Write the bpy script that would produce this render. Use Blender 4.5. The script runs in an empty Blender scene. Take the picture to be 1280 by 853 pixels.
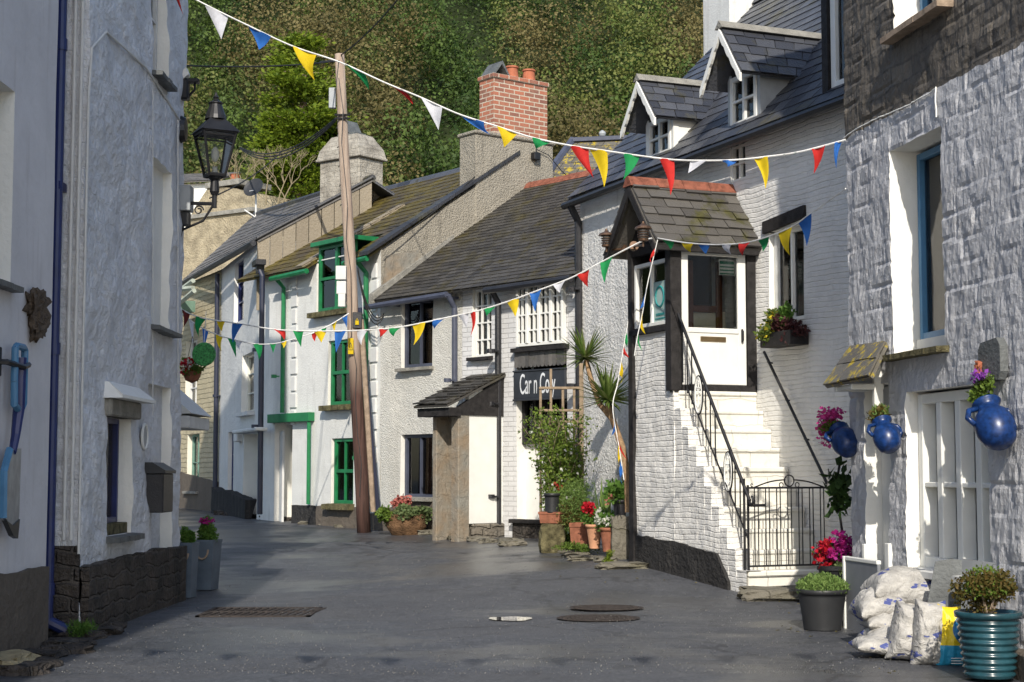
import bpy, math, random
import numpy as np
from mathutils import Vector, Matrix, noise
R = math.radians
scene = bpy.context.scene
col = scene.collection
rng = random.Random(7)
nrg = np.random.default_rng(11)

# ------------------------------------------------------------ camera, world, sun
CAM = Vector((0, 0, 1.57)); FP = 2000.0; PITCH = math.atan((590 - 426.5) / FP)
cam = bpy.data.cameras.new("camera"); cam.sensor_width = 36; cam.lens = 36 * FP / 1280
cam.clip_start = .1; cam.clip_end = 2000
camo = bpy.data.objects.new("camera", cam); col.objects.link(camo)
camo.location = CAM; camo.rotation_euler = (math.pi / 2 + PITCH, 0, 0); scene.camera = camo
SUN_AZ = R(1.0); SUN_EL = R(35)
S = Vector((-math.sin(SUN_AZ) * math.cos(SUN_EL), -math.cos(SUN_AZ) * math.cos(SUN_EL), math.sin(SUN_EL)))
w = bpy.data.worlds.new("World"); scene.world = w; w.use_nodes = True
nt = w.node_tree; sky = nt.nodes.new("ShaderNodeTexSky"); sky.sky_type = 'NISHITA'; sky.sun_disc = False
sky.sun_elevation = SUN_EL; sky.sun_rotation = math.pi + SUN_AZ; sky.air_density = 1.0; sky.dust_density = 1.0
nt.links.new(sky.outputs[0], nt.nodes['Background'].inputs[0]); nt.nodes['Background'].inputs[1].default_value = .15
sl = bpy.data.lights.new("sun", 'SUN'); sl.energy = 3.7; sl.angle = R(.53); sl.color = (1, .93, .82)
so = bpy.data.objects.new("sun", sl); col.objects.link(so); so.rotation_euler = S.to_track_quat('Z', 'Y').to_euler()
scene.view_settings.view_transform = 'Standard'; scene.view_settings.look = 'None'
scene.view_settings.exposure = .46; scene.view_settings.gamma = 1; scene.view_settings.use_curve_mapping = False
scene.cycles.max_bounces = 5; scene.cycles.transparent_max_bounces = 8
scene.cycles.diffuse_bounces = 3; scene.cycles.glossy_bounces = 2

# ------------------------------------------------------------ measuring: photograph pixel -> point of the place
def ray(px, py):
    x = (px - 640) / FP; y = -(py - 426.5) / FP
    c, s = math.cos(PITCH), math.sin(PITCH)
    return Vector((x, c - y * s, s + y * c))
def P(px, py, Y):
    d = ray(px, py); return CAM + d * (Y / d.y)
def px_of(p):
    v = Vector(p) - CAM; c, s = math.cos(PITCH), math.sin(PITCH)
    f = v.y * c + v.z * s; u = -v.y * s + v.z * c
    return 640 + FP * v.x / f, 426.5 - FP * u / f
def lerp_tab(t, x):
    if x <= t[0][0]: return t[0][1]
    for (a, b), (c, d) in zip(t, t[1:]):
        if x <= c: return b + (d - b) * (x - a) / (c - a)
    return t[-1][1]
GR = [(8, .15), (10.8, .17), (13.5, .2), (16.0, .25), (17, .30), (19.3, .47), (21, .53), (23, .6), (26.7, .69), (30, .71), (40, .75)]
GL = [(8, .15), (13.6, .19), (17.6, .18), (20, .25), (23, .42), (26, .58), (30, .68), (40, .75)]
def gz(X, Y):
    a = min(1, max(0, (X + 3.4) / 5.2)); a = a * a * (3 - 2 * a)
    return lerp_tab(GL, Y) * (1 - a) + lerp_tab(GR, Y) * a
def ground(px, py):
    d = ray(px, py); t = 5.0
    while t < 60:
        p = CAM + d * t
        if p.z < gz(p.x, p.y): break
        t += .02
    return p

# ------------------------------------------------------------ materials
class N:
    def __init__(s, name, rough=.8, spec=.3, metal=0):
        s.m = bpy.data.materials.new(name); s.m.use_nodes = True; s.t = s.m.node_tree; s.b = s.t.nodes['Principled BSDF']
        s.b.inputs['Roughness'].default_value = rough; s.b.inputs['Specular IOR Level'].default_value = spec; s.b.inputs['Metallic'].default_value = metal
        s._c = None
    def n(s, typ, **k):
        q = s.t.nodes.new('ShaderNode' + typ)
        for a, b in k.items():
            if hasattr(q, a): setattr(q, a, b)
        return q
    def set(s, sock, v):
        if isinstance(v, bpy.types.NodeSocket): s.t.links.new(v, sock)
        else:
            if isinstance(v, tuple) and len(v) == 3 and sock.type == 'RGBA': v = (*v, 1)
            sock.default_value = v
    def coord(s):
        if s._c is None: s._c = s.n('TexCoord').outputs['Object']
        return s._c
    def math(s, op, a, b=0.0, c=None, clamp=False):
        q = s.n('Math', operation=op, use_clamp=clamp); s.set(q.inputs[0], a); s.set(q.inputs[1], b)
        if c is not None: s.set(q.inputs[2], c)
        return q.outputs[0]
    def noise(s, scale, detail=3, rough=.55, vec=None, dist=0):
        q = s.n('TexNoise'); q.inputs['Scale'].default_value = scale; q.inputs['Detail'].default_value = detail
        q.inputs['Roughness'].default_value = rough; q.inputs['Distortion'].default_value = dist; s.set(q.inputs['Vector'], vec or s.coord()); return q.outputs['Fac']
    def ramp(s, f, a, b):
        q = s.n('MapRange'); q.clamp = True; s.set(q.inputs['Value'], f); q.inputs['From Min'].default_value = a; q.inputs['From Max'].default_value = b; return q.outputs[0]
    def mix(s, f, a, b):
        q = s.n('Mix', data_type='RGBA'); s.set(q.inputs[0], f); s.set(q.inputs[6], a); s.set(q.inputs[7], b); return q.outputs[2]
    def scalev(s, x, y, z):
        q = s.n('VectorMath', operation='MULTIPLY'); s.set(q.inputs[0], s.coord()); q.inputs[1].default_value = (x, y, z); return q.outputs[0]
    def wallvec(s, amt=.05, sc=3):
        sp = s.n('SeparateXYZ'); s.set(sp.inputs[0], s.coord())
        c = s.n('CombineXYZ'); s.set(c.inputs[0], s.math('ADD', sp.outputs[0], sp.outputs[1])); s.set(c.inputs[1], sp.outputs[2])
        q = s.n('TexNoise'); q.inputs['Scale'].default_value = sc; q.inputs['Detail'].default_value = 2; s.set(q.inputs['Vector'], s.coord())
        v = s.n('VectorMath', operation='SUBTRACT'); s.set(v.inputs[0], q.outputs['Color']); v.inputs[1].default_value = (.5, .5, .5)
        m = s.n('VectorMath', operation='SCALE'); s.set(m.inputs[0], v.outputs[0]); m.inputs['Scale'].default_value = amt
        a = s.n('VectorMath', operation='ADD'); s.set(a.inputs[0], c.outputs[0]); s.set(a.inputs[1], m.outputs[0]); return a.outputs[0]
    def brick(s, vec, bw, rh, mortar, c1=(1, 1, 1), c2=(0, 0, 0), cm=(0, 0, 0), smooth=.3):
        q = s.n('TexBrick'); s.set(q.inputs['Vector'], vec); q.inputs['Scale'].default_value = 1
        q.inputs['Brick Width'].default_value = bw; q.inputs['Row Height'].default_value = rh; q.inputs['Mortar Size'].default_value = mortar
        q.inputs['Mortar Smooth'].default_value = smooth; q.inputs['Bias'].default_value = 0
        s.set(q.inputs['Color1'], c1); s.set(q.inputs['Color2'], c2); s.set(q.inputs['Mortar'], cm); return q
    def bump(s, h, dist=.02, strength=1.0):
        q = s.n('Bump'); q.inputs['Distance'].default_value = dist; q.inputs['Strength'].default_value = strength
        s.set(q.inputs['Height'], h); s.t.links.new(q.outputs[0], s.b.inputs['Normal']); return q
    def color(s, v): s.set(s.b.inputs['Base Color'], v); return s
    def attr(s, name='rnd'):
        q = s.n('Attribute'); q.attribute_name = name; return q.outputs['Fac']

def plain(name, c, rough=.6, spec=.4, metal=0, var=.18, nscale=6, bump=.0):
    k = N(name, rough, spec, metal); f = k.ramp(k.noise(nscale, 4), .3, .7)
    k.color(k.mix(f, tuple(x * (1 - var) for x in c), tuple(min(1, x * (1 + var)) for x in c)))
    if bump: k.bump(k.noise(nscale * 6, 4), bump)
    return k.m
def masonry(name, c, bw=.3, rh=.12, mortar=.02, dist=.08, bump=.03, nb=.5, c2=None, dirt=(.25, .24, .2), dirt_amt=.5, fine=40, wear=None, rowdist_sc=3, smooth=.6, cw=1.0):
    k = N(name, .85, .25); v = k.wallvec(dist, rowdist_sc); b = k.brick(v, bw, rh, mortar, (1, 1, 1), (.55, .55, .55), (0, 0, 0), smooth)
    h = k.math('ADD', k.math('MULTIPLY', b.outputs['Color'], cw), k.math('MULTIPLY', k.noise(9, 5), nb))
    h = k.math('ADD', h, k.math('MULTIPLY', k.noise(fine, 3), nb * .35))
    c2 = c2 or tuple(x * .86 for x in c)
    base = k.mix(k.ramp(k.noise(2.3, 5, .6), .35, .68), c, c2)
    dm = k.ramp(k.noise(5.5, 6, .7, dist=.6), .56, .78); base = k.mix(k.math('MULTIPLY', dm, dirt_amt), base, dirt)
    base = k.mix(k.math('MULTIPLY', b.outputs['Fac'], .16 * cw), base, dirt)
    if wear: base = k.mix(k.ramp(k.noise(14, 6, .7), wear[1], wear[1] + .05), base, wear[0])
    k.color(base); k.bump(h, bump); return k.m
def roughcast(name, c, bump=.02, sc=45, dirt=(.3, .29, .26), amt=.5):
    k = N(name, .9, .2); h = k.math('ADD', k.noise(sc, 3, .6), k.math('MULTIPLY', k.noise(5, 3), .7))
    base = k.mix(k.ramp(k.noise(1.7, 5, .65), .35, .7), c, tuple(x * .85 for x in c))
    st = k.noise(1, 5, .6, vec=k.scalev(7, 7, .8))
    base = k.mix(k.math('MULTIPLY', k.ramp(st, .55, .8), amt), base, dirt); k.color(base); k.bump(h, bump); return k.m
def slate(name, a, b, moss=None, mamt=(.5, .62), lichen=None, rough=.55):
    k = N(name, rough, .4); r = k.attr(); base = k.mix(r, a, b)
    base = k.mix(k.math('MULTIPLY', k.ramp(k.noise(12, 5, .7), .4, .75), .45), base, tuple(x * .6 for x in a))
    if moss:
        base = k.mix(k.ramp(k.noise(1.6, 6, .72, dist=.3), *mamt), base, k.mix(k.ramp(k.noise(6, 4), .4, .62), moss, tuple(x * .5 for x in moss)))
    if lichen: base = k.mix(k.ramp(k.noise(9, 6, .75), .53, .60), base, lichen)
    k.color(base); k.bump(k.noise(25, 5), .012); return k.m
def leafmat(name, a, b, tr=.35, c=None):
    k = N(name, .6, .25); r = k.attr(); base = k.mix(r, a, b)
    if c: base = k.mix(k.ramp(r, .85, .9), base, c)
    k.color(base); ts = k.n('BsdfTranslucent'); k.set(ts.inputs[0], base); mx = k.n('MixShader'); mx.inputs[0].default_value = tr
    k.t.links.new(k.b.outputs[0], mx.inputs[1]); k.t.links.new(ts.outputs[0], mx.inputs[2]); k.t.links.new(mx.outputs[0], k.t.nodes['Material Output'].inputs[0]); return k.m

M = {}
M['paint'] = plain('white_paint', (.74, .74, .70), .55, .4, var=.05, nscale=5, bump=.002)
M['paint_reveal'] = plain('white_reveal', (.78, .77, .72), .8, .2, var=.05, nscale=4, bump=.006)
M['cream'] = plain('cream_paint', (.72, .69, .58), .6, .3, var=.06)
M['black'] = plain('black_paint', (.018, .018, .021), .45, .5, var=.3, nscale=9, bump=.004)
M['blackwood'] = plain('black_timber', (.022, .02, .02), .7, .3, var=.5, nscale=14, bump=.008)
M['iron'] = plain('black_iron', (.02, .02, .022), .4, .5, .3, var=.3)
M['navypipe'] = plain('dark_blue_black_pipe', (.018, .022, .045), .45, .5, var=.2)
M['navy'] = plain('navy_pipe', (.014, .024, .11), .35, .5, var=.2)
M['slatepipe'] = plain('slate_blue_paint', (.06, .068, .1), .45, .4, var=.2)
M['green'] = plain('green_paint', (.012, .16, .055), .4, .5, var=.25)
M['blueframe'] = plain('blue_frame', (.07, .19, .33), .45, .4, var=.15)
M['white_shade'] = plain('off_white', (.6, .6, .58), .7, .3, var=.08)
M['grey'] = plain('grey_metal', (.32, .34, .35), .5, .4, var=.1)
M['darkgrey'] = plain('dark_grey_plastic', (.026, .027, .029), .45, .4, var=.2)
M['wood'] = plain('weathered_wood', (.3, .23, .17), .8, .2, var=.3, nscale=12, bump=.006)
M['terracotta'] = plain('terracotta', (.25, .10, .06), .85, .2, var=.35, nscale=12, bump=.003)
M['orange_pot'] = plain('orange_clay', (.36, .12, .065), .8, .2, var=.2, nscale=9)
M['blueglaze'] = plain('blue_glaze', (.006, .028, .115), .33, .45, var=.5, nscale=30)
M['teal'] = plain('teal_glaze', (.014, .052, .066), .22, .55, var=.4, nscale=7)
M['soil'] = plain('soil', (.03, .022, .015), .95, .1, var=.4, nscale=20, bump=.02)
M['stone'] = masonry('bare_stone', (.2, .175, .14), .3, .12, .025, .14, .05, .9, (.1, .095, .085), (.05, .045, .04), .8)
M['slabslate'] = plain('slate_slab', (.105, .112, .112), .6, .35, var=.3, nscale=5, bump=.012)
M['moss_stone'] = plain('mossy_stone', (.13, .115, .06), .9, .2, var=.6, nscale=12, bump=.03)
M['concrete'] = plain('concrete', (.26, .25, .22), .9, .2, var=.25, nscale=8, bump=.02)
M['rust'] = plain('rusty_iron', (.05, .041, .037), .85, .3, var=.5, nscale=30, bump=.01)
M['cable'] = plain('cable_rubber', (.02, .02, .02), .7, .3)
M['ropewhite'] = plain('white_cord', (.7, .7, .68), .8, .2)
for nme, c in dict(red=(.62, .035, .03), blue=(.035, .16, .52), yellow=(.8, .58, .02), green=(.02, .30, .09), white=(.68, .69, .74), maroon=(.16, .03, .03)).items():
    k = N('cloth_' + nme, .75, .2); f = k.ramp(k.noise(20, 3), .3, .7); base = k.mix(f, tuple(x * .85 for x in c), c); k.color(base)
    ts = k.n('BsdfTranslucent'); k.set(ts.inputs[0], base); mx = k.n('MixShader'); mx.inputs[0].default_value = .3
    k.t.links.new(k.b.outputs[0], mx.inputs[1]); k.t.links.new(ts.outputs[0], mx.inputs[2]); k.t.links.new(mx.outputs[0], k.t.nodes['Material Output'].inputs[0]); M['f_' + nme] = k.m
# glass: see-through with a mirror-like skin
k = N('window_glass', .05, .5); gl = k.n('BsdfGlossy'); gl.inputs['Roughness'].default_value = .04; tr = k.n('BsdfTransparent'); tr.inputs[0].default_value = (.93, .95, .95, 1)
fr = k.n('Fresnel'); fr.inputs[0].default_value = 1.6; mx = k.n('MixShader'); k.t.links.new(fr.outputs[0], mx.inputs[0]); k.t.links.new(tr.outputs[0], mx.inputs[1]); k.t.links.new(gl.outputs[0], mx.inputs[2])
k.t.links.new(mx.outputs[0], k.t.nodes['Material Output'].inputs[0]); M['glass'] = k.m
M['curtain'] = plain('net_curtain', (.66, .64, .57), .9, .1, var=.1)
# painted / rendered walls
M['w_rough'] = None
def split_wall(name, paint, bare, z_split):
    k = N(name, .62, .38); sp = k.n('SeparateXYZ'); k.set(sp.inputs[0], k.coord())
    f = k.math('GREATER_THAN', k.math('ADD', sp.outputs[2], k.math('MULTIPLY', k.noise(3, 4), .12)), z_split + .06)
    v = k.wallvec(.12, 3); b = k.brick(v, .42, .17, .012, (.16, .14, .115), (.06, .053, .046), (.03, .027, .024))
    bc = k.mix(k.ramp(k.noise(7, 6, .7), .38, .7), b.outputs['Color'], bare)
    wc = k.mix(k.ramp(k.noise(3, 5, .65), .3, .7), paint, tuple(x * .8 for x in paint))
    wc = k.mix(k.math('MULTIPLY', k.ramp(k.noise(13, 7, .75, dist=.5), .58, .72), .55), wc, (.14, .14, .14))
    k.color(k.mix(f, wc, bc)); h = k.math('ADD', k.noise(28, 5, .65), k.math('MULTIPLY', k.noise(1, 5, .6, vec=k.scalev(30, 30, 8)), .9)); k.bump(h, .011); return k.m
M['w_r1'] = split_wall('rough_painted_stone', (.50, .505, .525), (.12, .105, .085), 4.55)
M['w_r2'] = masonry('painted_coursed_slate', (.74, .73, .70), .9, .058, .010, .12, .026, .8, dirt=(.4, .39, .34), dirt_amt=.3, rowdist_sc=1.6, smooth=1.0, cw=.3)
M['w_r2b'] = roughcast('lumpy_white_render', (.72, .71, .68), .035, 22)
M['w_r3a'] = roughcast('pebble_render', (.66, .65, .6), .035, 42)
M['w_r3b'] = masonry('white_painted_brick', (.66, .66, .66), .24, .075, .008, .012, .012, .25, dirt=(.35, .34, .3), dirt_amt=.3)
M['w_g'] = roughcast('smooth_white_render', (.7, .7, .67), .008, 30)
M['w_w2'] = roughcast('lime_wash', (.62, .62, .60), .02, 14)
M['w_c'] = masonry('cream_stone', (.52, .45, .3), .3, .11, .02, .08, .03, .5, (.4, .35, .24), (.2, .18, .12), .5)
M['w_gable'] = roughcast('grey_render', (.36, .33, .27), .05, 34, (.14, .13, .11), .8)
M['w_l2'] = masonry('painted_rubble', (.70, .715, .74), .55, .21, .006, .25, .036, 1.4, (.54, .55, .57), (.34, .32, .30), .5, fine=22, smooth=1.0, cw=.12)
M['w_l1'] = roughcast('smooth_grey_render', (.66, .645, .655), .008, 12, (.3, .25, .22), .4)
M['plinth_black'] = roughcast('black_plinth', (.035, .034, .034), .03, 20, (.12, .11, .1), .5)
M['plinth_stone'] = masonry('dark_stone_plinth', (.085, .07, .058), .28, .13, .02, .16, .07, 1.0, (.03, .028, .027), (.2, .18, .15), .5)
M['plinth_brown'] = roughcast('brown_cement', (.13, .11, .09), .02, 14, (.05, .045, .04), .7)
M['brick'] = None
k = N('red_brick', .85, .2); v = k.wallvec(.004, 4); b = k.brick(v, .23, .082, .011, (.42, .15, .09), (.21, .10, .075), (.50, .44, .35), .1)
k.color(k.mix(k.math('MULTIPLY', k.ramp(k.noise(9, 5, .7), .45, .7), .5), b.outputs['Color'], (.38, .2, .13))); k.bump(k.math('ADD', k.math('MULTIPLY', b.outputs['Fac'], -.6), k.math('MULTIPLY', k.noise(40, 4), .5)), .012); M['brick'] = k.m
M['sl_moss'] = slate('mossy_slate', (.08, .062, .038), (.04, .034, .025), (.13, .10, .016), (.40, .58))
M['sl_moss2'] = slate('streaked_slate', (.075, .07, .062), (.032, .030, .028), (.075, .062, .02), (.50, .68))
M['sl_blue'] = slate('blue_slate', (.082, .086, .098), (.030, .032, .040), (.085, .078, .045), (.54, .66), rough=.42)
M['sl_dark'] = slate('dark_slate', (.05, .052, .06), (.025, .026, .03), (.09, .085, .05), (.56, .68), rough=.5)
M['sl_grey'] = slate('grey_slate', (.15, .14, .13), (.07, .068, .066), (.1, .095, .05), (.6, .7))
M['sl_wash'] = slate('cement_washed_slate', (.30, .255, .185), (.21, .175, .125), (.13, .085, .03), (.62, .8))
M['sl_porch'] = slate('porch_slate', (.12, .112, .10), (.065, .06, .055), (.09, .085, .03), (.56, .66))
M['sl_lichen'] = slate('lichen_slate', (.14, .13, .11), (.1, .09, .075), None, lichen=(.40, .30, .02))
M['ridge_red'] = plain('red_ridge_clay', (.23, .085, .055), .85, .2, var=.4, nscale=14, bump=.01)
M['rubslate'] = masonry('rust_streaked_slate', (.23, .22, .19), .42, .6, .004, .35, .03, .9, (.25, .185, .12), (.12, .115, .1), .8, cw=.3)
M['whitechimney'] = masonry('flaking_whitewash', (.42, .39, .33), .3, .1, .008, .12, .03, 1.1, (.2, .18, .15), (.12, .11, .09), .9, wear=((.16, .14, .12), .6), cw=.35)
# asphalt
k = N('asphalt', .55, .75); g = k.noise(34, 6, .85)
base = k.mix(k.ramp(g, .42, .58), (.026, .029, .036), (.115, .119, .130)); g2 = k.noise(9, 5, .75); base = k.mix(k.math('MULTIPLY', k.ramp(g2, .35, .7), .55), base, (.022, .024, .028)); vo = k.n('TexVoronoi', feature='DISTANCE_TO_EDGE'); vo.inputs['Scale'].default_value = .33; wv = k.n('VectorMath', operation='ADD'); nv_ = k.n('TexNoise'); nv_.inputs['Scale'].default_value = 1.6; nv_.inputs['Detail'].default_value = 5; k.set(nv_.inputs['Vector'], k.coord()); k.set(wv.inputs[0], k.coord()); k.set(wv.inputs[1], nv_.outputs['Color']); k.set(vo.inputs['Vector'], wv.outputs[0]); crk = k.math('LESS_THAN', vo.outputs[0], .010); base = k.mix(k.math('MULTIPLY', crk, .6), base, (.012, .012, .013)); pn = k.noise(1, 6, .65, vec=k.scalev(.55, .7, 1))
base = k.mix(k.math('MULTIPLY', k.ramp(pn, .42, .7), .6), base, (.085, .085, .086)); base = k.mix(k.math('MULTIPLY', k.ramp(k.noise(2.2, 6, .7, dist=1), .5, .66), .6), base, (.032, .033, .036)); k.color(base)
rr = k.math('SUBTRACT', .72, k.math('MULTIPLY', k.ramp(k.noise(1, 6, .62, vec=k.scalev(.35, .5, 1)), .44, .60), .42)); base = k.mix(k.ramp(k.noise(26, 3, .75), .66, .70), base, (.24, .24, .235)); k.color(base); k.set(k.b.inputs['Roughness'], rr)
k.bump(k.math('ADD', k.math('MULTIPLY', g, .6), k.math('MULTIPLY', k.noise(1.1, 3), 2)), .008); M['asphalt'] = k.m
k = N('puddle_water', .02, .9); k.color((.02, .02, .022)); M['puddle'] = k.m
L = {}
L['hill'] = leafmat('woodland_leaf', (.05, .08, .016), (.22, .235, .065), .35)
L['hill2'] = leafmat('autumn_leaf', (.085, .075, .025), (.24, .20, .08), .35)
L['hill3'] = leafmat('dark_woodland_leaf', (.028, .06, .012), (.13, .19, .04), .35)
L['bright'] = leafmat('conifer_needles', (.20, .26, .02), (.10, .16, .015), .4)
L['dark'] = leafmat('dark_leaf', (.02, .045, .012), (.04, .08, .02), .3)
L['mid'] = leafmat('green_leaf', (.07, .16, .025), (.12, .22, .04), .35)
L['lime'] = leafmat('lime_leaf', (.16, .24, .035), (.09, .15, .03), .35)
L['sedum'] = leafmat('pale_leaf', (.16, .2, .08), (.10, .15, .06), .3)
L['yellow'] = leafmat('variegated_leaf', (.07, .11, .02), (.12, .16, .03), .3, (.62, .5, .03))
L['purple'] = leafmat('purple_leaf', (.05, .018, .02), (.09, .03, .03), .3)
L['heath'] = leafmat('heather_leaf', (.14, .24, .06), (.24, .34, .10), .4)
L['brownbush'] = leafmat('bronze_leaf', (.06, .065, .015), (.13, .085, .02), .3)
L['pink'] = leafmat('pink_petal', (.65, .07, .32), (.5, .03, .2), .3)
L['magenta'] = leafmat('magenta_petal', (.42, .015, .16), (.3, .02, .22), .3)
L['redp'] = leafmat('red_petal', (.55, .015, .03), (.4, .01, .02), .3)
L['whitep'] = leafmat('white_petal', (.75, .75, .7), (.6, .6, .5), .3)
L['violet'] = leafmat('violet_petal', (.22, .05, .4), (.3, .08, .4), .3)
L['salmon'] = leafmat('salmon_petal', (.5, .2, .16), (.45, .12, .1), .3)
L['yellowgreen'] = leafmat('yellow_green_leaf', (.26, .32, .06), (.18, .26, .05), .4)
L['palm'] = leafmat('sword_leaf', (.10, .18, .03), (.18, .20, .07), .3)

# ------------------------------------------------------------ mesh building
class MB:
    def __init__(s): s.v = []; s.f = []; s.m = []; s.r = []
    def add(s, vs, fs, mi=0, rnd=None):
        o = len(s.v); s.v += [tuple(x) for x in vs]; s.f += [tuple(o + i for i in f) for f in fs]; s.m += [mi] * len(fs)
        s.r += [rng.random() if rnd is None else rnd] * len(fs); return s
    def box(s, x0, x1, y0, y1, z0, z1, mi=0, M_=None):
        vs = [Vector((x, y, z)) for z in (z0, z1) for x, y in ((x0, y0), (x1, y0), (x1, y1), (x0, y1))]
        if M_ is not None: vs = [M_ @ v for v in vs]
        return s.add(vs, [(0, 3, 2, 1), (4, 5, 6, 7), (0, 1, 5, 4), (1, 2, 6, 5), (2, 3, 7, 6), (3, 0, 4, 7)], mi)
    def bbox(s, x0, x1, y0, y1, z0, z1, b=.006, mi=0, M_=None):   # chamfered box
        vs = []; 
        for (xx, sx) in ((x0, 1), (x1, -1)):
            for (yy, sy) in ((y0, 1), (y1, -1)):
                for (zz, sz) in ((z0, 1), (z1, -1)):
                    vs += [(xx, yy + sy * b, zz + sz * b), (xx + sx * b, yy, zz + sz * b), (xx + sx * b, yy + sy * b, zz)]
        vs = [Vector(v) for v in vs]
        if M_ is not None: vs = [M_ @ v for v in vs]
        I = lambda i, j, k_, a: ((i * 2 + j) * 2 + k_) * 3 + a
        fs = [(I(0,0,0,0), I(0,0,1,0), I(0,1,1,0), I(0,1,0,0)), (I(1,0,0,0), I(1,1,0,0), I(1,1,1,0), I(1,0,1,0)),
              (I(0,0,0,1), I(1,0,0,1), I(1,0,1,1), I(0,0,1,1)), (I(0,1,0,1), I(0,1,1,1), I(1,1,1,1), I(1,1,0,1)),
              (I(0,0,0,2), I(0,1,0,2), I(1,1,0,2), I(1,0,0,2)), (I(0,0,1,2), I(1,0,1,2), I(1,1,1,2), I(0,1,1,2))]
        for i in (0, 1):
            for j in (0, 1):
                fs.append((I(i,j,0,0), I(i,j,0,1), I(i,j,1,1), I(i,j,1,0))); fs.append((I(i,0,j,0), I(i,0,j,2), I(i,1,j,2), I(i,1,j,0))); fs.append((I(0,i,j,1), I(0,i,j,2), I(1,i,j,2), I(1,i,j,1)))
                for k_ in (0, 1): fs.append((I(i,j,k_,0), I(i,j,k_,1), I(i,j,k_,2)))
        return s.add(vs, fs, mi)
    def quad(s, a, b, c, d, mi=0): return s.add([a, b, c, d], [(0, 1, 2, 3)], mi)
    def tube(s, pts, r, n=8, mi=0, caps=True):
        pts = [Vector(p) for p in pts]; k_ = len(pts); rr = r if isinstance(r, (list, tuple)) else [r] * k_
        vs = []; up = None
        for i, p in enumerate(pts):
            t = (pts[min(i + 1, k_ - 1)] - pts[max(i - 1, 0)]).normalized()
            if up is None: up = t.orthogonal().normalized()
            up = (up - t * up.dot(t)); up = up.normalized() if up.length > 1e-6 else t.orthogonal().normalized()
            q = t.cross(up)
            vs += [p + (up * math.cos(2 * math.pi * j / n) + q * math.sin(2 * math.pi * j / n)) * rr[i] for j in range(n)]
        fs = [(i * n + j, i * n + (j + 1) % n, (i + 1) * n + (j + 1) % n, (i + 1) * n + j) for i in range(k_ - 1) for j in range(n)]
        if caps: fs += [tuple(range(n))[::-1], tuple((k_ - 1) * n + j for j in range(n))]
        return s.add(vs, fs, mi)
    def lathe(s, prof, c=(0, 0, 0), n=20, mi=0, M_=None, closed=True):
        vs = []
        for (r, z) in prof: vs += [Vector((c[0] + r * math.cos(2 * math.pi * j / n), c[1] + r * math.sin(2 * math.pi * j / n), c[2] + z)) for j in range(n)]
        if M_ is not None: vs = [M_ @ v for v in vs]
        k_ = len(prof); fs = [(i * n + j, i * n + (j + 1) % n, (i + 1) * n + (j + 1) % n, (i + 1) * n + j) for i in range(k_ - 1) for j in range(n)]
        if closed: fs += [tuple(range(n))[::-1], tuple((k_ - 1) * n + j for j in range(n))]
        return s.add(vs, fs, mi)
    def prism(s, poly, axis, a, b, mi=0):   # poly of 2D points, extruded along axis 0/1/2 from a to b
        def mk(u, v, w): return {0: (w, u, v), 1: (u, w, v), 2: (u, v, w)}[axis]
        n = len(poly); vs = [mk(u, v, a) for u, v in poly] + [mk(u, v, b) for u, v in poly]
        return s.add(vs, [tuple(range(n))[::-1], tuple(range(n, 2 * n))] + [(i, (i + 1) % n, n + (i + 1) % n, n + i) for i in range(n)], mi)
    def build(s, name, mats, parent=None, smooth=False, loc=None):
        me = bpy.data.meshes.new(name); me.from_pydata(s.v, [], s.f)
        mats = mats if isinstance(mats, (list, tuple)) else [mats]
        for m in mats: me.materials.append(m)
        me.polygons.foreach_set('material_index', s.m)
        at = me.attributes.new('rnd', 'FLOAT', 'FACE'); at.data.foreach_set('value', s.r)
        if smooth: me.polygons.foreach_set('use_smooth', [True] * len(s.f))
        me.validate(); me.update()
        bmfix(me)
        o = bpy.data.objects.new(name, me); col.objects.link(o)
        if parent is not None: o.parent = parent
        if loc is not None: o.location = loc
        return o
import bmesh
def bmfix(me):
    bm = bmesh.new(); bm.from_mesh(me); bmesh.ops.recalc_face_normals(bm, faces=bm.faces); bm.to_mesh(me); bm.free()
def tag(o, label, cat=None, group=None, kind=None):
    if label: o['label'] = label
    if cat: o['category'] = cat
    if group: o['group'] = group
    if kind: o['kind'] = kind
    return o
def thing(name, label, cat, loc=(0, 0, 0), rz=0, group=None):
    o = bpy.data.objects.new(name, None); col.objects.link(o); o.location = loc; o.rotation_euler = (0, 0, rz); o.empty_display_size = .2
    return tag(o, label, cat, group)
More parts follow.
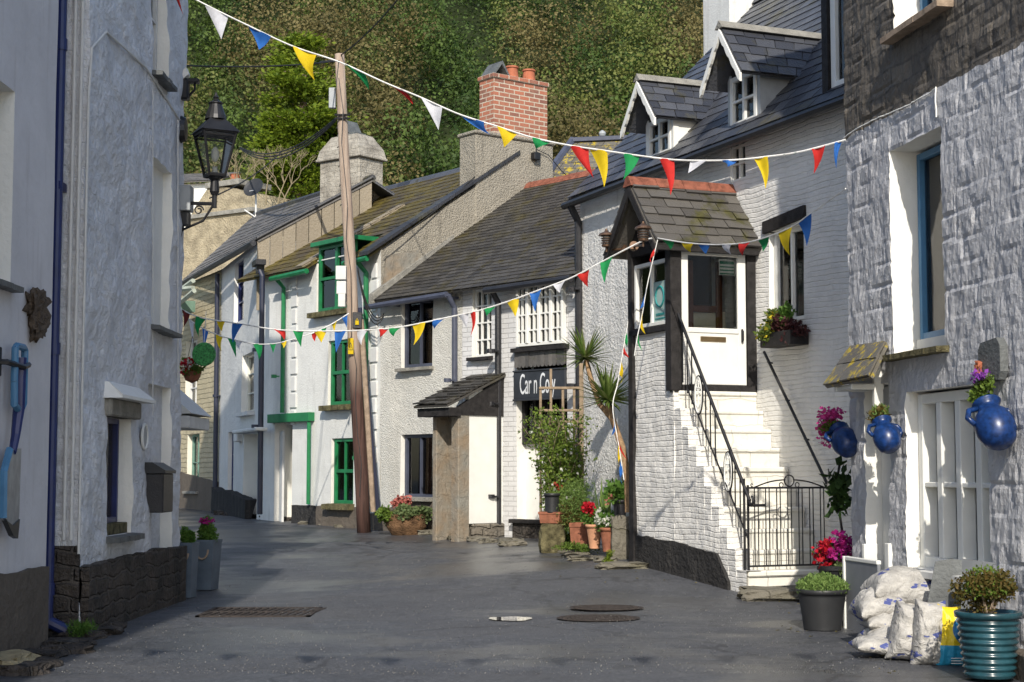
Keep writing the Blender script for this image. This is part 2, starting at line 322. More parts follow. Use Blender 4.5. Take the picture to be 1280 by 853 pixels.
def leaves(name, mat, pts, size, parent=None, aspect=.55, seed=0, jit=.4, up=0.0, kind=None, dirs=None, norms=None, spread=.2, rnd=None):
    """many small folded leaf faces around the given points"""
    g = np.random.default_rng(seed); pts = np.asarray(pts, float); n = len(pts)
    d = g.normal(size=(n, 3)) if dirs is None else np.asarray(dirs) + g.normal(size=(n, 3)) * .35
    d[:, 2] += up; d /= np.linalg.norm(d, axis=1)[:, None] + 1e-9
    q = g.normal(size=(n, 3)); q -= d * (q * d).sum(1)[:, None]; q /= np.linalg.norm(q, axis=1)[:, None] + 1e-9
    if norms is not None:
        nn0 = np.asarray(norms) + g.normal(size=(n, 3)) * spread; nn0 /= np.linalg.norm(nn0, axis=1)[:, None] + 1e-9
        d = g.normal(size=(n, 3)); d -= nn0 * (d * nn0).sum(1)[:, None]; d /= np.linalg.norm(d, axis=1)[:, None] + 1e-9; q = np.cross(nn0, d)
    nn = np.cross(d, q); L_ = size * (1 + jit * g.uniform(-1, 1, n))[:, None]; W = L_ * aspect * .5
    v = np.stack([pts, pts + d * L_ * .5 + q * W + nn * L_ * .08, pts + d * L_, pts + d * L_ * .5 - q * W + nn * L_ * .08], 1).reshape(-1, 3)
    me = bpy.data.meshes.new(name); me.vertices.add(4 * n); me.vertices.foreach_set('co', v.ravel())
    me.loops.add(4 * n); me.loops.foreach_set('vertex_index', np.arange(4 * n, dtype=np.int32)); me.polygons.add(n)
    me.polygons.foreach_set('loop_start', np.arange(0, 4 * n, 4, dtype=np.int32)); me.update(calc_edges=True)
    me.materials.append(mat); at = me.attributes.new('rnd', 'FLOAT', 'FACE'); at.data.foreach_set('value', (g.random(n) if rnd is None else np.clip(rnd + g.normal(size=n) * .06, 0, 1)).astype(np.float32))
    o = bpy.data.objects.new(name, me); col.objects.link(o)
    if parent is not None: o.parent = parent
    if kind: o['kind'] = kind
    return o
def blob(n, c, r, seed=0, clumps=10, shell=.55, low=-1.0, nrm=False):
    """points in an uneven clumpy crown"""
    g = np.random.default_rng(seed); cc = g.normal(size=(clumps, 3)); cc /= np.linalg.norm(cc, axis=1)[:, None]; cc *= g.uniform(.25, .72, (clumps, 1)); cr = g.uniform(.28, .5, clumps)
    k_ = g.integers(0, clumps, n); d = g.normal(size=(n, 3)); d /= np.linalg.norm(d, axis=1)[:, None]; rad = g.uniform(shell, 1, n) ** .6 * cr[k_]
    p = cc[k_] + d * rad[:, None]; p[:, 2] = np.maximum(p[:, 2], low); return (p * np.array(r) + np.array(c), d) if nrm else p * np.array(r) + np.array(c)
def text_mesh(txt, size, mat, parent, M_, name='lettering', extr=.002):
    cu = bpy.data.curves.new('t', 'FONT'); cu.body = txt; cu.size = size; cu.extrude = extr; cu.align_x = 'CENTER'; cu.align_y = 'CENTER'
    to = bpy.data.objects.new('t', cu); me = bpy.data.meshes.new_from_object(to); bpy.data.objects.remove(to)
    me.transform(M_); me.materials.clear(); me.materials.append(mat); me.name = name
    o = bpy.data.objects.new(name, me); col.objects.link(o); o.parent = parent; return o
def rock(mb, c, d, seed=0, n=5, amp=.18, mi=0):
    """irregular boulder / kerb stone: a displaced subdivided box"""
    vs = []; idx = {}; fs = []
    def V(i, j, k_):
        if (i, j, k_) not in idx:
            p = Vector((i / n * 2 - 1, j / n * 2 - 1, k_ / n * 2 - 1)); q = p.normalized() * 1.15; p = p * .6 + q * .4
            w_ = noise.noise(p * 1.7 + Vector((seed * 7.3, seed * 3.1, seed))) * amp * 2 + noise.noise(p * 4 + Vector((seed, 5, 1))) * amp
            p = p * (1 + w_); idx[(i, j, k_)] = len(vs); vs.append(Vector((c[0] + p.x * d[0] / 2, c[1] + p.y * d[1] / 2, c[2] + p.z * d[2] / 2)))
        return idx[(i, j, k_)]
    for a in range(n):
        for b in range(n):
            fs += [(V(a, b, 0), V(a, b + 1, 0), V(a + 1, b + 1, 0), V(a + 1, b, 0)), (V(a, b, n), V(a + 1, b, n), V(a + 1, b + 1, n), V(a, b + 1, n)),
                   (V(a, 0, b), V(a + 1, 0, b), V(a + 1, 0, b + 1), V(a, 0, b + 1)), (V(a, n, b), V(a, n, b + 1), V(a + 1, n, b + 1), V(a + 1, n, b)),
                   (V(0, a, b), V(0, a, b + 1), V(0, a + 1, b + 1), V(0, a + 1, b)), (V(n, a, b), V(n, a + 1, b), V(n, a + 1, b + 1), V(n, a, b + 1))]
    mb.add(vs, fs, mi); return mb

# ------------------------------------------------------------ house frames: local x along the facade (left to right from the street), y into the house
class House:
    def __init__(s, name, label, A, B, cat='house', group=None):
        s.A = Vector(A); d = Vector(B) - s.A; s.len = d.length; s.rz = math.atan2(d.y, d.x)
        s.o = thing(name, label, cat, (A[0], A[1], 0), s.rz, group)
        s.M = Matrix.Translation((A[0], A[1], 0)) @ Matrix.Rotation(s.rz, 4, 'Z'); s.I = s.M.inverted()
    def hit(s, px, py, d=0.0):
        o = s.I @ CAM; r = s.I.to_3x3() @ ray(px, py); t = (d - o.y) / r.y; p = o + r * t; return p.x, p.z
    def hits(s, px, py, sx):     # point on the cross plane x = sx
        o = s.I @ CAM; r = s.I.to_3x3() @ ray(px, py); t = (sx - o.x) / r.x; p = o + r * t; return p.y, p.z
    def rect(s, x0, x1, yt, yb, d=0.0):
        a = s.hit(x0, (yt + yb) / 2, d)[0]; b = s.hit(x1, (yt + yb) / 2, d)[0]; xm = (x0 + x1) / 2
        return a, b, s.hit(xm, yb, d)[1], s.hit(xm, yt, d)[1]
    def w(s, x, y, z): return s.M @ Vector((x, y, z))
    def loc(s, p): return s.I @ Vector(p)

def uneven(amp=.015, f=.9, seed=0.0):
    return lambda x, z: noise.noise(Vector((x * f, z * f, seed))) * amp
def wall(H, s0, s1, z0, z1, ops, depth, mats, res=.3, disp=None, D=5.0, ridge=None, name='wall', sides=True):
    """front wall with real openings and reveals, side walls, gables and back; ops: (s0,s1,z0,z1,reveal depth)"""
    disp = disp or uneven()
    def lines(a, b, cuts):
        L_ = sorted(set([a, b] + [c for c in cuts if a < c < b])); out = []
        for u, v in zip(L_, L_[1:]):
            n = max(1, int(math.ceil((v - u) / res))); out += [u + (v - u) * i / n for i in range(n)]
        return out + [b]
    X = lines(s0, s1, [c for o in ops for c in o[:2]]); Z = lines(z0, z1, [c for o in ops for c in o[2:4]])
    def op(x, z):
        for o in ops:
            if o[0] < x < o[1] and o[2] < z < o[3]: return o
    mb = MB(); nx, nz = len(X), len(Z); mb.v = [(x, disp(x, z), z) for z in Z for x in X]
    C = [[op((X[i] + X[i + 1]) / 2, (Z[j] + Z[j + 1]) / 2) for i in range(nx - 1)] for j in range(nz - 1)]
    def face(f, mi): mb.f.append(f); mb.m.append(mi); mb.r.append(.5)
    def rev(a, b, dep):
        va, vb = mb.v[a], mb.v[b]; o = len(mb.v); mb.v += [(va[0], dep, va[2]), (vb[0], dep, vb[2])]; face((a, b, o + 1, o), 1)
    for j in range(nz - 1):
        for i in range(nx - 1):
            a, b, c, d = j * nx + i, j * nx + i + 1, (j + 1) * nx + i + 1, (j + 1) * nx + i; me_ = C[j][i]
            if me_ is None: face((a, b, c, d), 0)
            for (jj, ii, p, q) in ((j, i + 1, b, c), (j + 1, i, c, d)):
                if jj < nz - 1 and ii < nx - 1:
                    ot = C[jj][ii]
                    if (ot is None) != (me_ is None): rev(p, q, (ot or me_)[4])
    if sides:
        t = z1
        for x, xi in ((s0, 0), (s1, nx - 1)):
            vs = [(x, disp(x, z), z) for z in Z]; k_ = len(vs); base = len(mb.v)
            mb.v += vs + [(x, D, z) for z in Z]
            for j in range(k_ - 1): face((base + j, base + j + 1, base + k_ + j + 1, base + k_ + j), 2 if len(mats) > 2 else 0)
            if ridge: mb.add([(x, 0, t), (x, D, t), (x, ridge[0], ridge[1])], [(0, 1, 2)], 2 if len(mats) > 2 else 0)
        mb.add([(s0, D, z0), (s1, D, z0), (s1, D, t), (s0, D, t)], [(0, 1, 2, 3)], 0)
        if not ridge: mb.add([(s0, 0, t), (s1, 0, t), (s1, D, t), (s0, D, t)], [(0, 1, 2, 3)], 0)
    return mb.build(name, mats, H.o)
def slates(mb, P00, P10, P01, P11, w=.28, e=.2, th=.012, jit=.3, gap=.006, mi=0, skip=.0, lift=.03):
    """courses of separate slates on the plane eave-left, eave-right, ridge-left, ridge-right"""
    P00, P10, P01, P11 = map(Vector, (P00, P10, P01, P11)); nrm = (P10 - P00).cross(P01 - P00).normalized()
    if nrm.z < 0: nrm = -nrm
    Hh = ((P01 - P00).length + (P11 - P10).length) / 2; rows = max(1, round(Hh / e))
    B = lambda u, v: P00.lerp(P10, u).lerp(P01.lerp(P11, u), v)
    for r in range(rows):
        v0, v1 = r / rows, min(1, (r + 1.25) / rows); Wd = ((B(1, v0) - B(0, v0)).length); n = max(1, round(Wd / w)); off = (r % 2) * .5
        for i in range(-1 if off else 0, n):
            ww = 1 / n; a = max(0, (i + off) * ww); b = min(1, (i + 1 + off) * ww)
            if b <= a + .01 * ww: continue
            g_ = gap / Wd; dv = rng.uniform(-jit, jit) * .12 / rows; h0 = lift * .55 + rng.uniform(-jit, jit) * th * .6; h0b = h0 + rng.uniform(-jit, jit) * th * .5; h1 = lift * .1
            va = max(0, v0 + dv) if r else v0 - .3 * abs(dv); q = [B(a + g_, va) + nrm * h0, B(b - g_, va) + nrm * h0b, B(b - g_, v1) + nrm * h1, B(a + g_, v1) + nrm * h1]
            mb.add(q + [x + nrm * th for x in q], [(0, 3, 2, 1), (4, 5, 6, 7), (0, 1, 5, 4), (1, 2, 6, 5), (2, 3, 7, 6), (3, 0, 4, 7)], mi)
    mb.add([P00 - nrm * .03, P10 - nrm * .03, P11 - nrm * .03, P01 - nrm * .03] + [P00, P10, P11, P01], [(0, 3, 2, 1), (4, 5, 6, 7), (0, 1, 5, 4), (1, 2, 6, 5), (2, 3, 7, 6), (3, 0, 4, 7)], mi, .1)
    return mb
def roof(H, s0, s1, ze, tr, zr, D, mat, ov=.22, w=.28, e=.2, ridge_mat=None, name='roof', ze_l=None, back=True):
    k_ = (zr - ze) / tr; zl = ze if ze_l is None else ze_l; mb = MB(); slates(mb, (s0, -ov, zl - k_ * ov), (s1, -ov, ze - k_ * ov), (s0, tr, zr), (s1, tr, zr), w, e)
    if back: slates(mb, (s1, D + ov, ze - (zr - ze) / (D - tr) * ov), (s0, D + ov, ze - (zr - ze) / (D - tr) * ov), (s1, tr, zr), (s0, tr, zr), .5, .5)
    r = mb.build(name, mat, H.o)
    rb = MB(); n = max(1, round((s1 - s0) / .42))
    for i in range(n):
        a = s0 + (s1 - s0) * i / n; b = s0 + (s1 - s0) * (i + 1) / n - .008; dz = rng.uniform(-.008, .008)
        rb.prism([(tr - .13, zr - .06 + dz), (tr - .07, zr + .035 + dz), (tr, zr + .075 + dz), (tr + .07, zr + .035 + dz), (tr + .13, zr - .06 + dz)], 0, a, b)
    rb.build('ridge_tiles', ridge_mat or mat, r); return r
def window(H, s0, s1, z0, z1, d, mat, cols=2, rows=2, fw=.05, bar=.022, curtain=None, name='window', back=None, halves=False, pane_mat=None):
    mb = MB(); y0, y1 = d - .045, d + .03; b = .004
    mb.bbox(s0, s0 + fw, y0, y1, z0, z1, b); mb.bbox(s1 - fw, s1, y0, y1, z0, z1, b); mb.bbox(s0 + fw - .002, s1 - fw + .002, y0 + .002, y1, z0, z0 + fw, b); mb.bbox(s0 + fw - .002, s1 - fw + .002, y0 + .002, y1, z1 - fw, z1, b)
    for i in range(1, cols):
        x = s0 + (s1 - s0) * i / cols; ww = bar * (1.6 if cols == 2 and not halves else 1); mb.box(x - ww / 2, x + ww / 2, y0 + .008, y1 - .01, z0 + fw, z1 - fw)
    for j in range(1, rows):
        z = z0 + (z1 - z0) * j / rows; ww = bar * (2 if halves and j * 2 == rows else 1); mb.box(s0 + fw, s1 - fw, y0 + (.006 if ww == bar else .001), y1 - .012, z - ww / 2, z + ww / 2)
    f = mb.build(name, mat, H.o); MB().box(s0 + fw * .6, s1 - fw * .6, d, d + .006, z0 + fw * .6, z1 - fw * .6).build('pane', pane_mat or M['glass'], f)
    if curtain:
        cb = MB(); n = 14
        for (a, b_) in curtain:
            xs = [s0 + (s1 - s0) * (a + (b_ - a) * i / n) for i in range(n + 1)]; yy = [d + .06 + .02 * math.sin(i * 2.1) for i in range(n + 1)]
            for i in range(n): cb.quad((xs[i], yy[i], z0 + .02), (xs[i + 1], yy[i + 1], z0 + .02), (xs[i + 1], yy[i + 1], z1 - .02), (xs[i], yy[i], z1 - .02))
        cb.build('curtain', M['curtain'], f, smooth=True)
    return f
def sill(H, s0, s1, z, d, mat, proud=.08, th=.05, name='sill', over=.04, drop=0.0):
    mb = MB(); n = 5; 
    for i in range(n):
        a = s0 - over + (s1 - s0 + 2 * over) * i / n; b = s0 - over + (s1 - s0 + 2 * over) * (i + 1) / n
        p = proud + rng.uniform(-.006, .006); mb.add([(a, -p, z - th + rng.uniform(-.003, .003)), (b, -p, z - th), (b, d, z - th), (a, d, z - th), (a, -p, z - .01), (b, -p, z - .01), (b, d, z + .01), (a, d, z + .01)], [(0, 3, 2, 1), (4, 5, 6, 7), (0, 1, 5, 4), (1, 2, 6, 5), (2, 3, 7, 6), (3, 0, 4, 7)])
    return mb.build(name, mat, H.o)
def strip(H, pts_top, pts_bot, y, back, mat, name, parent=None):
    """band on the facade: matching top and bottom (s, z) polylines, proud of the wall by y, noisy face"""
    mb = MB(); T = []; Bm = []
    for a, b in zip(pts_top, pts_top[1:]):
        n = max(1, int(abs(b[0] - a[0]) / .12)); T += [(a[0] + (b[0] - a[0]) * i / n, a[1] + (b[1] - a[1]) * i / n) for i in range(n)]
    T.append(pts_top[-1])
    for x, z in T: Bm.append(lerp_tab(sorted(pts_bot), x))
    m_ = 6; vs = []
    for (x, z), zb in zip(T, Bm):
        zz = z + noise.noise(Vector((x * 5, 3.3, y))) * .03
        for j in range(m_ + 1):
            h = zb + (zz - zb) * j / m_; vs.append((x, -y + noise.noise(Vector((x * 4, h * 4, 9))) * .015, h))
        vs.append((x, back, zz))
    k_ = m_ + 2; fs = [(i * k_ + j, (i + 1) * k_ + j, (i + 1) * k_ + j + 1, i * k_ + j + 1) for i in range(len(T) - 1) for j in range(k_ - 1)]
    fs += [tuple(range(k_)), tuple((len(T) - 1) * k_ + j for j in range(k_))]
    mb.add(vs, fs); return mb.build(name, mat, parent or H.o)
def pipe(H, pts, r, mat, name='drainpipe', collars=(), parent=None, n=10):
    mb = MB(); mb.tube(pts, r, n)
    for z in collars: 
        p = Vector(pts[0]); mb.tube([(p.x, p.y, z - .03), (p.x, p.y, z + .03)], r * 1.3, n); mb.box(p.x - r * 1.8, p.x + r * 1.8, p.y + r * .4, p.y + r * 1.9, z - .012, z + .012)
    return mb.build(name, mat, parent or H.o, smooth=False)

# ============================================================ SETTING
def build_ground():
    xs = sorted(set([-120, -60, -30, -18] + [round(-12 + .5 * i, 3) for i in range(49)] + [18, 30, 60, 120]))
    ys = sorted(set([-40, -15, 0] + [round(4 + .4 * i, 3) for i in range(96)] + [45, 50, 60, 80, 130, 260]))
    mb = MB(); mb.v = [(x, y, gz(x, y) + noise.noise(Vector((x * .5, y * .4, 0))) * .015) for y in ys for x in xs]; n = len(xs)
    mb.f = [(j * n + i, j * n + i + 1, (j + 1) * n + i + 1, (j + 1) * n + i) for j in range(len(ys) - 1) for i in range(n - 1)]
    mb.m = [0] * len(mb.f); mb.r = [.5] * len(mb.f); o = mb.build('road', M['asphalt'], smooth=True); tag(o, 'dark damp asphalt village street curving away to the left', kind='structure'); return o
build_ground()
def hz(X, Y):
    b = .75 + max(0, Y - 44) * .60 + max(0, Y - 44) * .0 ; return b + 1.2 * noise.noise(Vector((X * .07, Y * .07, 2))) * min(1, max(0, (Y - 44) / 6))
def build_hill():
    mb = MB(); xs = [-70 + 3.5 * i for i in range(41)]; ys = [43 + 3.2 * i for i in range(28)]; mb.v = [(x, y, hz(x, y)) for y in ys for x in xs]; n = len(xs)
    mb.f = [(j * n + i, j * n + i + 1, (j + 1) * n + i + 1, (j + 1) * n + i) for j in range(len(ys) - 1) for i in range(n - 1)]; mb.m = [0] * len(mb.f); mb.r = [.5] * len(mb.f)
    o = mb.build('hillside', plain('woodland_floor', (.02, .028, .01), .95, .1, var=.5, nscale=2), smooth=True); tag(o, 'steep hillside rising behind the houses under the woodland', kind='structure')
build_hill()
def build_woodland():
    g = np.random.default_rng(5); A = []; Bp = []; Cp = []
    y = 47.0; row = 0
    while y < 100:
        halfl, halfr = .27 * y + 3, .22 * y + 3; x = -halfl + (row % 2) * 1.3
        while x < halfr:
            X = x + g.uniform(-.9, .9); Y = y + g.uniform(-.8, .8); r = g.uniform(1.3, 3.0); z = hz(X, Y) + r * .8
            p0 = Vector((X, Y, z + r)); u, v = px_of(p0)
            if -60 < u < 1100 and -120 < v < 420:
                n = int(1650 * (r / 1.9) ** 2 * (60 / Y) ** 1.1); pts, nr = blob(n, (X, Y, z), (r, r, r * 1.15), int(g.integers(1e9)), 22, .8, nrm=True)
                cl_ = g.random(); kk = np.array([noise.noise(Vector(p * .85)) for p in pts]) ; rn = np.clip(.15 + .55 * cl_ + kk * .75, 0, 1); pts = np.concatenate([pts, nr, rn[:, None]], 1)[(nr[:, 1] < .45) & (pts[:, 1] < Y + r * .5)]
                mix = noise.noise(Vector((X * .16, Y * .16, 4))) + g.uniform(-.25, .25)
                (Bp if mix > .10 else (Cp if mix < -.16 else A)).append(pts)
            x += g.uniform(2.3, 3.6)
        y += 2.7; row += 1
    a = np.concatenate(A); b = np.concatenate(Bp); c = np.concatenate(Cp); print('woodland leaves', len(a), len(b))
    root = thing('woodland', 'dense green and bronze woodland covering the hill behind the roofs', None); root['kind'] = 'stuff'
    leaves('leaf_mass', L['hill'], a[:, :3], .15, root, .75, 3, kind='stuff', norms=a[:, 3:6], rnd=a[:, 6]); leaves('leaf_mass', L['hill2'], b[:, :3], .145, root, .75, 4, kind='stuff', norms=b[:, 3:6], rnd=b[:, 6]); leaves('leaf_mass', L['hill3'], c[:, :3], .155, root, .75, 6, kind='stuff', norms=c[:, 3:6], rnd=c[:, 6])
build_woodland()
# the bright conifer on the hill
def build_conifer(Xp, Yb, base_py, top_py, halfw, seed, label):
    b = P(Xp, base_py, Yb); t = P(Xp, top_py, Yb); g = np.random.default_rng(seed)
    root = thing('conifer_tree', label, 'tree', b); Ht = t.z - b.z
    mb = MB(); mb.tube([(0, 0, -2), (.1, 0, Ht * .4), (0, .1, Ht * .95)], [.22, .15, .03], 8); limbs = MB(); pts = []; dirs = []
    for i in range(95):
        h = g.uniform(.02, 1); a = g.uniform(0, 2 * math.pi); l = halfw * (1 - h) ** .55 * g.uniform(.65, 1.1) + .2
        d = np.array([math.cos(a), math.sin(a), g.uniform(-.05, .3)]); s0 = np.array([0, 0, Ht * h])
        e = s0 + d * l; limbs.tube([s0, (s0 + e) / 2 + (0, 0, .06), e], [.035, .025, .01], 4)
        n = int(330 * l); tt = g.uniform(.25, 1.05, n); w_ = .12 + .30 * tt * (1.1 - tt) * 2
        p = s0 + d * (l * tt)[:, None] + g.normal(size=(n, 3)) * w_[:, None] * np.array([.8, .8, .35]); pts.append(p); dirs.append(np.tile(d, (n, 1)))
    mb.build('trunk', M['wood'], root); limbs.build('branches', M['wood'], root); leaves('crown', L['bright'], np.concatenate(pts), .13, root, .5, seed, dirs=np.concatenate(dirs))
build_conifer(375, 44, 250, 52, 1.15, 21, 'bright yellow-green conifer standing out against the dark wooded hill')
build_conifer(415, 45, 270, 150, .6, 22, 'smaller bright green conifer behind the utility pole on the wooded hill')
# bare scrubby branches below the conifer
def build_scrub(px, py, Y, Hh, label, seed):
    g = random.Random(seed); p = P(px, py, Y); root = thing('bare_shrub', label, 'shrub', p); mb = MB()
    def grow(a, d, l, r, k_):
        b = a + d * l; mb.tube([a, (a + b) / 2 + Vector((g.uniform(-.08, .08), 0, 0)), b], [r * .6, r * .45, r * .35], 4, caps=False)
        if k_: 
            for _ in range(3): grow(b, (d + Vector((g.uniform(-.7, .7), g.uniform(-.5, .5), g.uniform(-.2, .4)))).normalized(), l * .75, r * .6, k_ - 1)
    for _ in range(4): grow(Vector((g.uniform(-.5, .5), 0, 0)), Vector((g.uniform(-.6, .6), 0, 1)).normalized(), Hh * .4, .045, 3)
    mb.build('stems', plain('pale_bark_%d' % seed, (.2, .165, .1), .9), root)
build_scrub(345, 256, 42, 1.5, 'bare pale branching shrub below the bright conifer', 3)
build_scrub(300, 250, 42.5, 1.3, 'leafless shrub behind the street lantern', 8)

# ============================================================ HOUSES
def rail(mbx, pts, r, n=6): mbx.tube(pts, r, n)

# ---- near right: rough painted stone house
Y1 = Vector((3.0, 14.2)); Y2 = Vector((3.53, 11.03)); dR1 = (Y2 - Y1).normalized()
H1 = House('stone_house', 'rough white painted stone house with bare brown stone above, nearest on the right', tuple(Y1), tuple(Y1 + dR1 * 6.5), 'house')
def r1disp(x, z):
    wz = z + .05 * noise.noise(Vector((x * .9, z * .9, 0))); rh = .185; row = math.floor(wz / rh); fz = wz / rh - row
    ws = .40 + .12 * math.sin(row * 2.7); xx = x + .06 * noise.noise(Vector((x * 1.2, z * 2, 5))) + (row * .5 % 1) * ws + math.sin(row * 12.9) * .1; cx = math.floor(xx / ws); fx = xx / ws - cx; wz = wz
    hsh = math.sin(row * 127.1 + cx * 311.7) * 43758.5; hsh -= math.floor(hsh); h2 = math.sin(row * 17.1 + cx * 91.7) * 13758.5; h2 -= math.floor(h2)
    dz = min(fz, 1 - fz) * rh; dx = min(fx, 1 - fx) * ws; e = min(dz, dx * .8); gq = max(0, 1 - e / .018)
    present = max(.08, min(1, .45 + 2.2 * noise.noise(Vector((x * 1.9, z * 1.9, 8)))))
    tilt = (fz - .5) * (h2 - .35) * .03 + (fx - .5) * (hsh - .5) * .03
    v = hsh * .004 + tilt * .25 + .013 * noise.noise(Vector((x * 6, z * 3.2, 2))) + .009 * noise.noise(Vector((x * 13, z * 9, 3))) + .0065 * noise.noise(Vector((x * 34, z * 22, 3)))
    v -= gq * .020 * present; return -v * .95 + .02 * noise.noise(Vector((x * .7, z * .7, 1)))
up = H1.rect(1114, 1180, 172, 438); lo = H1.rect(1133, 1236, 484, 716); dr = H1.rect(1083, 1113, 480, 790); tb = H1.rect(1117, 1186, -60, 24)
lo = (lo[0], lo[1], lo[2], lo[3]); ops = [(up[0], up[1], up[2], up[3], .32), (lo[0], lo[1], lo[2], lo[3], .22), (dr[0], dr[1], -.3, dr[3], .18), (tb[0], tb[1], tb[2], tb[2] + 1.5, .3)]
def disp1(x, z): return r1disp(x, z)
# visible part fine, upper storeys coarse
wall(H1, 0, 6.5, -.3, 9.5, [o for o in ops], 5, [M['w_r1'], M['paint_reveal'], M['w_r1']], res=.030, disp=disp1, D=5, ridge=(2.5, 11.6))
roof(H1, -.2, 6.7, 9.5, 2.5, 11.6, 5, M['sl_dark'], w=.5, e=.4)
# upper blue window
f = window(H1, up[0] + .03, up[1] - .02, up[2] + .12, up[3] - .03, .27, M['blueframe'], 1, 1, fw=.055, curtain=[(0.0, .62)])
MB().box(up[0] + .02, up[1] - .02, .2, .33, up[2], up[2] + .12).build('window_board', M['white_shade'], f)
sill(H1, up[0], up[1], up[2] + .0, .25, M['moss_stone'], proud=.10, th=.055)
window(H1, tb[0] + .03, tb[1] - .03, tb[2] + .06, tb[2] + 1.45, .26, M['blueframe'], 2, 2)
sill(H1, tb[0], tb[1], tb[2] + .0, .25, M['wood'], proud=.12, th=.06)
# lower barred white window: deep white bars
mb = MB(); a, b, z0, z1 = lo; n = 5; yf = .10
mb.bbox(a + .02, a + .10, yf, .25, z0, z1 - .02); mb.bbox(b - .07, b - .005, yf, .25, z0, z1 - .02); mb.bbox(a + .10, b - .07, yf + .003, .25, z1 - .1, z1 - .02); mb.bbox(a + .1, b - .07, yf + .003, .25, z0, z0 + .09)
for i in range(1, 4):
    x = a + .06 + (b - a - .1) * i / 4; mb.bbox(x - .045, x + .045, yf + .004, .24, z0 + .09, z1 - .1)
zm = z0 + (z1 - z0) * .47; mb.bbox(a + .09, b - .07, yf + .012, .235, zm - .02, zm + .02)
f = mb.build('window', M['paint'], H1.o); MB().box(a + .05, b - .03, .215, .222, z0 + .05, z1 - .05).build('pane', M['glass'], f)
MB().box(a + .02, b - .02, .30, .33, z0 + .05, z1 - .05).build('blind', M['slatepipe'], f)
sill(H1, a, b, z0, .2, M['white_shade'], proud=.07, th=.06)
MB().bbox(dr[0] + .005, dr[1] - .005, .14, .18, 0, dr[3] - .01).build('door', M['white_shade'], H1.o)
mb = MB(); mb.bbox(dr[0] - .05, dr[0] + .005, -.03, .1, .2, .95); mb.build('flood_board_rail', M['paint'], H1.o); mb = MB(); mb.bbox(dr[1] - .03, dr[1] + .05, -.045, .06, .2, .98); mb.build('flood_board_rail', M['paint'], H1.o)
# string-course line of paint + down drip
mb = MB(); zz = 4.56; xs = [i * .1 for i in range(0, 50)]
xj = H1.hit(1172, 75)[0]; xe = H1.hit(1300, 60)[0]
mb.tube([(x, r1disp(x, zz) - .012, zz + .02 * math.sin(x * 3)) for x in [i * .05 for i in range(int(xj / .05) + 1)]], .006, 5)
mb.tube([(xj, r1disp(xj, z) - .014, z) for z in [zz - .06 * i for i in range(int((zz - up[3]) / .06))]], .007, 5); mb.build('cable', M['paint'], H1.o)

# ---- right: house with the outside stair
H2 = House('terraced_cottage', 'white coursed-stone cottage with outside stair, porch and two roof dormers', (1.04, 23.1), (4.24, 15.5))
E2 = 5.74
nw = H2.rect(912, 931, 162, 226); fw_ = H2.rect(961, 1005, 285, 402)
L2len = H2.len; s_split = H2.hit(905, 300)[0]
wall(H2, 0, L2len, -.2, E2, [(nw[0], nw[1], nw[2], min(nw[3], E2 - .03), .1), (fw_[0], fw_[1], fw_[2], fw_[3], .16)], 5, [M['w_r2'], M['paint_reveal'], M['w_gable']], res=.22, disp=uneven(.03, .8, 3), D=6, ridge=(3.05, 8.85))
# smoother rendered skin on the far half
s_a = H2.hit(790, 400)[0]
strip(H2, [(0.0, E2 - .02), (s_a + .05, E2 - .02)], [(0.0, -.1), (s_a + .05, -.1)], .045, .02, M['w_r2b'], 'render')
roof(H2, -.1, L2len + .05, E2, 3.05, 8.85, 6, M['sl_blue'], ov=.2, w=.3, e=.22)
window(H2, nw[0], nw[1], nw[2], E2 - .03, .07, M['paint'], 2, 3, fw=.03)
window(H2, fw_[0] + .02, fw_[1] - .01, fw_[2], fw_[3], .11, M['paint'], 2, 1, fw=.05, curtain=[(.05, .4), (.6, .95)])
mb = MB(); mb.prism([(fw_[0] - .08, fw_[3] - .01), (fw_[1] + .06, fw_[3] + .06), (fw_[1] + .06, fw_[3] + .2), (fw_[0] - .08, fw_[3] + .13)], 1, -.035, .1); mb.build('lintel', M['blackwood'], H2.o)
# gutter and pipes
gt = MB(); z = E2 - .27; gt.tube([(-.15, -.24, z - .03), (L2len * .5, -.24, z), (L2len, -.24, z + .01)], .055, 8); gt.build('gutter', M['black'], H2.o)
sp = H2.hit(731, 400)[0]; pipe(H2, [(sp, -.22, E2 - .33), (sp, -.1, E2 - .55), (sp, -.085, .5)], .055, M['black'], collars=(1.3, 2.8, 4.2))
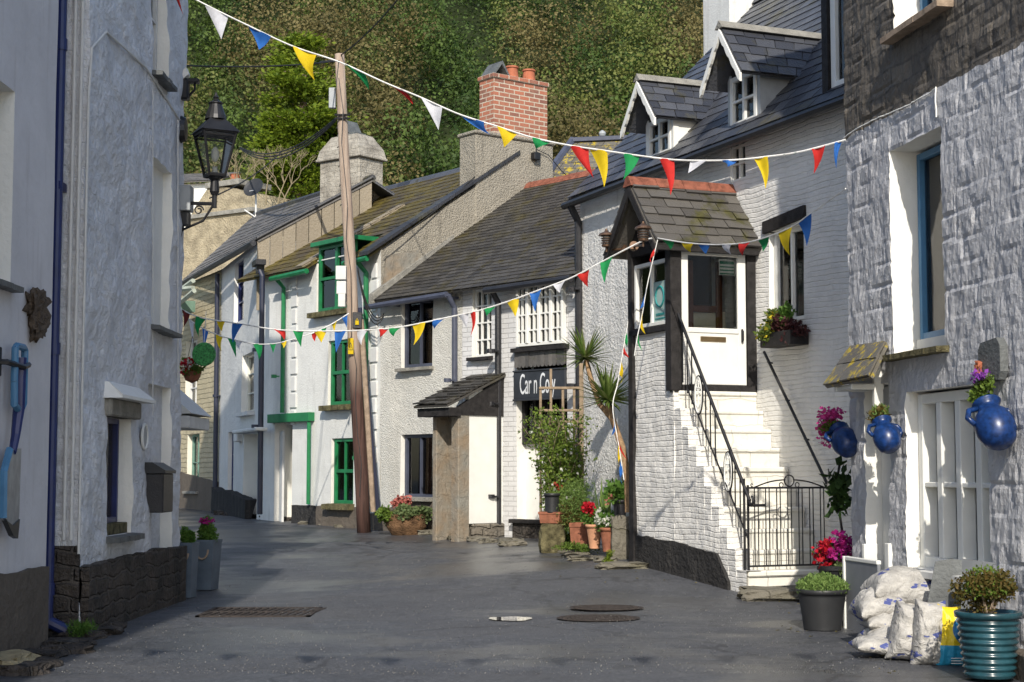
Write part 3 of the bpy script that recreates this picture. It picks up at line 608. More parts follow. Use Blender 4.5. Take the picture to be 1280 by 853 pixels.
# dormers
def dormer(H, pxc0, pxc1, py_bot, z_eave, z_apex, tr_k, cols, label=None, flat=False, apex_over=.32, cheek=M['grey'], wh=None):
    s0 = H.hit(pxc0, py_bot)[0]; s1 = H.hit(pxc1, py_bot)[0]; sm = (s0 + s1) / 2; D_ = (z_eave - E2) / tr_k + .15; Dr = (z_apex - E2) / tr_k + .05
    yb = .02; mb = MB()
    mb.add([(s0 - .04, yb, E2 - .25), (s0 - .04, yb, z_eave), (s0 - .04, D_, z_eave), (s1 + .04, yb, E2 - .25), (s1 + .04, yb, z_eave), (s1 + .04, D_, z_eave)], [(0, 1, 2), (3, 5, 4)])
    mb.box(s0 - .05, s0 + .03, yb, yb + .08, E2 - .25, z_eave); mb.box(s1 - .03, s1 + .05, yb, yb + .08, E2 - .25, z_eave); mb.box(s0 + .03, s1 - .03, yb + .05, yb + .07, E2 - .25, E2 - .01)
    d = mb.build('dormer', cheek, H.o)
    if label: d['label'] = label
    MB().prism([(s0 - .04, z_eave - .03), (s1 + .04, z_eave - .03), (sm, z_apex - .1)], 1, yb + .01, yb + .05).build('dormer_gable', M['darkgrey'], d)
    wn = window(H, s0 + .02, s1 - .02, (E2 if wh is None else wh), z_eave - .04, yb + .03, M['paint'], cols, 2, fw=.06, bar=.028); wn.parent = d
    ov = .11; rb = MB(); kz = (z_apex - z_eave) / (sm - s0 + .04)
    for sg, se in ((-1, s0 - .04 - ov), (1, s1 + .04 + ov)):
        ze = z_eave - kz * ov
        fy = yb - apex_over
        P00, P10, P01, P11 = (se, fy, ze), (se, D_ - .1, ze), (sm, fy, z_apex), (sm, Dr, z_apex)
        if sg > 0: slates(rb, P00, P10, P01, P11, .26, .17)
        else: slates(rb, P10, P00, P11, P01, .26, .17)
    r = rb.build('dormer_roof', M['sl_blue'], d)
    rt = MB(); rt.prism([(sm - .09, z_apex - .02), (sm, z_apex + .08), (sm + .09, z_apex - .02)], 1, yb - apex_over - .02, Dr); rt.build('ridge_tiles', M['concrete'], r)
    # scalloped bargeboards
    bb = MB(); fy = yb - apex_over + .0
    for sg, se in ((-1, s0 - .04 - ov), (1, s1 + .04 + ov)):
        ze = z_eave - kz * ov; n = 12; top = [(sm + (se - sm) * i / n, z_apex - .02 + (ze - z_apex) * i / n) for i in range(n + 1)]
        bot = [(x + 0, zq - .095 - .025 * abs(math.sin(i * math.pi / 3))) for i, (x, zq) in enumerate(top)]
        for i in range(n): bb.add([(top[i][0], fy - .02, top[i][1]), (top[i + 1][0], fy - .02, top[i + 1][1]), (bot[i + 1][0], fy - .02, bot[i + 1][1]), (bot[i][0], fy - .02, bot[i][1]), (top[i][0], fy + .012, top[i][1]), (top[i + 1][0], fy + .012, top[i + 1][1]), (bot[i + 1][0], fy + .012, bot[i + 1][1]), (bot[i][0], fy + .012, bot[i][1])], [(0, 1, 2, 3), (7, 6, 5, 4), (0, 4, 5, 1), (3, 2, 6, 7)] + ([(1, 5, 6, 2)] if i == n - 1 else []))
    bb.build('bargeboard', M['paint'], d); return d
dormer(H2, 911, 946, 158, 6.40, 6.90, 1.02, 2, 'nearer gabled dormer with white bargeboards')
dormer(H2, 808, 838, 192, 6.29, 6.75, 1.02, 2, 'farther gabled dormer with white side wall', cheek=M['paint'])
# tall flush dormer at the near end, by the stone house
a = H2.hit(1034, 60)[0]; b = H2.hit(1056, 60)[0]
mb = MB(); mb.box(a - .02, a + .09, -.06, 1.4, E2 - .2, E2 + 1.6); mb.box(a - .02, b + .5, -.06, 1.4, E2 + 1.6, E2 + 1.75); d = mb.build('dormer', M['blackwood'], H2.o)
wn = window(H2, a + .1, b + .45, E2 - .02, E2 + 1.6, .02, M['paint'], 1, 1, fw=.09); wn.parent = d
# white chimney on far part of the roof
c = MB(); sc = .45; 
g0 = H2.loc(P(930, 20, 24.6)); c.bbox(g0.x - .5, g0.x + .32, g0.y - .45, g0.y + .45, 7.0, 9.6, .01); c.bbox(g0.x - .56, g0.x + .38, g0.y - .5, g0.y + .5, 9.6, 9.75); c.build('chimney', M['w_g'], H2.o)

# ---- outside stair, porch (parts of that cottage)
wst = 1.10; s_door = H2.hit(945, 400)[0]; s_far = H2.loc((.075 * 19.3, 19.3, 0)).x; s_end = H2.loc(P(930, 735, 16.95)).x; fl = 2.50
print('stair', s_far, s_door, s_end, H2.hit(790, 500, -wst), H2.hit(850, 400, -wst))
nst = 10; z_bot = .30; rise = (fl - z_bot) / nst; run = (s_end - s_door) / (nst - 1)
side = MB(); prof = [(s_far, -.1), (s_far, 3.22), (s_door - .02, 3.22), (s_door - .02, fl + .04)]
def sidez(x): 
    if x < s_door: return 3.22
    i = min(nst - 1, int((x - s_door) / run)); return fl - rise * i - .03
# stair body: solid steps
st = MB()
for i in range(nst):
    x0 = s_door + run * (i - 1) if i else s_door; x1 = s_door + run * i; zt = fl - rise * i
    if i == 0: x0 = s_door - .02; x1 = s_door + run * .0 + .02
    else: x0 = s_door + run * (i - 1)
    j = rng.uniform(-.008, .008); st.bbox(x0 - .02 if i else x0, x1 + .012 + j, -wst + .05, -.01, zt - .055 - rise * 0, zt + j, .014)
    st.box(x0 - .1, x1 - .012, -wst + .06, -.012, -.1, zt - .04)
sto = st.build('steps', masonry('worn_white_steps', (.76, .74, .67), .6, .3, .004, .1, .012, .6, dirt=(.3, .27, .2), dirt_amt=.55, fine=22), H2.o)
# the outer (street) wall of the stair, stepping down, as one uneven painted face
sw = MB(); nX = 46; xs = sorted([s_far + (s_door - s_far) * i / 14 for i in range(15)] + [s_door + run * i + d_ for i in range(nst - 1) for d_ in (.002, run * .5, run - .002)] + [s_end + .03]); nX = len(xs) - 1; nz_ = 22; vs = []
def dd(x, z): return -wst + .02 * noise.noise(Vector((x * 1.6, z * 1.6, 4))) + .012 * noise.noise(Vector((x * 6, z * 9, 4)))
for x in xs:
    zt = sidez(x - .001) if x <= s_door else fl - rise * (min(nst - 2, int((x - s_door) / run)) + 1) + .012 + .015 * noise.noise(Vector((x * 9, 1, 1)))
    for j in range(nz_ + 1):
        z = -.1 + (zt + .1) * j / nz_; vs.append((x, dd(x, z), z))
    vs.append((x, -wst + .2, zt))
k_ = nz_ + 2; fs = [(i * k_ + j, (i + 1) * k_ + j, (i + 1) * k_ + j + 1, i * k_ + j + 1) for i in range(nX) for j in range(k_ - 1)]
sw.add(vs, fs); sw.box(s_far, s_door - .02, -wst + .02, -.01, -.1, fl - .02); sw.box(s_far, s_far + .06, -wst + .01, -.01, -.1, 3.2); sw.box(s_door - .1, s_door - .02, -wst + .015, -wst + .2, fl, 3.22)
sw.box(s_end - .02, s_end + .03, -wst + .012, -wst + .2, -.1, z_bot + .06)
sw.build('stair_wall', M['w_r2'], H2.o)
pz = [H2.hit(797, 670, -wst), H2.hit(850, 678, -wst), H2.hit(898, 692, -wst), H2.hit(912, 728, -wst)]
strip(H2, pz, [(s_far, -.1), (s_end, -.1)], wst + .03, -wst + .02, M['plinth_black'], 'plinth')
# porch cabin
pc = MB(); zt = 4.27
pc.bbox(s_far - .02, s_far + .10, -wst - .04, -wst + .08, -.1, zt); pc.bbox(s_door - .12, s_door + .02, -wst - .045, -wst + .10, fl, zt)
pc.bbox(s_door - .10, s_door + .015, -.12, .0, fl, zt); pc.bbox(s_far, s_door, -wst - .035, -wst + .05, zt - .12, zt); pc.bbox(s_door - .09, s_door + .012, -wst, -.02, zt - .1, zt + .03)
pc.box(s_far + .02, s_far + .07, -wst, -.02, fl, zt); pc.bbox(s_far, s_door, -wst - .04, -wst + .06, 3.2, 3.27)
pc.box(s_door - .10, s_door + .01, -wst, -.02, fl - .02, fl + .07)
sm = (s_far + s_door) / 2; zap = 4.98; pc.prism([(s_far, zt), (s_door, zt), (sm, zap - .08)], 1, -wst - .02, -wst + .03)
por = pc.build('porch', M['blackwood'], H2.o)
a, b, z0, z1 = s_far + .11, s_door - .13, 3.28, 4.05
wn = window(H2, a, b, z0, z1, -wst + .03, M['paint'], 2, 1, fw=.045); wn.parent = por
pb = MB(); px0, pz0 = H2.hit(818, 402, -wst + .05)[0], 0; cx = a + (b - a) * .72; pb.box(cx - .17, cx + .17, -wst + .020, -wst + .026, 3.33, 3.80); po = pb.build('notice', plain('pale_teal_card', (.30, .42, .40), .6), por)
ring = MB(); ring.tube([(cx + .10 * math.cos(t * .3927), -wst + .016, 3.62 + .12 * math.sin(t * .3927)) for t in range(17)], .012, 6, caps=False); ring.box(cx - .1, cx + .1, -wst + .014, -wst + .019, 3.40, 3.425); ring.box(cx - .12, cx + .12, -wst + .014, -wst + .019, 3.355, 3.37); ring.build('emblem', plain('teal_ink', (.02, .22, .22), .5), po)
# interior floor and brown inner frame seen through the door
# door (in the plane facing down the street)
dm = MB(); yA, yB = -wst + .11, -.13; zb, ztp = fl + .075, 4.17; X0, X1 = s_door - .055, s_door - .005
dm.bbox(X0, X1, yA, yA + .09, zb, ztp); dm.bbox(X0, X1, yB - .11, yB, zb, ztp); dm.bbox(X0, X1, yA + .088, yB - .108, ztp - .09, ztp); dm.bbox(X0, X1, yA + .088, yB - .108, zb, zb + .62)
dm.bbox(X0 - .001, X1 + .012, yA + .088, yB - .108, zb + .60, zb + .66)
for i in range(1, 5):
    y = yA + .09 + (yB - yA - .2) * i / 5; dm.box(X1 - .001, X1 + .003, y - .003, y + .003, zb + .05, zb + .5)
do = dm.build('door', M['paint'], por); MB().box(X0 + .02, X0 + .026, yA + .07, yB - .09, zb + .6, ztp - .07).build('pane', M['glass'], do)
MB().bbox(X1, X1 + .014, yA + .24, yB - .28, zb + .50, zb + .56).build('letter_plate', plain('brass_plate', (.35, .25, .14), .4, .5, .8), do)
hb = MB(); hb.bbox(X1, X1 + .03, yB - .075, yB - .055, zb + .5, zb + .66); hb.bbox(X1 + .03, X1 + .045, yB - .075, yB - .055, zb + .52, zb + .64); hb.build('handle', M['iron'], do)
ib = MB(); ib.box(s_far + .42, s_far + .44, -wst + .1, -.05, fl, fl + 1.0); ib.build('inner_panel', M['cream'], por); ib = MB(); ib.bbox(s_far + .5, s_far + .56, -wst + .28, -wst + .38, fl + .7, fl + 1.25, .02); ib.build('red_chair_back', M['f_red'], por)
ib = MB(); ib.bbox(s_far + .46, s_far + .50, -wst + .50, -wst + .58, fl, 4.1); ib.bbox(s_far + .46, s_far + .50, -.2, -.12, fl, 4.1); ib.bbox(s_far + .465, s_far + .50, -wst + .58, -.2, fl + .98, fl + 1.06); ib.build('inner_door', plain('brown_door', (.16, .06, .03), .6), por)
ib = MB(); ib.box(X0 - .004, X0, yB - .33, yB - .12, ztp - .3, ztp - .11); so_ = ib.build('notice', M['paint'], do)
ib = MB(); [ib.box(X0 - .001, X0 + .003, yB - .32, yB - .13, ztp - .17 - .04 * i, ztp - .155 - .04 * i + (.02 if i == 0 else 0)) for i in range(4)]; ib.build('printing', plain('green_ink', (.03, .2, .12), .6), so_)
for z in (3.45, 3.85): pass
# porch roof
rb = MB(); ovs = .13; kz = (zap - zt) / (sm - s_far); zev = 4.17; kz = (zap - zev) / (sm - s_far + ovs); fy = -wst - .30
slates(rb, (s_far - ovs, .0, zev), (s_far - ovs, fy, zev), (sm, .0, zap), (sm, fy, zap), .3, .16, th=.022, jit=.8, lift=.05)
slates(rb, (s_door + ovs, fy, zev), (s_door + ovs, .0, zev), (sm, fy, zap), (sm, .0, zap), .36, .155, th=.024, jit=.9, lift=.055)
pr = rb.build('porch_roof', M['sl_porch'], por)
rt = MB(); [rt.prism([(sm - .11, zap - .05), (sm - .03, zap + .07), (sm + .03, zap + .07), (sm + .11, zap - .05)], 1, fy - .02 + i * .36, fy + .335 + i * .36) for i in range(4)]; rt.build('ridge_tiles', M['ridge_red'], pr)
rt = MB(); rt.bbox(s_door + ovs - .06, s_door + ovs - .02, fy, -.01, zev - .07, zev - .01); 
for sg in (-1, 1):
    se = sm + sg * (sm - s_far + ovs); n = 2
    rt.add([(sm, fy - .01, zap - .01), (se, fy - .01, zev - .02), (se, fy - .01, zev - .13), (sm, fy - .01, zap - .16), (sm, fy + .03, zap - .01), (se, fy + .03, zev - .02), (se, fy + .03, zev - .11), (sm, fy + .03, zap - .16)], [(0, 1, 2, 3), (7, 6, 5, 4), (0, 4, 5, 1), (3, 2, 6, 7), (1, 5, 6, 2)])
rt.build('bargeboard', M['blackwood'], pr)
# stair railing with oval medallions
rl = MB(); yR = -wst + .05; p0 = H2.hit(852, 404, yR); p1 = H2.hit(937, 626, yR); q0 = H2.hit(866, 508, yR); q1 = H2.hit(936, 676, yR)
top = lambda x: p0[1] + (p1[1] - p0[1]) * (x - p0[0]) / (p1[0] - p0[0]); bot = lambda x: q0[1] + (q1[1] - q0[1]) * (x - q0[0]) / (q1[0] - q0[0])
rl.tube([(p0[0] - .08, yR, top(p0[0] - .08)), (p1[0], yR, p1[1])], .019, 8); rl.tube([(p1[0] + .035 * (1 - math.cos(t)) * 1 , yR, p1[1] - .05 * math.sin(t) * .9) for t in [i * .5 for i in range(10)]], .014, 6)
rl.tube([(q0[0] - .12, yR, bot(q0[0] - .12) + .05), (q1[0], yR, bot(q1[0]))], .010, 6)
zg0, zg1 = .55, 1.44; xe = s_end - .06; rl.tube([(xe, yR, .3), (xe, yR, 1.5)], .014, 8)
n = 13
for i in range(n):
    x = p0[0] + .02 + (xe - p0[0] - .1) * i / (n - 1); zb_ = max(bot(x), sidez(x) + .02) if False else bot(x)
    if i in (3, 4, 8, 9): 
        continue
    rl.tube([(x, yR, zb_), (x, yR, top(x))], .008, 5)
ro = rl.build('railing', M['iron'], H2.o)
for (mx_, my_) in ((873, 494), (910, 590)):
    cx, cz = H2.hit(mx_, my_, yR); om = MB(); ax, az = .075, .2
    om.tube([(cx + ax * math.cos(t), yR, cz + az * math.sin(t)) for t in [i * math.pi / 12 for i in range(25)]], .010, 6, caps=False)
    om.tube([(cx, yR, cz - az), (cx, yR, cz + az)], .008, 6); om.tube([(cx - .05, yR, cz - .1), (cx, yR, cz - .15), (cx + .05, yR, cz - .1)], .009, 6); om.tube([(cx - .04, yR, cz + .08), (cx + .04, yR, cz + .08)], .008, 6); om.tube([(cx - .05, yR, cz - .02), (cx + .03, yR, cz + .02), (cx - .03, yR, cz + .06)], .006, 6)
    om.tube([(cx + .6 * ax * math.cos(t), yR, cz + .1 + .05 * math.sin(t)) for t in [i * math.pi / 6 for i in range(13)]], .006, 5)
    mo = om.build('medallion', M['paint'], ro); om = MB(); om.tube([(cx + (ax + .016) * math.cos(t), yR + .003, cz + (az + .018) * math.sin(t)) for t in [i * math.pi / 12 for i in range(25)]], .009, 6, caps=False); om.build('rim', M['iron'], mo)
hr = MB(); a0 = H2.hit(955, 440, -.07); a1 = H2.hit(1033, 603, -.07); hr.tube([(a0[0], -.07, a0[1]), (a1[0], -.07, a1[1])], .017, 8)
for t in (.05, .35, .65, .92):
    x = a0[0] + (a1[0] - a0[0]) * t; z = a0[1] + (a1[1] - a0[1]) * t; hr.tube([(x, -.07, z), (x, -.06, z - .05), (x, .02, z - .06)], .010, 6)
hr.build('handrail', M['iron'], H2.o)
# gate at the foot of the stair
gt = thing('iron_gate', 'black wrought iron gate with scrolled top across foot of white steps', 'gate', H2.w(s_end - .05, 0, 0), H2.rz)
gm = MB(); y0, y1 = -wst + .09, .02; zB, zT = .575, 1.40
gm.tube([(0, y0, zT), (0, y1, zT)], .011, 6); gm.tube([(0, y0, zB), (0, y1, zB)], .011, 6); gm.tube([(0, y0, zB - .05), (0, y0, zT + .03)], .014, 6); gm.tube([(0, y1, zB - .05), (0, y1, zT)], .012, 6)
n = 15
for i in range(1, n): gm.tube([(0, y0 + (y1 - y0) * i / n + (.012 if i % 2 else -.012), zB), (0, y0 + (y1 - y0) * i / n + (.012 if i % 2 else -.012), zT)], .0065, 5)
gm.build('bars', M['iron'], gt)
sc_ = MB(); ym = (y0 + y1) / 2; sc_.tube([(0, ym + .06 * math.cos(t), zT + .075 + .06 * math.sin(t)) for t in [i * math.pi / 8 for i in range(17)]], .008, 5)
for sg in (-1, 1):
    sc_.tube([(0, ym + sg * (.05 + .40 * u), zT + .085 * (1 - u) ** 1.4 + .03 * math.sin(u * 3.1)) for u in [i / 10 for i in range(11)]], .008, 5)
    sc_.tube([(0, ym + sg * (.46 - .045 * t * .2 * math.cos(t) * .6), zT + .035 + .01 * t * .5 * math.sin(t)) for t in [i * .6 for i in range(9)]], .006, 5)
    sc_.tube([(0, ym + sg * .1 + .025 * math.cos(t), zT + .03 + .025 * math.sin(t)) for t in [i * .6 for i in range(11)]], .006, 5)
sc_.build('scrollwork', M['iron'], gt); MB().bbox(-.02, .03, y0 + .02, y0 + .2, 1.2, 1.23).build('latch', M['iron'], gt)

# ---- middle: white roughcast cottage and the shop next to it
A3 = Vector((-2.2, 26.7)); B3 = Vector((1.04, 23.1)); d3 = (B3 - A3).normalized()
T3 = House('x', 'x', tuple(A3), tuple(B3)); s3m = T3.hit(578, 420)[0]; bpy.data.objects.remove(T3.o)
H3 = House('terraced_cottage', 'white pebble-rendered cottage with slate-blue windows, between green-trimmed house and shop', tuple(A3), tuple(A3 + d3 * s3m))
r1 = H3.rect(501, 541, 373, 459); r2 = H3.rect(501, 541, 543, 622); E3 = 4.55
wall(H3, 0, s3m, -.2, E3 - .05, [(*r1, .16), (*r2, .16)], 4, [M['w_r3a'], M['paint_reveal'], M['w_gable']], res=.2, disp=uneven(.025, 1, 9), D=6, ridge=(3.15, 6.72))
for q in (r1, r2):
    window(H3, q[0] + .02, q[1], q[2], q[3], .11, M['slatepipe'], 2, 1, fw=.055, curtain=[(0, .42), (.66, 1)], halves=False)
    sill(H3, q[0], q[1], q[2], .1, M['concrete'], proud=.1, th=.06)
sg_ = s3m
H4 = House('shop', 'white painted shop with many-paned upper window and dark shopfront sign', tuple(A3 + d3 * s3m), tuple(B3), 'shop'); l4 = H4.len
n1 = H4.rect(590, 614, 361, 446); bw_ = H4.rect(649, 708, 353, 432); sf = H4.rect(646, 709, 444, 655)
wall(H4, 0, l4, -.2, E3, [(*n1, .12), (*bw_, .05), (sf[0], sf[1], sf[2], sf[3], .22)], 4, [M['w_r3b'], M['paint_reveal'], M['w_gable']], res=.25, disp=uneven(.02, 1, 12), D=6, ridge=(3.15, 6.75))
roof(H3, -.02, s3m, E3, 3.15, 6.72, 6, M['sl_moss2'], w=.22, e=.125, ridge_mat=M['ridge_red'])
roof(H4, .01, l4 + .05, E3, 3.15, 6.72, 6, M['sl_moss2'], w=.22, e=.125, ridge_mat=M['ridge_red'])
MB().add([(0, 0, E3), (.0, 3.15, 6.77), (.12, 3.15, 6.77), (.12, -.2, E3 - .1), (0, -.2, E3 - .1)], [(0, 1, 2, 3, 4)]).prism([(-.25, E3 - .2), (3.15, 6.70), (3.15, 6.80), (-.25, E3 - .03)], 0, .0, .11).build('verge_fillet', M['concrete'], H3.o)
window(H4, n1[0] + .02, n1[1], n1[2], n1[3], .09, M['paint'], 3, 4, fw=.04); sill(H4, n1[0], n1[1], n1[2], .08, M['blackwood'], proud=.09, th=.06)
f = window(H4, *bw_, -.03, M['paint'], 8, 4, fw=.05, bar=.022, pane_mat=M['glass']); sill(H4, bw_[0], bw_[1], bw_[2] - .01, .04, M['blackwood'], proud=.12, th=.07, over=.07)
mb = MB()
for i in (2, 4, 6): x = bw_[0] + (bw_[1] - bw_[0]) * i / 8; mb.bbox(x - .03, x + .03, -.09, .0, bw_[2] + .04, bw_[3] - .04)
mb.build('mullion', M['paint'], f)
# shopfront: scalloped slate skirt, dark window, sign, white lower panel
sk = MB(); n = 13; zt_ = bw_[2] - .08
for i in range(n):
    x0 = sf[0] + (sf[1] - sf[0]) * i / n; x1 = sf[0] + (sf[1] - sf[0]) * (i + 1) / n - .004; h = .20; m_ = (x0 + x1) / 2; r_ = (x1 - x0) / 2
    sk.prism([(x0, zt_), (x0, zt_ - h)] + [(m_ - r_ * math.cos(t), zt_ - h - r_ * math.sin(t)) for t in (.5, 1.0, 1.57, 2.1, 2.6)] + [(x1, zt_ - h), (x1, zt_)], 1, -.05 - rng.uniform(0, .012), -.02)
sk.build('scalloped_slates', M['sl_grey'], H4.o)
zs = H4.hit(676, 555)[1]; sfm = MB(); sfm.bbox(sf[0], sf[0] + .06, .1, .2, zs, sf[3]); sfm.bbox(sf[1] - .06, sf[1], .1, .2, zs, sf[3]); sfm.bbox(sf[0] + .06, sf[1] - .06, .1, .2, zs, zs + .06)
for i in (1, 2, 3): x = sf[0] + (sf[1] - sf[0]) * i / 4; sfm.box(x - .015, x + .015, .12, .18, zs + .06, sf[3])
sho = sfm.build('shop_window', M['blackwood'], H4.o); MB().box(sf[0] + .03, sf[1] - .03, .16, .17, zs + .03, sf[3]).build('pane', M['glass'], sho)
MB().box(sf[0], sf[1], .18, .21, -.1, zs).build('lower_panel', M['paint'], H4.o)
zA = H4.hit(676, 498)[1]; zB_ = H4.hit(676, 464)[1]; a, b = sf[0] - .01, sf[1] + .02
sb = MB(); sb.bbox(a, b, -.06, -.02, zA, zB_); sb.bbox(a - .01, b + .01, -.075, -.02, zA - .03, zA); sb.bbox(a - .01, b + .01, -.075, -.02, zB_, zB_ + .025); sgn = sb.build('sign', plain('charcoal_sign', (.03, .034, .042), .5, .4), H4.o)
Mx = Matrix.Translation(((a + b) / 2 - .03, -.064, (zA + zB_) / 2)) @ Matrix.Rotation(math.pi / 2, 4, 'X') @ Matrix.Diagonal((.9, 2.3, 1, 1))
text_mesh("Car n Co y", .19, plain('sign_white', (.62, .64, .66), .6), sgn, Mx)
# stone base below the panel and left of the pots
strip(H4, [(sf[0] - .02, H4.hit(645, 650)[1]), (l4, H4.hit(720, 660)[1])], [(sf[0] - .02, 0), (l4, 0)], .07, .1, M['plinth_stone'], 'plinth')
MB().bbox(sf[0] - .06, sf[1] + .05, -.12, .05, H4.hit(676, 655)[1], H4.hit(676, 655)[1] + .06).build('sill', M['blackwood'], H4.o)
# gutters + pipes
g3 = MB(); g3.tube([(-.1, -.24, E3 - .24), (s3m - .1, -.24, E3 - .2)], .05, 8); [g3.box(x, x + .03, -.2, -.0, E3 - .26, E3 - .22) for x in (.5, 1.3, 2)]; g3.build('gutter', M['slatepipe'], H3.o)
g4 = MB(); s_ = H4.hit(622, 350)[0]; g4.tube([(s_, -.26, E3 - .22), (l4, -.26, E3 - .2)], .055, 8); g4.build('gutter', M['black'], H4.o)
zc = H3.hit(574, 480)[1]; sp = H3.hit(573, 420)[0]; pipe(H3, [(sp, -.22, E3 - .2), (sp, -.08, E3 - .4), (sp, -.075, zc)], .045, M['slatepipe'], collars=(3.0,))
sp = H4.hit(628, 500)[0]; pipe(H4, [(sp, -.24, E3 - .2), (sp, -.09, E3 - .4), (sp, -.085, .5)], .05, M['black'], collars=(1.2, 2.6, 3.4))
strip(H3, [(0, H3.hit(480, 640)[1]), (H3.hit(505, 630)[0], H3.hit(505, 628)[1]), (H3.hit(548, 630)[0], H3.hit(548, 626)[1])], [(0, 0), (s3m, 0)], .03, .02, M['plinth_brown'], 'plinth')
# lean-to porch with slate pillars
Hp = H3; s1p = H3.hit(629, 560)[0]; wp = .90; s0p = s1p - .60; zc1 = H3.hit(600, 470)[1]; zc0 = H3.hit(590, 507, -wp - .2)[1]; zf = .5
pm = MB(); zt = zc0 - .02; zst = H3.hits(605, 655, s1p)[1]
pm.bbox(s1p - .10, s1p, -wp + .215, .0, zst, zt + .3, .01); po = pm.build('porch', M['paint'], H3.o)
pm = MB(); pm.bbox(s1p - .16, s1p + .012, -wp, -wp + .22, zf - .3, zt - .01, .012); pm.bbox(s0p, s0p + .1, -wp, -wp + .25, zf - .3, zt - .01, .012); pm.box(s0p + .02, s0p + .08, -wp + .2, .0, zf - .3, zt); pm.box(s0p + .1, s1p - .16, -wp + .22, -wp + .27, zf - .3, zt - .02)
pm.build('slate_pillars', M['rubslate'], po)
pm = MB(); pm.bbox(s1p - .13, s1p + .03, -wp + .28, .02, -.1, zst, .02); pm.build('stone_base', M['stone'], po)
pm = MB(); slates(pm, (s0p - .14, -wp - .26, zc0 + .02), (s1p + .06, -wp - .26, zc0 + .02), (s0p - .14, .0, zc1), (s1p + .06, .0, zc1), .24, .13, jit=.8, lift=.05, th=.018); pr = pm.build('porch_roof', M['sl_moss2'], po)
pm = MB(); pm.bbox(s0p - .12, s1p + .05, -wp - .2, -wp + .02, zc0 - .14, zc0 - .01); pm.prism([(-wp, zc0 - .12), (0, zc0 - .12), (0, zc1 - .03), (-wp, zc0 + .0)], 0, s1p - .05, s1p + .02); pm.build('fascia', M['blackwood'], pr)

# ---- green-trimmed house
H5 = House('terraced_cottage', 'white rendered house with green windows, gutter and pipes behind the utility pole', (-4.76, 30.0), (-2.2, 26.7)); l5 = H5.len; E5 = 5.33
g1 = H5.rect(396, 440, 291, 388); g2 = H5.rect(410, 440, 425, 506); g3 = H5.rect(414, 442, 548, 630); gd = H5.rect(343, 365, 528, 655)
wall(H5, 0, l5, -.2, E5, [(g1[0], g1[1], g1[2], E5 - .02, .14), (*g2, .12), (*g3, .12), (gd[0], gd[1], 0, gd[3], .45)], 4, [M['w_g'], M['paint_reveal'], M['w_gable']], res=.3, disp=uneven(.012, .8, 14), D=6, ridge=(2.95, 7.25))
kz = (7.25 - E5) / 2.95; mb = MB(); gA, gB = g1[0] + .02, g1[1] + .18
for (a, b, y) in ((-.45, gA, -.25), (gA, gB, .55), (gB, l5, -.25)): slates(mb, (a, y, E5 + kz * y), (b, y, E5 + kz * y), (a, 2.95, 7.25), (b, 2.95, 7.25), .3, .2)
slates(mb, (l5, 6.2, E5), (-.45, 6.2, E5), (l5, 2.95, 7.25), (-.45, 2.95, 7.25), .5, .5); r_5 = mb.build('roof', M['sl_moss'], H5.o)
mb = MB(); [mb.prism([(2.82, 7.19), (2.88, 7.28), (2.95, 7.32), (3.02, 7.28), (3.08, 7.19)], 0, -.45 + .42 * i, -.04 + .42 * i) for i in range(int((l5 + .45) / .42))]; mb.build('ridge_tiles', M['sl_blue'], r_5)
kz = (7.25 - E5) / 2.95
xb = H5.hit(470, 300)[0]; vb = MB(); slates(vb, (1.75, -.25, E5 - kz * .25 + .045), (2.0, -.25, E5 - kz * .25 + .045), (2.15, 1.7, E5 + kz * 1.7 + .045), (2.35, 1.7, E5 + kz * 1.7 + .045), .3, .3, th=.012, jit=.5); vb.build('cement_patch', M['sl_wash'], H5.o)
# coping on the near gable
cp = MB(); 
for i in range(9):
    y0 = -.3 + i * .36; y1 = y0 + .35; f_ = lambda y: E5 + kz * y
    if y1 > 2.95: break
    cp.add([(l5 - .22, y0, f_(y0) + .05), (l5 + .06, y0, f_(y0) + .05), (l5 + .06, y1, f_(y1) + .05), (l5 - .22, y1, f_(y1) + .05), (l5 - .22, y0, f_(y0) + .11), (l5 + .06, y0, f_(y0) + .11), (l5 + .06, y1, f_(y1) + .11), (l5 - .22, y1, f_(y1) + .11)], [(0, 3, 2, 1), (4, 5, 6, 7), (0, 1, 5, 4), (1, 2, 6, 5), (2, 3, 7, 6), (3, 0, 4, 7)])
cp.build('coping', M['sl_dark'], H5.o)
# green windows
f = window(H5, g1[0] + .1, g1[1] + .1, g1[2], E5 + .22, .02, M['green'], 2, 2, fw=.06, bar=.05, halves=False); f['label'] = 'tall green window breaking through the eaves'
hb = MB(); hb.bbox(g1[0] + .0, g1[1] + .2, -.14, 1.0, E5 + .22, E5 + .3); hb.box(g1[0] + .08, g1[0] + .1, 0, .8, E5 - .1, E5 + .22); hb.build('dormer_head', M['green'], f)
for q in (g2, g3): window(H5, q[0] + .05, q[1], q[2], q[3], .07, M['green'], 2, 2, fw=.06, bar=.03, halves=True, curtain=[(0.1, .45), (.62, .95)])
for q in (g1, g2, g3): sill(H5, q[0] - .05, q[1], q[2], .1, M['moss_stone'], proud=.14, th=.1)
gg = MB(); x0 = H5.hit(355, 332)[0]; x1 = H5.hit(400, 320)[0]; gg.tube([(x0, -.27, E5 - .24), (x1, -.27, E5 - .22)], .05, 8); gg.build('gutter', M['green'], H5.o); gg = MB(); gg.tube([(g1[1] + .15, -.27, E5 - .22), (l5 - .02, -.27, E5 - .2)], .05, 8); gg.build('gutter', M['green'], H5.o)
s_ = H5.hit(358, 420)[0]; zb1 = H5.hit(362, 516)[1]; pipe(H5, [(s_, -.25, E5 - .22), (s_, -.07, E5 - .4), (s_, -.07, zb1)], .04, M['green'], collars=(3.3,))
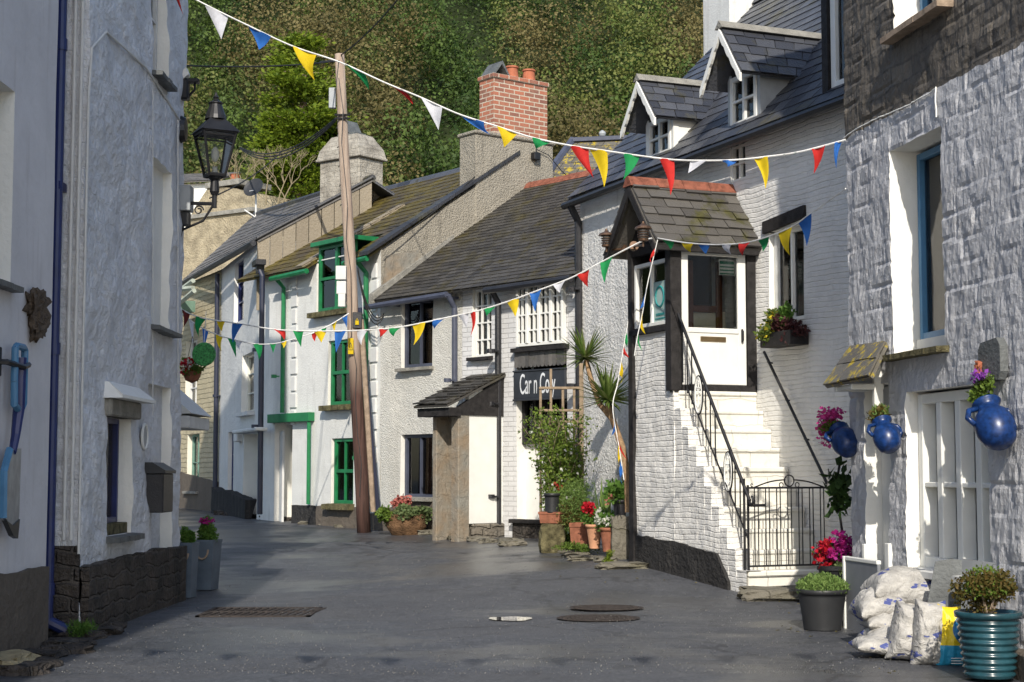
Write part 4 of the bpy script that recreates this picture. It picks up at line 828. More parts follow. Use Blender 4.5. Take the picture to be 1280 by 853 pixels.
s_ = H5.hit(390, 580)[0]; pipe(H5, [(s_, -.07, zb1 - .1), (s_, -.07, 1.0)], .035, M['green'])
s_ = H5.hit(461, 470)[0]; pipe(H5, [(s_, -.25, E5 - .22), (s_, -.07, E5 - .4), (s_, -.07, .8)], .045, M['green'], collars=(1.8, 3.4, 4.2))
mb = MB(); a = H5.hit(341, 523)[0]; b = H5.hit(393, 523)[0]; mb.bbox(a, b, -.12, .02, H5.hit(367, 528)[1], H5.hit(367, 517)[1]); mb.build('lintel_band', M['green'], H5.o)
MB().box(gd[0], gd[1], .4, .44, -.1, gd[3]).build('door', M['paint_reveal'], H5.o)
for (qx, y0, n, dz) in ((368, 345, 9, 21), (468, 330, 15, 21)):
    x = H5.hit(qx, 450)[0]; qn = MB()
    for i in range(n):
        z1 = H5.hit(qx, y0 + i * dz)[1]; z0 = H5.hit(qx, y0 + i * dz + dz - 3)[1]; w_ = .11 if i % 2 else .075; qn.bbox(x - w_, x + w_, -.03, .01, z0, z1, .008)
    qn.build('quoins', M['white_shade'], H5.o)
x0 = H5.hit(366, 640)[0]; x1 = H5.hit(396, 640)[0]
strip(H5, [(x0, H5.hit(366, 632)[1]), (x1, H5.hit(396, 632)[1])], [(x0, 0), (x1, 0)], .03, .02, M['plinth_black'], 'plinth'); strip(H5, [(x1 + .005, H5.hit(396, 632)[1]), (l5, H5.hit(470, 634)[1])], [(x1, 0), (l5, 0)], .025, .02, M['plinth_brown'], 'plinth')
# rust coloured stone patch at the foot of the gable
pt = MB(); pt.add([(l5 + .012, .0, 4.5), (l5 + .012, .75, 4.75), (l5 + .012, .75, 5.35), (l5 + .012, .1, 5.2)], [(0, 1, 2, 3)]); pt.add([(l5 + .0, .0, 4.5), (l5 + .0, .75, 4.75), (l5 + .0, .75, 5.35), (l5 + .0, .1, 5.2)], [(0, 1, 2, 3)]); pt.build('stone_patch', M['rubslate'], H5.o)
# brick chimney on the gable
f_ = lambda y: E5 + kz * y
cx0, cx1 = l5 - .42, l5 + .02; base = MB(); y0, y1 = H5.hits(594, 200, l5)[0], H5.hits(691, 200, l5)[0]; ztb = H5.hits(640, 170, l5)[1]; zb_ = 5.6
base.bbox(cx0 - .06, cx1 + .0, y0, y1, zb_, ztb - .06, .02); base.bbox(cx0 - .1, cx1 + .04, y0 - .03, y1 + .03, ztb - .07, ztb, .02); ch = base.build('chimney', M['w_gable'], H5.o)
br = MB(); b0, b1 = H5.hits(617, 130, l5)[0], H5.hits(684, 130, l5)[0]; ztop = H5.hits(650, 103, l5)[1]
br.box(cx0, cx1 - .02, b0, b1, ztb, ztop); br.bbox(cx0 - .03, cx1 + .01, b0 - .03, b1 + .03, ztop, ztop + .08, .01); br.build('brick_stack', M['brick'], ch)
xm = (cx0 + cx1) / 2; W = b1 - b0
for t in (.46, .78):
    p_ = MB(); p_.lathe([(.12, 0), (.13, .04), (.12, .06), (.105, .2), (.125, .21), (.12, .24), (.095, .24), (.09, .1)], (xm, b0 + W * t, ztop + .08), 16); p_.build('chimney_pot', M['orange_pot'], ch)
p_ = MB(); y = b0 + W * .14; p_.add([(xm - .2, y - .17, ztop + .08), (xm + .2, y - .17, ztop + .08), (xm + .2, y + .0, ztop + .32), (xm - .2, y, ztop + .32), (xm - .2, y - .13, ztop + .08), (xm + .2, y - .13, ztop + .08), (xm + .2, y + .03, ztop + .29), (xm - .2, y + .03, ztop + .29)], [(0, 1, 2, 3), (7, 6, 5, 4), (0, 3, 7, 4), (1, 5, 6, 2)])
p_.add([(xm - .2, y + .2, ztop + .08), (xm + .2, y + .2, ztop + .08), (xm + .2, y + .03, ztop + .34), (xm - .2, y + .03, ztop + .34), (xm - .2, y + .16, ztop + .08), (xm + .2, y + .16, ztop + .08), (xm + .2, y, ztop + .31), (xm - .2, y, ztop + .31)], [(0, 1, 2, 3), (7, 6, 5, 4), (0, 3, 7, 4), (1, 5, 6, 2)]); p_.build('slate_cowl', M['slabslate'], ch)
y_, z_ = H5.hits(668, 195, l5 + .04); bx = MB(); bx.bbox(l5 + .02, l5 + .14, y_ - .07, y_ + .07, z_ - .08, z_ + .05); bx.tube([(l5 + .08, y_, z_), (l5 + .08, y_ + .02, z_ + .15)], .01, 5); bx.tube([(l5 + .06, y_ + .03, z_ + .12), (l5 + .07, y_ + .3, z_ + .05), (l5 + .07, y_ + .6, z_ - .2), (l5 + .07, y_ + .95, z_ - .42)], .008, 5); bx.build('cable_bracket', M['iron'], ch)

# ---- white house left of it and the cream stone one
H6 = House('terraced_cottage', 'tall narrow limewashed house with small deep-set windows, next to the green-trimmed house', (-6.3, 34.5), (-4.76, 30.0)); l6 = H6.len; E6 = 5.95
w1 = H6.rect(293, 304, 326, 402); w2 = H6.rect(302, 318, 442, 515); w3 = H6.rect(285, 292, 540, 625); w4 = H6.rect(304, 332, 541, 660)
wall(H6, 0, l6, -.2, E6, [(*w1, .25), (*w2, .3), (*w3, .15), (w4[0], w4[1], 0, w4[3], .35)], 4, [M['w_w2'], M['paint_reveal'], M['w_w2']], res=.35, disp=uneven(.03, .8, 17), D=2.6)
for q, m_, c_ in ((w1, 'navy', 1), (w2, 'cream', 2), (w3, 'navy', 1)): window(H6, q[0] + .02, q[1] - .01, q[2], q[3], .16 if m_ == 'cream' else .12, M[m_], c_, 3, fw=.05)
sill(H6, w2[0], w2[1], w2[2], .1, M['white_shade'], proud=.14, th=.08)
MB().box(w4[0], w4[1], .3, .34, -.1, w4[3]).build('door', M['white_shade'], H6.o)
hd = MB(); hd.bbox(w4[0] - .1, w4[1] + .05, -.22, .02, w4[3], w4[3] + .07, .02); hd.bbox(w4[0] - .55, w4[0] - .15, -.12, .02, w4[3] - .15, w4[3] + .02, .02); hd.build('door_hood', M['white_shade'], H6.o)
s_ = H6.hit(333, 480)[0]; pipe(H6, [(s_ - .12, -.18, E6 - .55), (s_, -.1, E6 - .8), (s_, -.09, .8)], .05, M['navypipe'], collars=(2.4, 3.8)); hp = MB(); hp.bbox(s_ - .35, s_ + .1, -.24, -.05, E6 - .6, E6 - .5); hp.prism([(s_ - .18, E6 - .5), (s_ + .02, E6 - .5), (s_ - .03, E6 - .75), (s_ - .13, E6 - .75)], 1, -.2, -.06); hp.build('rain_hopper', M['black'], H6.o)
pipe(H6, [(.04, -.1, E6 - .1), (.04, -.08, .8)], .05, M['navypipe'], collars=(3.2,))
strip(H6, [(.3, 1.25), (w3[0], 1.15), (w3[1], 1.2), (l6 - .1, 1.05)], [(.3, .3), (l6 - .1, .3)], .2, .02, M['plinth_black'], 'rock_plinth')
H7 = House('terraced_cottage', 'cream stone house beyond the white cottages, half hidden by the near left building', (-8.9, 39.8), (-6.3, 34.5)); l7 = H7.len; E7 = 5.95
q1 = H7.rect(234, 249, 543, 614); q2 = H7.rect(232, 246, 425, 515)
wall(H7, 0, l7, -.2, E7, [(*q1, .2), (*q2, .2)], 4, [M['w_c'], M['cream'], M['w_c']], res=.4, D=5)
window(H7, q1[0] + .05, q1[1] - .02, q1[2], q1[3], .14, plain('sage_frame', (.14, .25, .2), .5), 2, 2); window(H7, q2[0] + .05, q2[1] - .02, q2[2], q2[3], .14, M['white_shade'], 2, 3)
sill(H7, q1[0], q1[1], q1[2], .1, M['concrete'], proud=.1, th=.06); strip(H7, [(0, 1.75), (l7, 1.35)], [(0, .3), (l7, .3)], .03, .02, M['plinth_brown'], 'plinth')
# their shared slate roof, higher at its far end
h_ = H6.hits(322, 301, l6 + .06); ra = Vector((l6 + .06, h_[0], h_[1])); h_ = H6.hits(466, 225, l6 + .06); rc = Vector((l6 + .06, h_[0], h_[1])); rb_, rd = H6.loc(P(222, 358, 38.2)), H6.loc(P(318, 271, 38.4)); print('w2', ra, rc)
mb = MB(); na = 9
for i in range(na):
    a_, b_ = ra.lerp(rc, i / na), ra.lerp(rc, (i + 1) / na - .006); mb.add([(l6 + .01, a_.y, 4.6), (l6 + .01, b_.y, 4.6), (l6 + .01, b_.y, b_.z), (l6 + .01, a_.y, a_.z), (l6 + .035 + .01 * (i % 2), a_.y, 4.6), (l6 + .035, b_.y, 4.6), (l6 + .035, b_.y, b_.z - .02), (l6 + .035 + .01 * (i % 2), a_.y, a_.z - .02)], [(0, 1, 2, 3), (7, 6, 5, 4), (0, 4, 5, 1), (1, 5, 6, 2), (2, 6, 7, 3), (3, 7, 4, 0)])
mb.build('slate_hung_gable', M['sl_wash'], H6.o)
mb = MB(); slates(mb, rb_, ra, rd, rc, .33, .22, th=.02); ro = mb.build('roof', M['sl_grey'], H6.o)
mb = MB(); bk = Vector((0, 3.2, -1.9)); slates(mb, rc + bk, rd + bk, rc, rd, .6, .6); mb.build('rear_slope', M['sl_blue'], ro)
mb = MB(); mb.tube([ra + Vector((0, -.02, .04)), rc + Vector((0, 0, .05))], .035, 6); mb.tube([rb_ + Vector((0, -.08, -.05)), ra + Vector((0, -.08, -.05))], .06, 6); mb.tube([rd + Vector((0, 0, .04)), rc + Vector((0, 0, .04))], .07, 6); mb.build('verge_trim', M['sl_dark'], ro)
# tapering whitewashed chimney
c = H6.loc(P(437, 230, 31.6)); X0, X1 = H6.loc(P(397, 230, 31.9)), H6.loc(P(480, 230, 31.3))
cm = thing('chimney_stack', 'broad flaking whitewashed chimney stack with slate cowl, behind the pole', 'chimney', P(438, 260, 31.5), R(-38)); mb = MB(); zt = P(438, 203, 31.5).z - cm.location.z; z2 = P(438, 172, 31.5).z - cm.location.z
mb.bbox(-.52, .56, -.35, .35, -1.2, zt, .02); mb.bbox(-.58, .62, -.41, .41, zt, zt + .05, .01)
lv = [(-.56, .60, -.39, .39, zt + .05), (-.52, .56, -.36, .36, zt + .22), (-.32, .38, -.22, .22, z2)]
vs = [(x, y, z) for (a, b, c_, d, z) in lv for x, y in ((a, c_), (b, c_), (b, d), (a, d))]; mb.add(vs, [(i * 4 + j, i * 4 + (j + 1) % 4, i * 4 + 4 + (j + 1) % 4, i * 4 + 4 + j) for i in range(2) for j in range(4)] + [(8, 9, 10, 11)]); mb.build('stack', M['whitechimney'], cm)
mb = MB(); mb.bbox(-.2, .25, -.18, .18, z2, z2 + .06); mb.add([(-.16, -.2, z2 + .06), (-.02, -.2, z2 + .33), (.12, -.2, z2 + .06), (-.16, .2, z2 + .06), (-.02, .2, z2 + .33), (.12, .2, z2 + .06), (-.12, -.2, z2 + .06), (-.02, -.2, z2 + .26), (.08, -.2, z2 + .06), (-.12, .2, z2 + .06), (-.02, .2, z2 + .26), (.08, .2, z2 + .06)], [(0, 1, 4, 3), (1, 2, 5, 4), (6, 9, 10, 7), (7, 10, 11, 8), (0, 6, 7, 1), (1, 7, 8, 2), (3, 4, 10, 9), (4, 5, 11, 10)]); mb.build('slate_cowl', M['slabslate'], cm)
# stone gable + chimney far left, with satellite dish
Hs = House('stone_cottage', 'far cream stone gable with broad chimney, behind the street lantern', (-8.2, 42.6), (-5.9, 41.0)); a = Hs.hit(226, 300)[0]; b = Hs.hit(316, 300)[0]
mb = MB(); pts = [Hs.hit(x, y) for x, y in ((205, 420), (345, 420), (340, 300), (310, 268), (296, 236), (262, 232), (242, 262), (222, 305))]; mb.prism(pts, 1, 0, 2.5); mb.build('gable', plain('pale_rubble', (.34, .29, .2), .9, .1, var=.35, nscale=3, bump=.05), Hs.o)
mb = MB(); p_, q_ = Hs.hit(258, 234), Hs.hit(300, 234); mb.bbox(p_[0], q_[0], -.06, 1.2, p_[1] - .05, p_[1] + .1); u_, v_ = Hs.hit(240, 272), Hs.hit(318, 272); mb.bbox(u_[0], v_[0], -.08, 1.2, u_[1] - .05, u_[1] + .06); mb.build('coping', M['concrete'], Hs.o)
c_ = Hs.hit(277, 230); mb = MB(); mb.lathe([(.14, 0), (.12, .25), (.14, .28)], (c_[0], .5, c_[1] + .05), 12); mb.build('chimney_pot', M['orange_pot'], Hs.o)
hh = House('slate_roofed_house', 'distant dark slate roof with white eaves at the far left edge of the row', (-11.5, 44), (-6.5, 43)); a_, b_ = hh.hit(215, 232), hh.hit(252, 232)
mb = MB(); zt = hh.hit(230, 205)[1]; ze = hh.hit(230, 229)[1]; slates(mb, (0, -.2, ze), (3.6, -.2, ze), (.4, 1.5, zt), (3.6, 1.5, zt), .3, .3); mb.build('roof', M['sl_grey'], hh.o); MB().box(.1, 3.5, 0, 3, 0, ze - .03).build('wall', M['paint'], hh.o)
ds = thing('satellite_dish', 'round grey satellite dish on a pole above the slate roof', 'satellite dish', P(318, 236, 38)); mb = MB(); Md = Matrix.Rotation(R(62), 4, 'X') @ Matrix.Rotation(R(-20), 4, 'Y'); mb.lathe([(.0, .0), (.1, .008), (.2, .035), (.26, .06), (.255, .066), (.19, .045), (.0, .012)], n=24, M_=Md, closed=False); mb.build('dish', M['darkgrey'], ds); mb = MB(); mb.tube([(0, .02, 0), (.02, .1, -.15), (.05, .1, -1.9)], .025, 6); mb.tube([(0, -.02, -.05), (-.05, -.35, -.12)], .012, 5); mb.tube([(-.25, .1, -.5), (.05, .1, -.7)], .02, 5); mb.build('mast', M['white_shade'], ds)
# glazed lean-to frame over cream house front
gl = thing('glazed_canopy', 'weathered white and green timber canopy frame over cream house front', 'canopy', H7.w(l7 - 1.3, -.5, 0), H7.rz); mb = MB()
zq = lambda y: (590 - y) * 35 / 2000 + 1.57
for (x0, y0, x1, y1) in ((-1.3, 372, 1.2, 355), (-1.3, 392, 1.3, 368), (-.9, 358, -.2, 388), (-.4, 360, -.35, 395), (.2, 372, .25, 400), (-1.3, 384, .1, 405), (.1, 360, 1.2, 364)): mb.tube([(x0, -.2, zq(y0)), (x1, -.1, zq(y1))], .055, 5)
mb.build('frame', plain('weathered_pale_timber', (.33, .36, .30), .8, var=.3), gl); mb = MB(); mb.box(-1.2, -.1, -.15, .3, zq(386), zq(372)); mb.build('panel', plain('sage_panel', (.12, .2, .15), .6), gl)
# small lichened roof with finial, beyond the shop
hn = House('slate_roofed_house', 'small roof yellow with lichen and a ball finial, beyond the shop roof', (1.2, 34.2), (6.2, 33.2)); mb = MB(); a_ = hn.hit(716, 180)[0]; b_ = hn.hit(900, 180)[0]; zt = hn.hit(720, 178)[1]; c_ = hn.hit(686, 208)[0]
slates(mb, (c_, -1.1, zt - 1.15), (b_, -1.1, zt - 1.15), (a_, 0, zt), (b_, 0, zt), .3, .2); mb.build('roof', M['sl_lichen'], hn.o); mb = MB(); mb.bbox(a_ - .05, b_, -.1, .1, zt, zt + .09); mb.tube([(c_, -1.1, zt - 1.1), (a_, 0, zt + .06)], .08, 6); mb.build('ridge_tiles', M['slatepipe'], hn.o); MB().box(c_ + .2, b_, -.8, 2, 0, zt - 1.0).build('wall', M['w_gable'], hn.o)
f_ = hn.hit(753, 175); mb = MB(); mb.tube([(f_[0], 0, zt), (f_[0], 0, zt + .1)], .02, 6); mb.lathe([(.01, 0), (.06, .03), (.08, .08), (.06, .13), (.01, .16)], (f_[0], 0, zt + .08), 12); mb.build('finial', M['grey'], hn.o)

# ---- left side of the street
HL2 = House('stone_cottage', 'shaded white painted rubble house carrying the street lantern, on the left', (-3.65, 13.55), (-3.65, 17.6)); lL = HL2.len
u1 = HL2.rect(191, 209, -60, 100); nch = HL2.rect(189, 214, 205, 412); lw = HL2.rect(132, 163, 522, 668); rc_ = HL2.rect(187, 214, 482, 695)
wall(HL2, 0, lL, -.2, 7.6, [(u1[0], u1[1], u1[2], u1[2] + 1.3, .2), (*nch, .12), (*lw, .22), (rc_[0], rc_[1], rc_[2], rc_[3], .13)], 4, [M['w_l2'], M['paint_reveal'], M['w_l2']], res=.07, disp=lambda x, z: .045 * noise.noise(Vector((x * 1.1, z * 1.1, 30))) + .026 * noise.noise(Vector((x * 3.2, z * 4.2, 31))) + .010 * noise.noise(Vector((x * 9, z * 12, 32))) + max(0, (2.2 - z)) * -.02, D=5, ridge=(2.5, 9.6))
roof(HL2, -.1, lL + .1, 7.6, 2.5, 9.6, 5, M['sl_dark'], w=.5, e=.4)
MB().box(nch[0], nch[1], .1, .14, nch[2], nch[3]).build('blocked_window', M['paint_reveal'], HL2.o); MB().box(rc_[0], rc_[1], .11, .14, rc_[2], rc_[3]).build('blocked_doorway', M['w_l2'], HL2.o)
window(HL2, u1[0] + .02, u1[1] - .02, u1[2] + .03, u1[2] + 1.28, .14, M['white_shade'], 1, 2)
window(HL2, lw[0] + .28, lw[1] - .0, lw[2] + .1, lw[3], .16, M['navy'], 1, 1, fw=.05); mb = MB(); mb.bbox(lw[0] + .05, lw[0] + .28, .12, .2, lw[2] + .1, lw[3]); [mb.box(lw[0] + .05, lw[0] + .28, .1, .125, lw[2] + .1 + .3 * i, lw[2] + .12 + .3 * i) for i in range(4)]; mb.build('shutter', M['white_shade'], HL2.o)
MB().bbox(lw[0], lw[1], .02, .2, lw[2], lw[2] + .1).build('window_base', M['moss_stone'], HL2.o)
sill(HL2, lw[0], lw[1], lw[2], .15, M['slabslate'], proud=.14, th=.06); sill(HL2, nch[0], nch[1], nch[2], .08, M['slabslate'], proud=.12, th=.05, over=.1); sill(HL2, u1[0], u1[1], u1[2], .1, M['slabslate'], proud=.12, th=.05)
a, b = lw[0] - .06, lw[1] + .16; z = lw[3]; mb = MB(); mb.bbox(a, b, -.06, .1, z, z + .16, .015); mb.build('lintel', M['concrete'], HL2.o); mb = MB()
mb.add([(a - .05, .02, z + .16), (b + .12, .02, z + .16), (b + .05, .02, z + .31), (a + .02, .02, z + .31), (a - .05, -.17, z + .16), (b + .12, -.17, z + .16), (b + .05, -.02, z + .31), (a + .02, -.02, z + .31), (a - .05, -.17, z + .19), (b + .12, -.17, z + .19)], [(0, 1, 5, 4), (4, 5, 9, 8), (8, 9, 6, 7), (7, 6, 2, 3), (0, 4, 8, 7, 3), (1, 2, 6, 9, 5)]); mb.build('window_hood', M['paint'], HL2.o)
strip(HL2, [(0.0, HL2.hit(106, 706)[1]), (HL2.hit(180, 690)[0], HL2.hit(180, 688)[1]), (lL, HL2.hit(224, 682)[1])], [(0, -.1), (lL, -.1)], .10, .02, M['plinth_stone'], 'plinth')
mb = MB(); mb.bbox(-.03, .02, -.02, 1.0, -.1, .95); mb.build('plinth', M['plinth_stone'], HL2.o)
# mirror oval on wall
# cables on the wall
cb = MB(); pth = [(97, 690), (101, 400), (106, 120), (112, 60), (130, 40), (155, 62), (180, 85), (200, 115), (222, 150)]
cb.tube([(max(.0, HL2.hit(x, y)[0]) if x > 108 else -.05, -.02 if x > 108 else -.02 - .0, HL2.hit(max(x, 109), y)[1]) for x, y in pth], .012, 6)
cb.tube([(HL2.hit(188, y)[0], -.025, HL2.hit(188, y)[1]) for y in (110, 250, 400, 520)], .005, 5); cb.tube([(HL2.hit(219, y)[0], -.03, HL2.hit(219, y)[1]) for y in (150, 300, 410, 480)], .008, 5); cb.build('cable', M['white_shade'], HL2.o)
mb = MB(); [mb.tube([(-.04, y, 1.0), (-.04, y, 6.5)], .016, 8) for y in (.05, .11)]; mb.build('pipe', M['white_shade'], HL2.o)
mb = MB(); mb.tube([(-.16, .20, .3), (-.16, .20, 7.5)], .048, 12); [mb.tube([(-.16, .20, z - .05), (-.16, .20, z + .05)], .058, 12) for z in (.6, 2.6, 5.2)]; mb.box(-.2, .0, .16, .24, 3.95, 4.02); mb.tube([(-.16, .20, .34), (-.12, .05, .26)], .05, 10); mb.build('drainpipe', M['navy'], HL2.o)

HL1 = House('rendered_house', 'smooth grey-rendered house wall at the left edge with dark brown base', (-3.80, 8.8), (-3.757, 13.0)); l1 = HL1.len
rv = HL1.rect(-60, 16, 85, 345)
wall(HL1, 0, l1, -.2, 7.4, [(rv[0], rv[1], rv[2], rv[3], .25)], 4, [M['w_l1'], M['paint_reveal'], M['w_l1']], res=.3, disp=uneven(.02, .8, 40), D=5, ridge=(2.5, 9.2)); roof(HL1, -.1, l1 + .08, 7.4, 2.5, 9.2, 5, M['sl_dark'], w=.5, e=.4)
window(HL1, rv[0] + .05, rv[1] - .12, rv[2], rv[3], .2, M['white_shade'], 2, 2); sill(HL1, rv[0], rv[1], rv[2], .2, M['slabslate'], proud=.1, th=.05)
a_ = HL1.hit(10, 350)
strip(HL1, [(0, HL1.hit(0, 720)[1]), (l1, HL1.hit(60, 706)[1])], [(0, -.1), (l1, -.1)], .03, .02, M['plinth_brown'], 'plinth')
# neighbours the frame does not show but whose shade falls in the picture
H0 = House('rendered_house', 'plain white house beside the camera, outside the frame on the left', (-3.4, 3.0), (-3.4, 8.2)); wall(H0, 0, H0.len, -.2, 9.3, [], 4, [M['w_l1'], M['paint_reveal']], res=1, D=5, ridge=(2.5, 10.3)); roof(H0, 0, H0.len, 9.3, 2.5, 10.3, 5, M['sl_dark'], w=.6, e=.5)
H8 = House('gabled_house', 'plain white gabled house hidden behind the lantern house', (-4.5, 17.9), (-4.5, 21.2)); wall(H8, 0, H8.len, -.2, 9.8, [], 4, [M['w_w2'], M['paint_reveal']], res=1, D=5, ridge=(2.5, 12.6)); roof(H8, 0, H8.len, 9.8, 2.5, 12.6, 5, M['sl_dark'], w=.6, e=.5)

# ============================================================ THINGS IN THE STREET
def on(H, px, py, d=0.0):        # a point standing d metres in front of the facade
    s, z = H.hit(px, py, -d); return H.w(s, -d, z)
def placed(H, name, label, cat, px, py, d=0.0, group=None): return thing(name, label, cat, on(H, px, py, d), H.rz, group)
def rotx(a, b=0, c=0): return Matrix.Rotation(c, 4, 'Z') @ Matrix.Rotation(b, 4, 'Y') @ Matrix.Rotation(a, 4, 'X')

# ---- kerb ledges
def ledge(name, label, pts, width_in, h, mat, seed, side=1):
    """rough raised strip: outer edge polyline (ground points), going in by width"""
    root = thing(name, label, 'kerb', (0, 0, 0)); mb = MB(); n = 0
    for a, b in zip(pts, pts[1:]):
        a, b = Vector(a), Vector(b); l = (b - a).length; m = max(1, int(l / .42)); d = (b - a).normalized(); q = Vector((-d.y, d.x, 0)) * side
        for i in range(m):
            for j in range(max(1, int(width_in / .4))):
                c = a + d * (l * (i + .5) / m) + q * (.2 + j * .4); z = gz(c.x, c.y); n += 1
                c = c + Vector((rng.uniform(-.1, .1), rng.uniform(-.1, .1), 0)); rock(mb, (c.x, c.y, z + h * rng.uniform(-.1, .2)), (l / m * rng.uniform(.5, .9), .3 * rng.uniform(.8, 1.3), h * (1.3 + .5 * rng.random())), seed + n, 5, .16)
    mb.build('stones', mat, root); return root
LG = masonry('ledge_rock', (.17, .155, .125), .5, .4, .01, .3, .04, 1, (.13, .12, .09), (.08, .075, .03), .7)
ledge('stone_kerb', 'low rocky kerb in front of the shop and flower pots', [ground(665, 682), ground(700, 694), ground(740, 706), ground(770, 716)], .5, .06, LG, 10)
ledge('stone_kerb', 'thin stone kerb along the foot of the pebble-rendered cottage', [ground(470, 660), ground(545, 672), ground(640, 684)], .4, .07, LG, 60)
ledge('stone_kerb', 'shaded rubble kerb along the base of the left buildings', [Vector((-3.32, 11.0, 0)), Vector((-3.28, 13.2, 0)), Vector((-3.45, 14.5, 0))], .4, .07, M['plinth_stone'], 120)
ledge('stone_kerb', 'pale gravel kerb under the green-trimmed house', [ground(365, 655), ground(430, 660)], .3, .06, LG, 160)
ledge('stone_kerb', 'rough dark kerb under the limewashed house', [ground(258, 643), ground(340, 652)], .3, .10, M['plinth_stone'], 170)
r_ = thing('kerb_stone', 'worn stone kerb block beside the last white step', 'kerb stone', ground(978, 750)); mb = MB(); rock(mb, (0, .1, .04), (.8, .35, .16), 5); mb.build('stone', LG, r_)
r_ = thing('kerb_stone', 'sunlit yellowish stone slab in the bottom left corner', 'stone slab', (-3.42, 11.55, .26)); mb = MB(); rock(mb, (-.12, -.1, -.03), (.25, .5, .12), 15); mb.build('stone', plain('sandy_slab', (.36, .30, .18), .9, .2, var=.3, bump=.02), r_)

# ---- utility pole
pb = P(455, 659, 26.15); pb.z = gz(pb.x, pb.y) - .02; pt = P(424, 68, pb.y); pole = thing('utility_pole', 'tall weathered leaning wooden utility pole in front of the green-trimmed house', 'utility pole', pb); hh_ = pt.z - pb.z; lean = (pt.x - pb.x)
def pp(t, dx=0, dy=0): return Vector((lean * t + dx, dy, hh_ * t))
def pole_t(py): return (P(430, py, pb.y).z - pb.z) / hh_
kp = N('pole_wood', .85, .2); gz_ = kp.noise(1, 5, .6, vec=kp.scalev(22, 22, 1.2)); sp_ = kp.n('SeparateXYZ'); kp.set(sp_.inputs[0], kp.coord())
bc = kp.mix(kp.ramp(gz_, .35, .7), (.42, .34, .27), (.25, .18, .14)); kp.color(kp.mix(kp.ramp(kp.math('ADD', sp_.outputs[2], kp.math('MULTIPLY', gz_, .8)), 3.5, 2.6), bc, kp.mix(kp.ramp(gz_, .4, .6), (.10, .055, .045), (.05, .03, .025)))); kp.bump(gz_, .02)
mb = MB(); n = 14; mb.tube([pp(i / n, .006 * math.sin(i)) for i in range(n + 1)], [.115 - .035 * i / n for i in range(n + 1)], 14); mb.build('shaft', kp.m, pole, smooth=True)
t = pole_t(124); mb = MB(); q = pp(t, -.14, -.05); mb.bbox(q.x - .06, q.x + .05, q.y - .05, q.y + .05, q.z - .17, q.z + .17); mb.build('terminal_box', M['grey'], pole)
for (xa, ya, xb, yb_, nm) in ((420, 333, 433, 350, 'meter_box'), (421, 352, 433, 368, 'meter_box'), (423, 368, 432, 384, 'junction_box')):
    a, b = P(xa, yb_, pb.y - .15) - pb, P(xb, ya, pb.y - .15) - pb; MB().bbox(a.x, b.x, a.y - .06, a.y + .06, a.z, b.z).build(nm, M['white_shade'], pole)
a, b = P(435, 443, pb.y - .14) - pb, P(442, 423, pb.y - .14) - pb; sg = MB().bbox(a.x, b.x, a.y - .01, a.y + .004, a.z, b.z, .003).build('warning_sign', M['f_yellow'], pole)
mb = MB(); xm_ = (a.x + b.x) / 2; zm_ = (a.z + b.z) / 2 - .01; y_ = a.y - .012; tr_ = [(xm_ - .035, zm_ - .05), (xm_ + .035, zm_ - .05), (xm_, zm_ + .07)]
for i in range(3): u, v = tr_[i], tr_[(i + 1) % 3]; mb.tube([(u[0], y_, u[1]), (v[0], y_, v[1])], .005, 4)
mb.tube([(xm_ + .008, y_, zm_ + .03), (xm_ - .008, y_, zm_), (xm_ + .008, y_, zm_ - .005), (xm_, y_, zm_ - .035)], .004, 4); mb.build('warning_triangle', M['black'], sg)
a, b = P(441, 411, pb.y - .05) - pb, P(453, 391, pb.y - .05) - pb; bx = MB().bbox(a.x, b.x, a.y - .08, a.y + .06, a.z, b.z).build('switch_box', M['black'], pole); c_ = (a + b) / 2; mb = MB(); mb.bbox(c_.x - .03, c_.x + .03, a.y - .1, a.y - .08, a.z + .05, a.z + .12); mb.tube([(c_.x - .02, a.y - .09, a.z + .12), (c_.x, a.y - .09, a.z + .16), (c_.x + .02, a.y - .09, a.z + .12)], .006, 5); mb.build('padlock', M['f_yellow'], bx)
mb = MB(); mb.tube([pp(pole_t(400), .14, -.05), pp(pole_t(640), .17, -.03)], .045, 8); mb.build('conduit', M['wood'], pole); mb = MB(); mb.tube([pp(pole_t(385), .12, .0), pp(pole_t(645), .25, .0)], .04, 8); mb.build('cable_guard', M['navypipe'], pole)
mb = MB(); t = pole_t(150); [mb.tube([pp(t, -.12, -.1) + Vector((0, 0, dz)), pp(t, .14, -.1) + Vector((0, 0, dz))], .018, 6) for dz in (0, .06)]; mb.tube([pp(pole_t(76), -.05, 0), pp(pole_t(80), -.32, -.1)], .02, 5); mb.build('cable_clamp', M['iron'], pole)
mb = MB(); [mb.tube([pp(pole_t(y), -.1, -.08), pp(pole_t(y), -.08, -.16)], .01, 5) for y in range(90, 390, 24)]; mb.tube([pp(pole_t(y), .03 * math.sin(y), -.13) for y in range(100, 640, 40)], .008, 4); mb.build('fixings', M['iron'], pole)

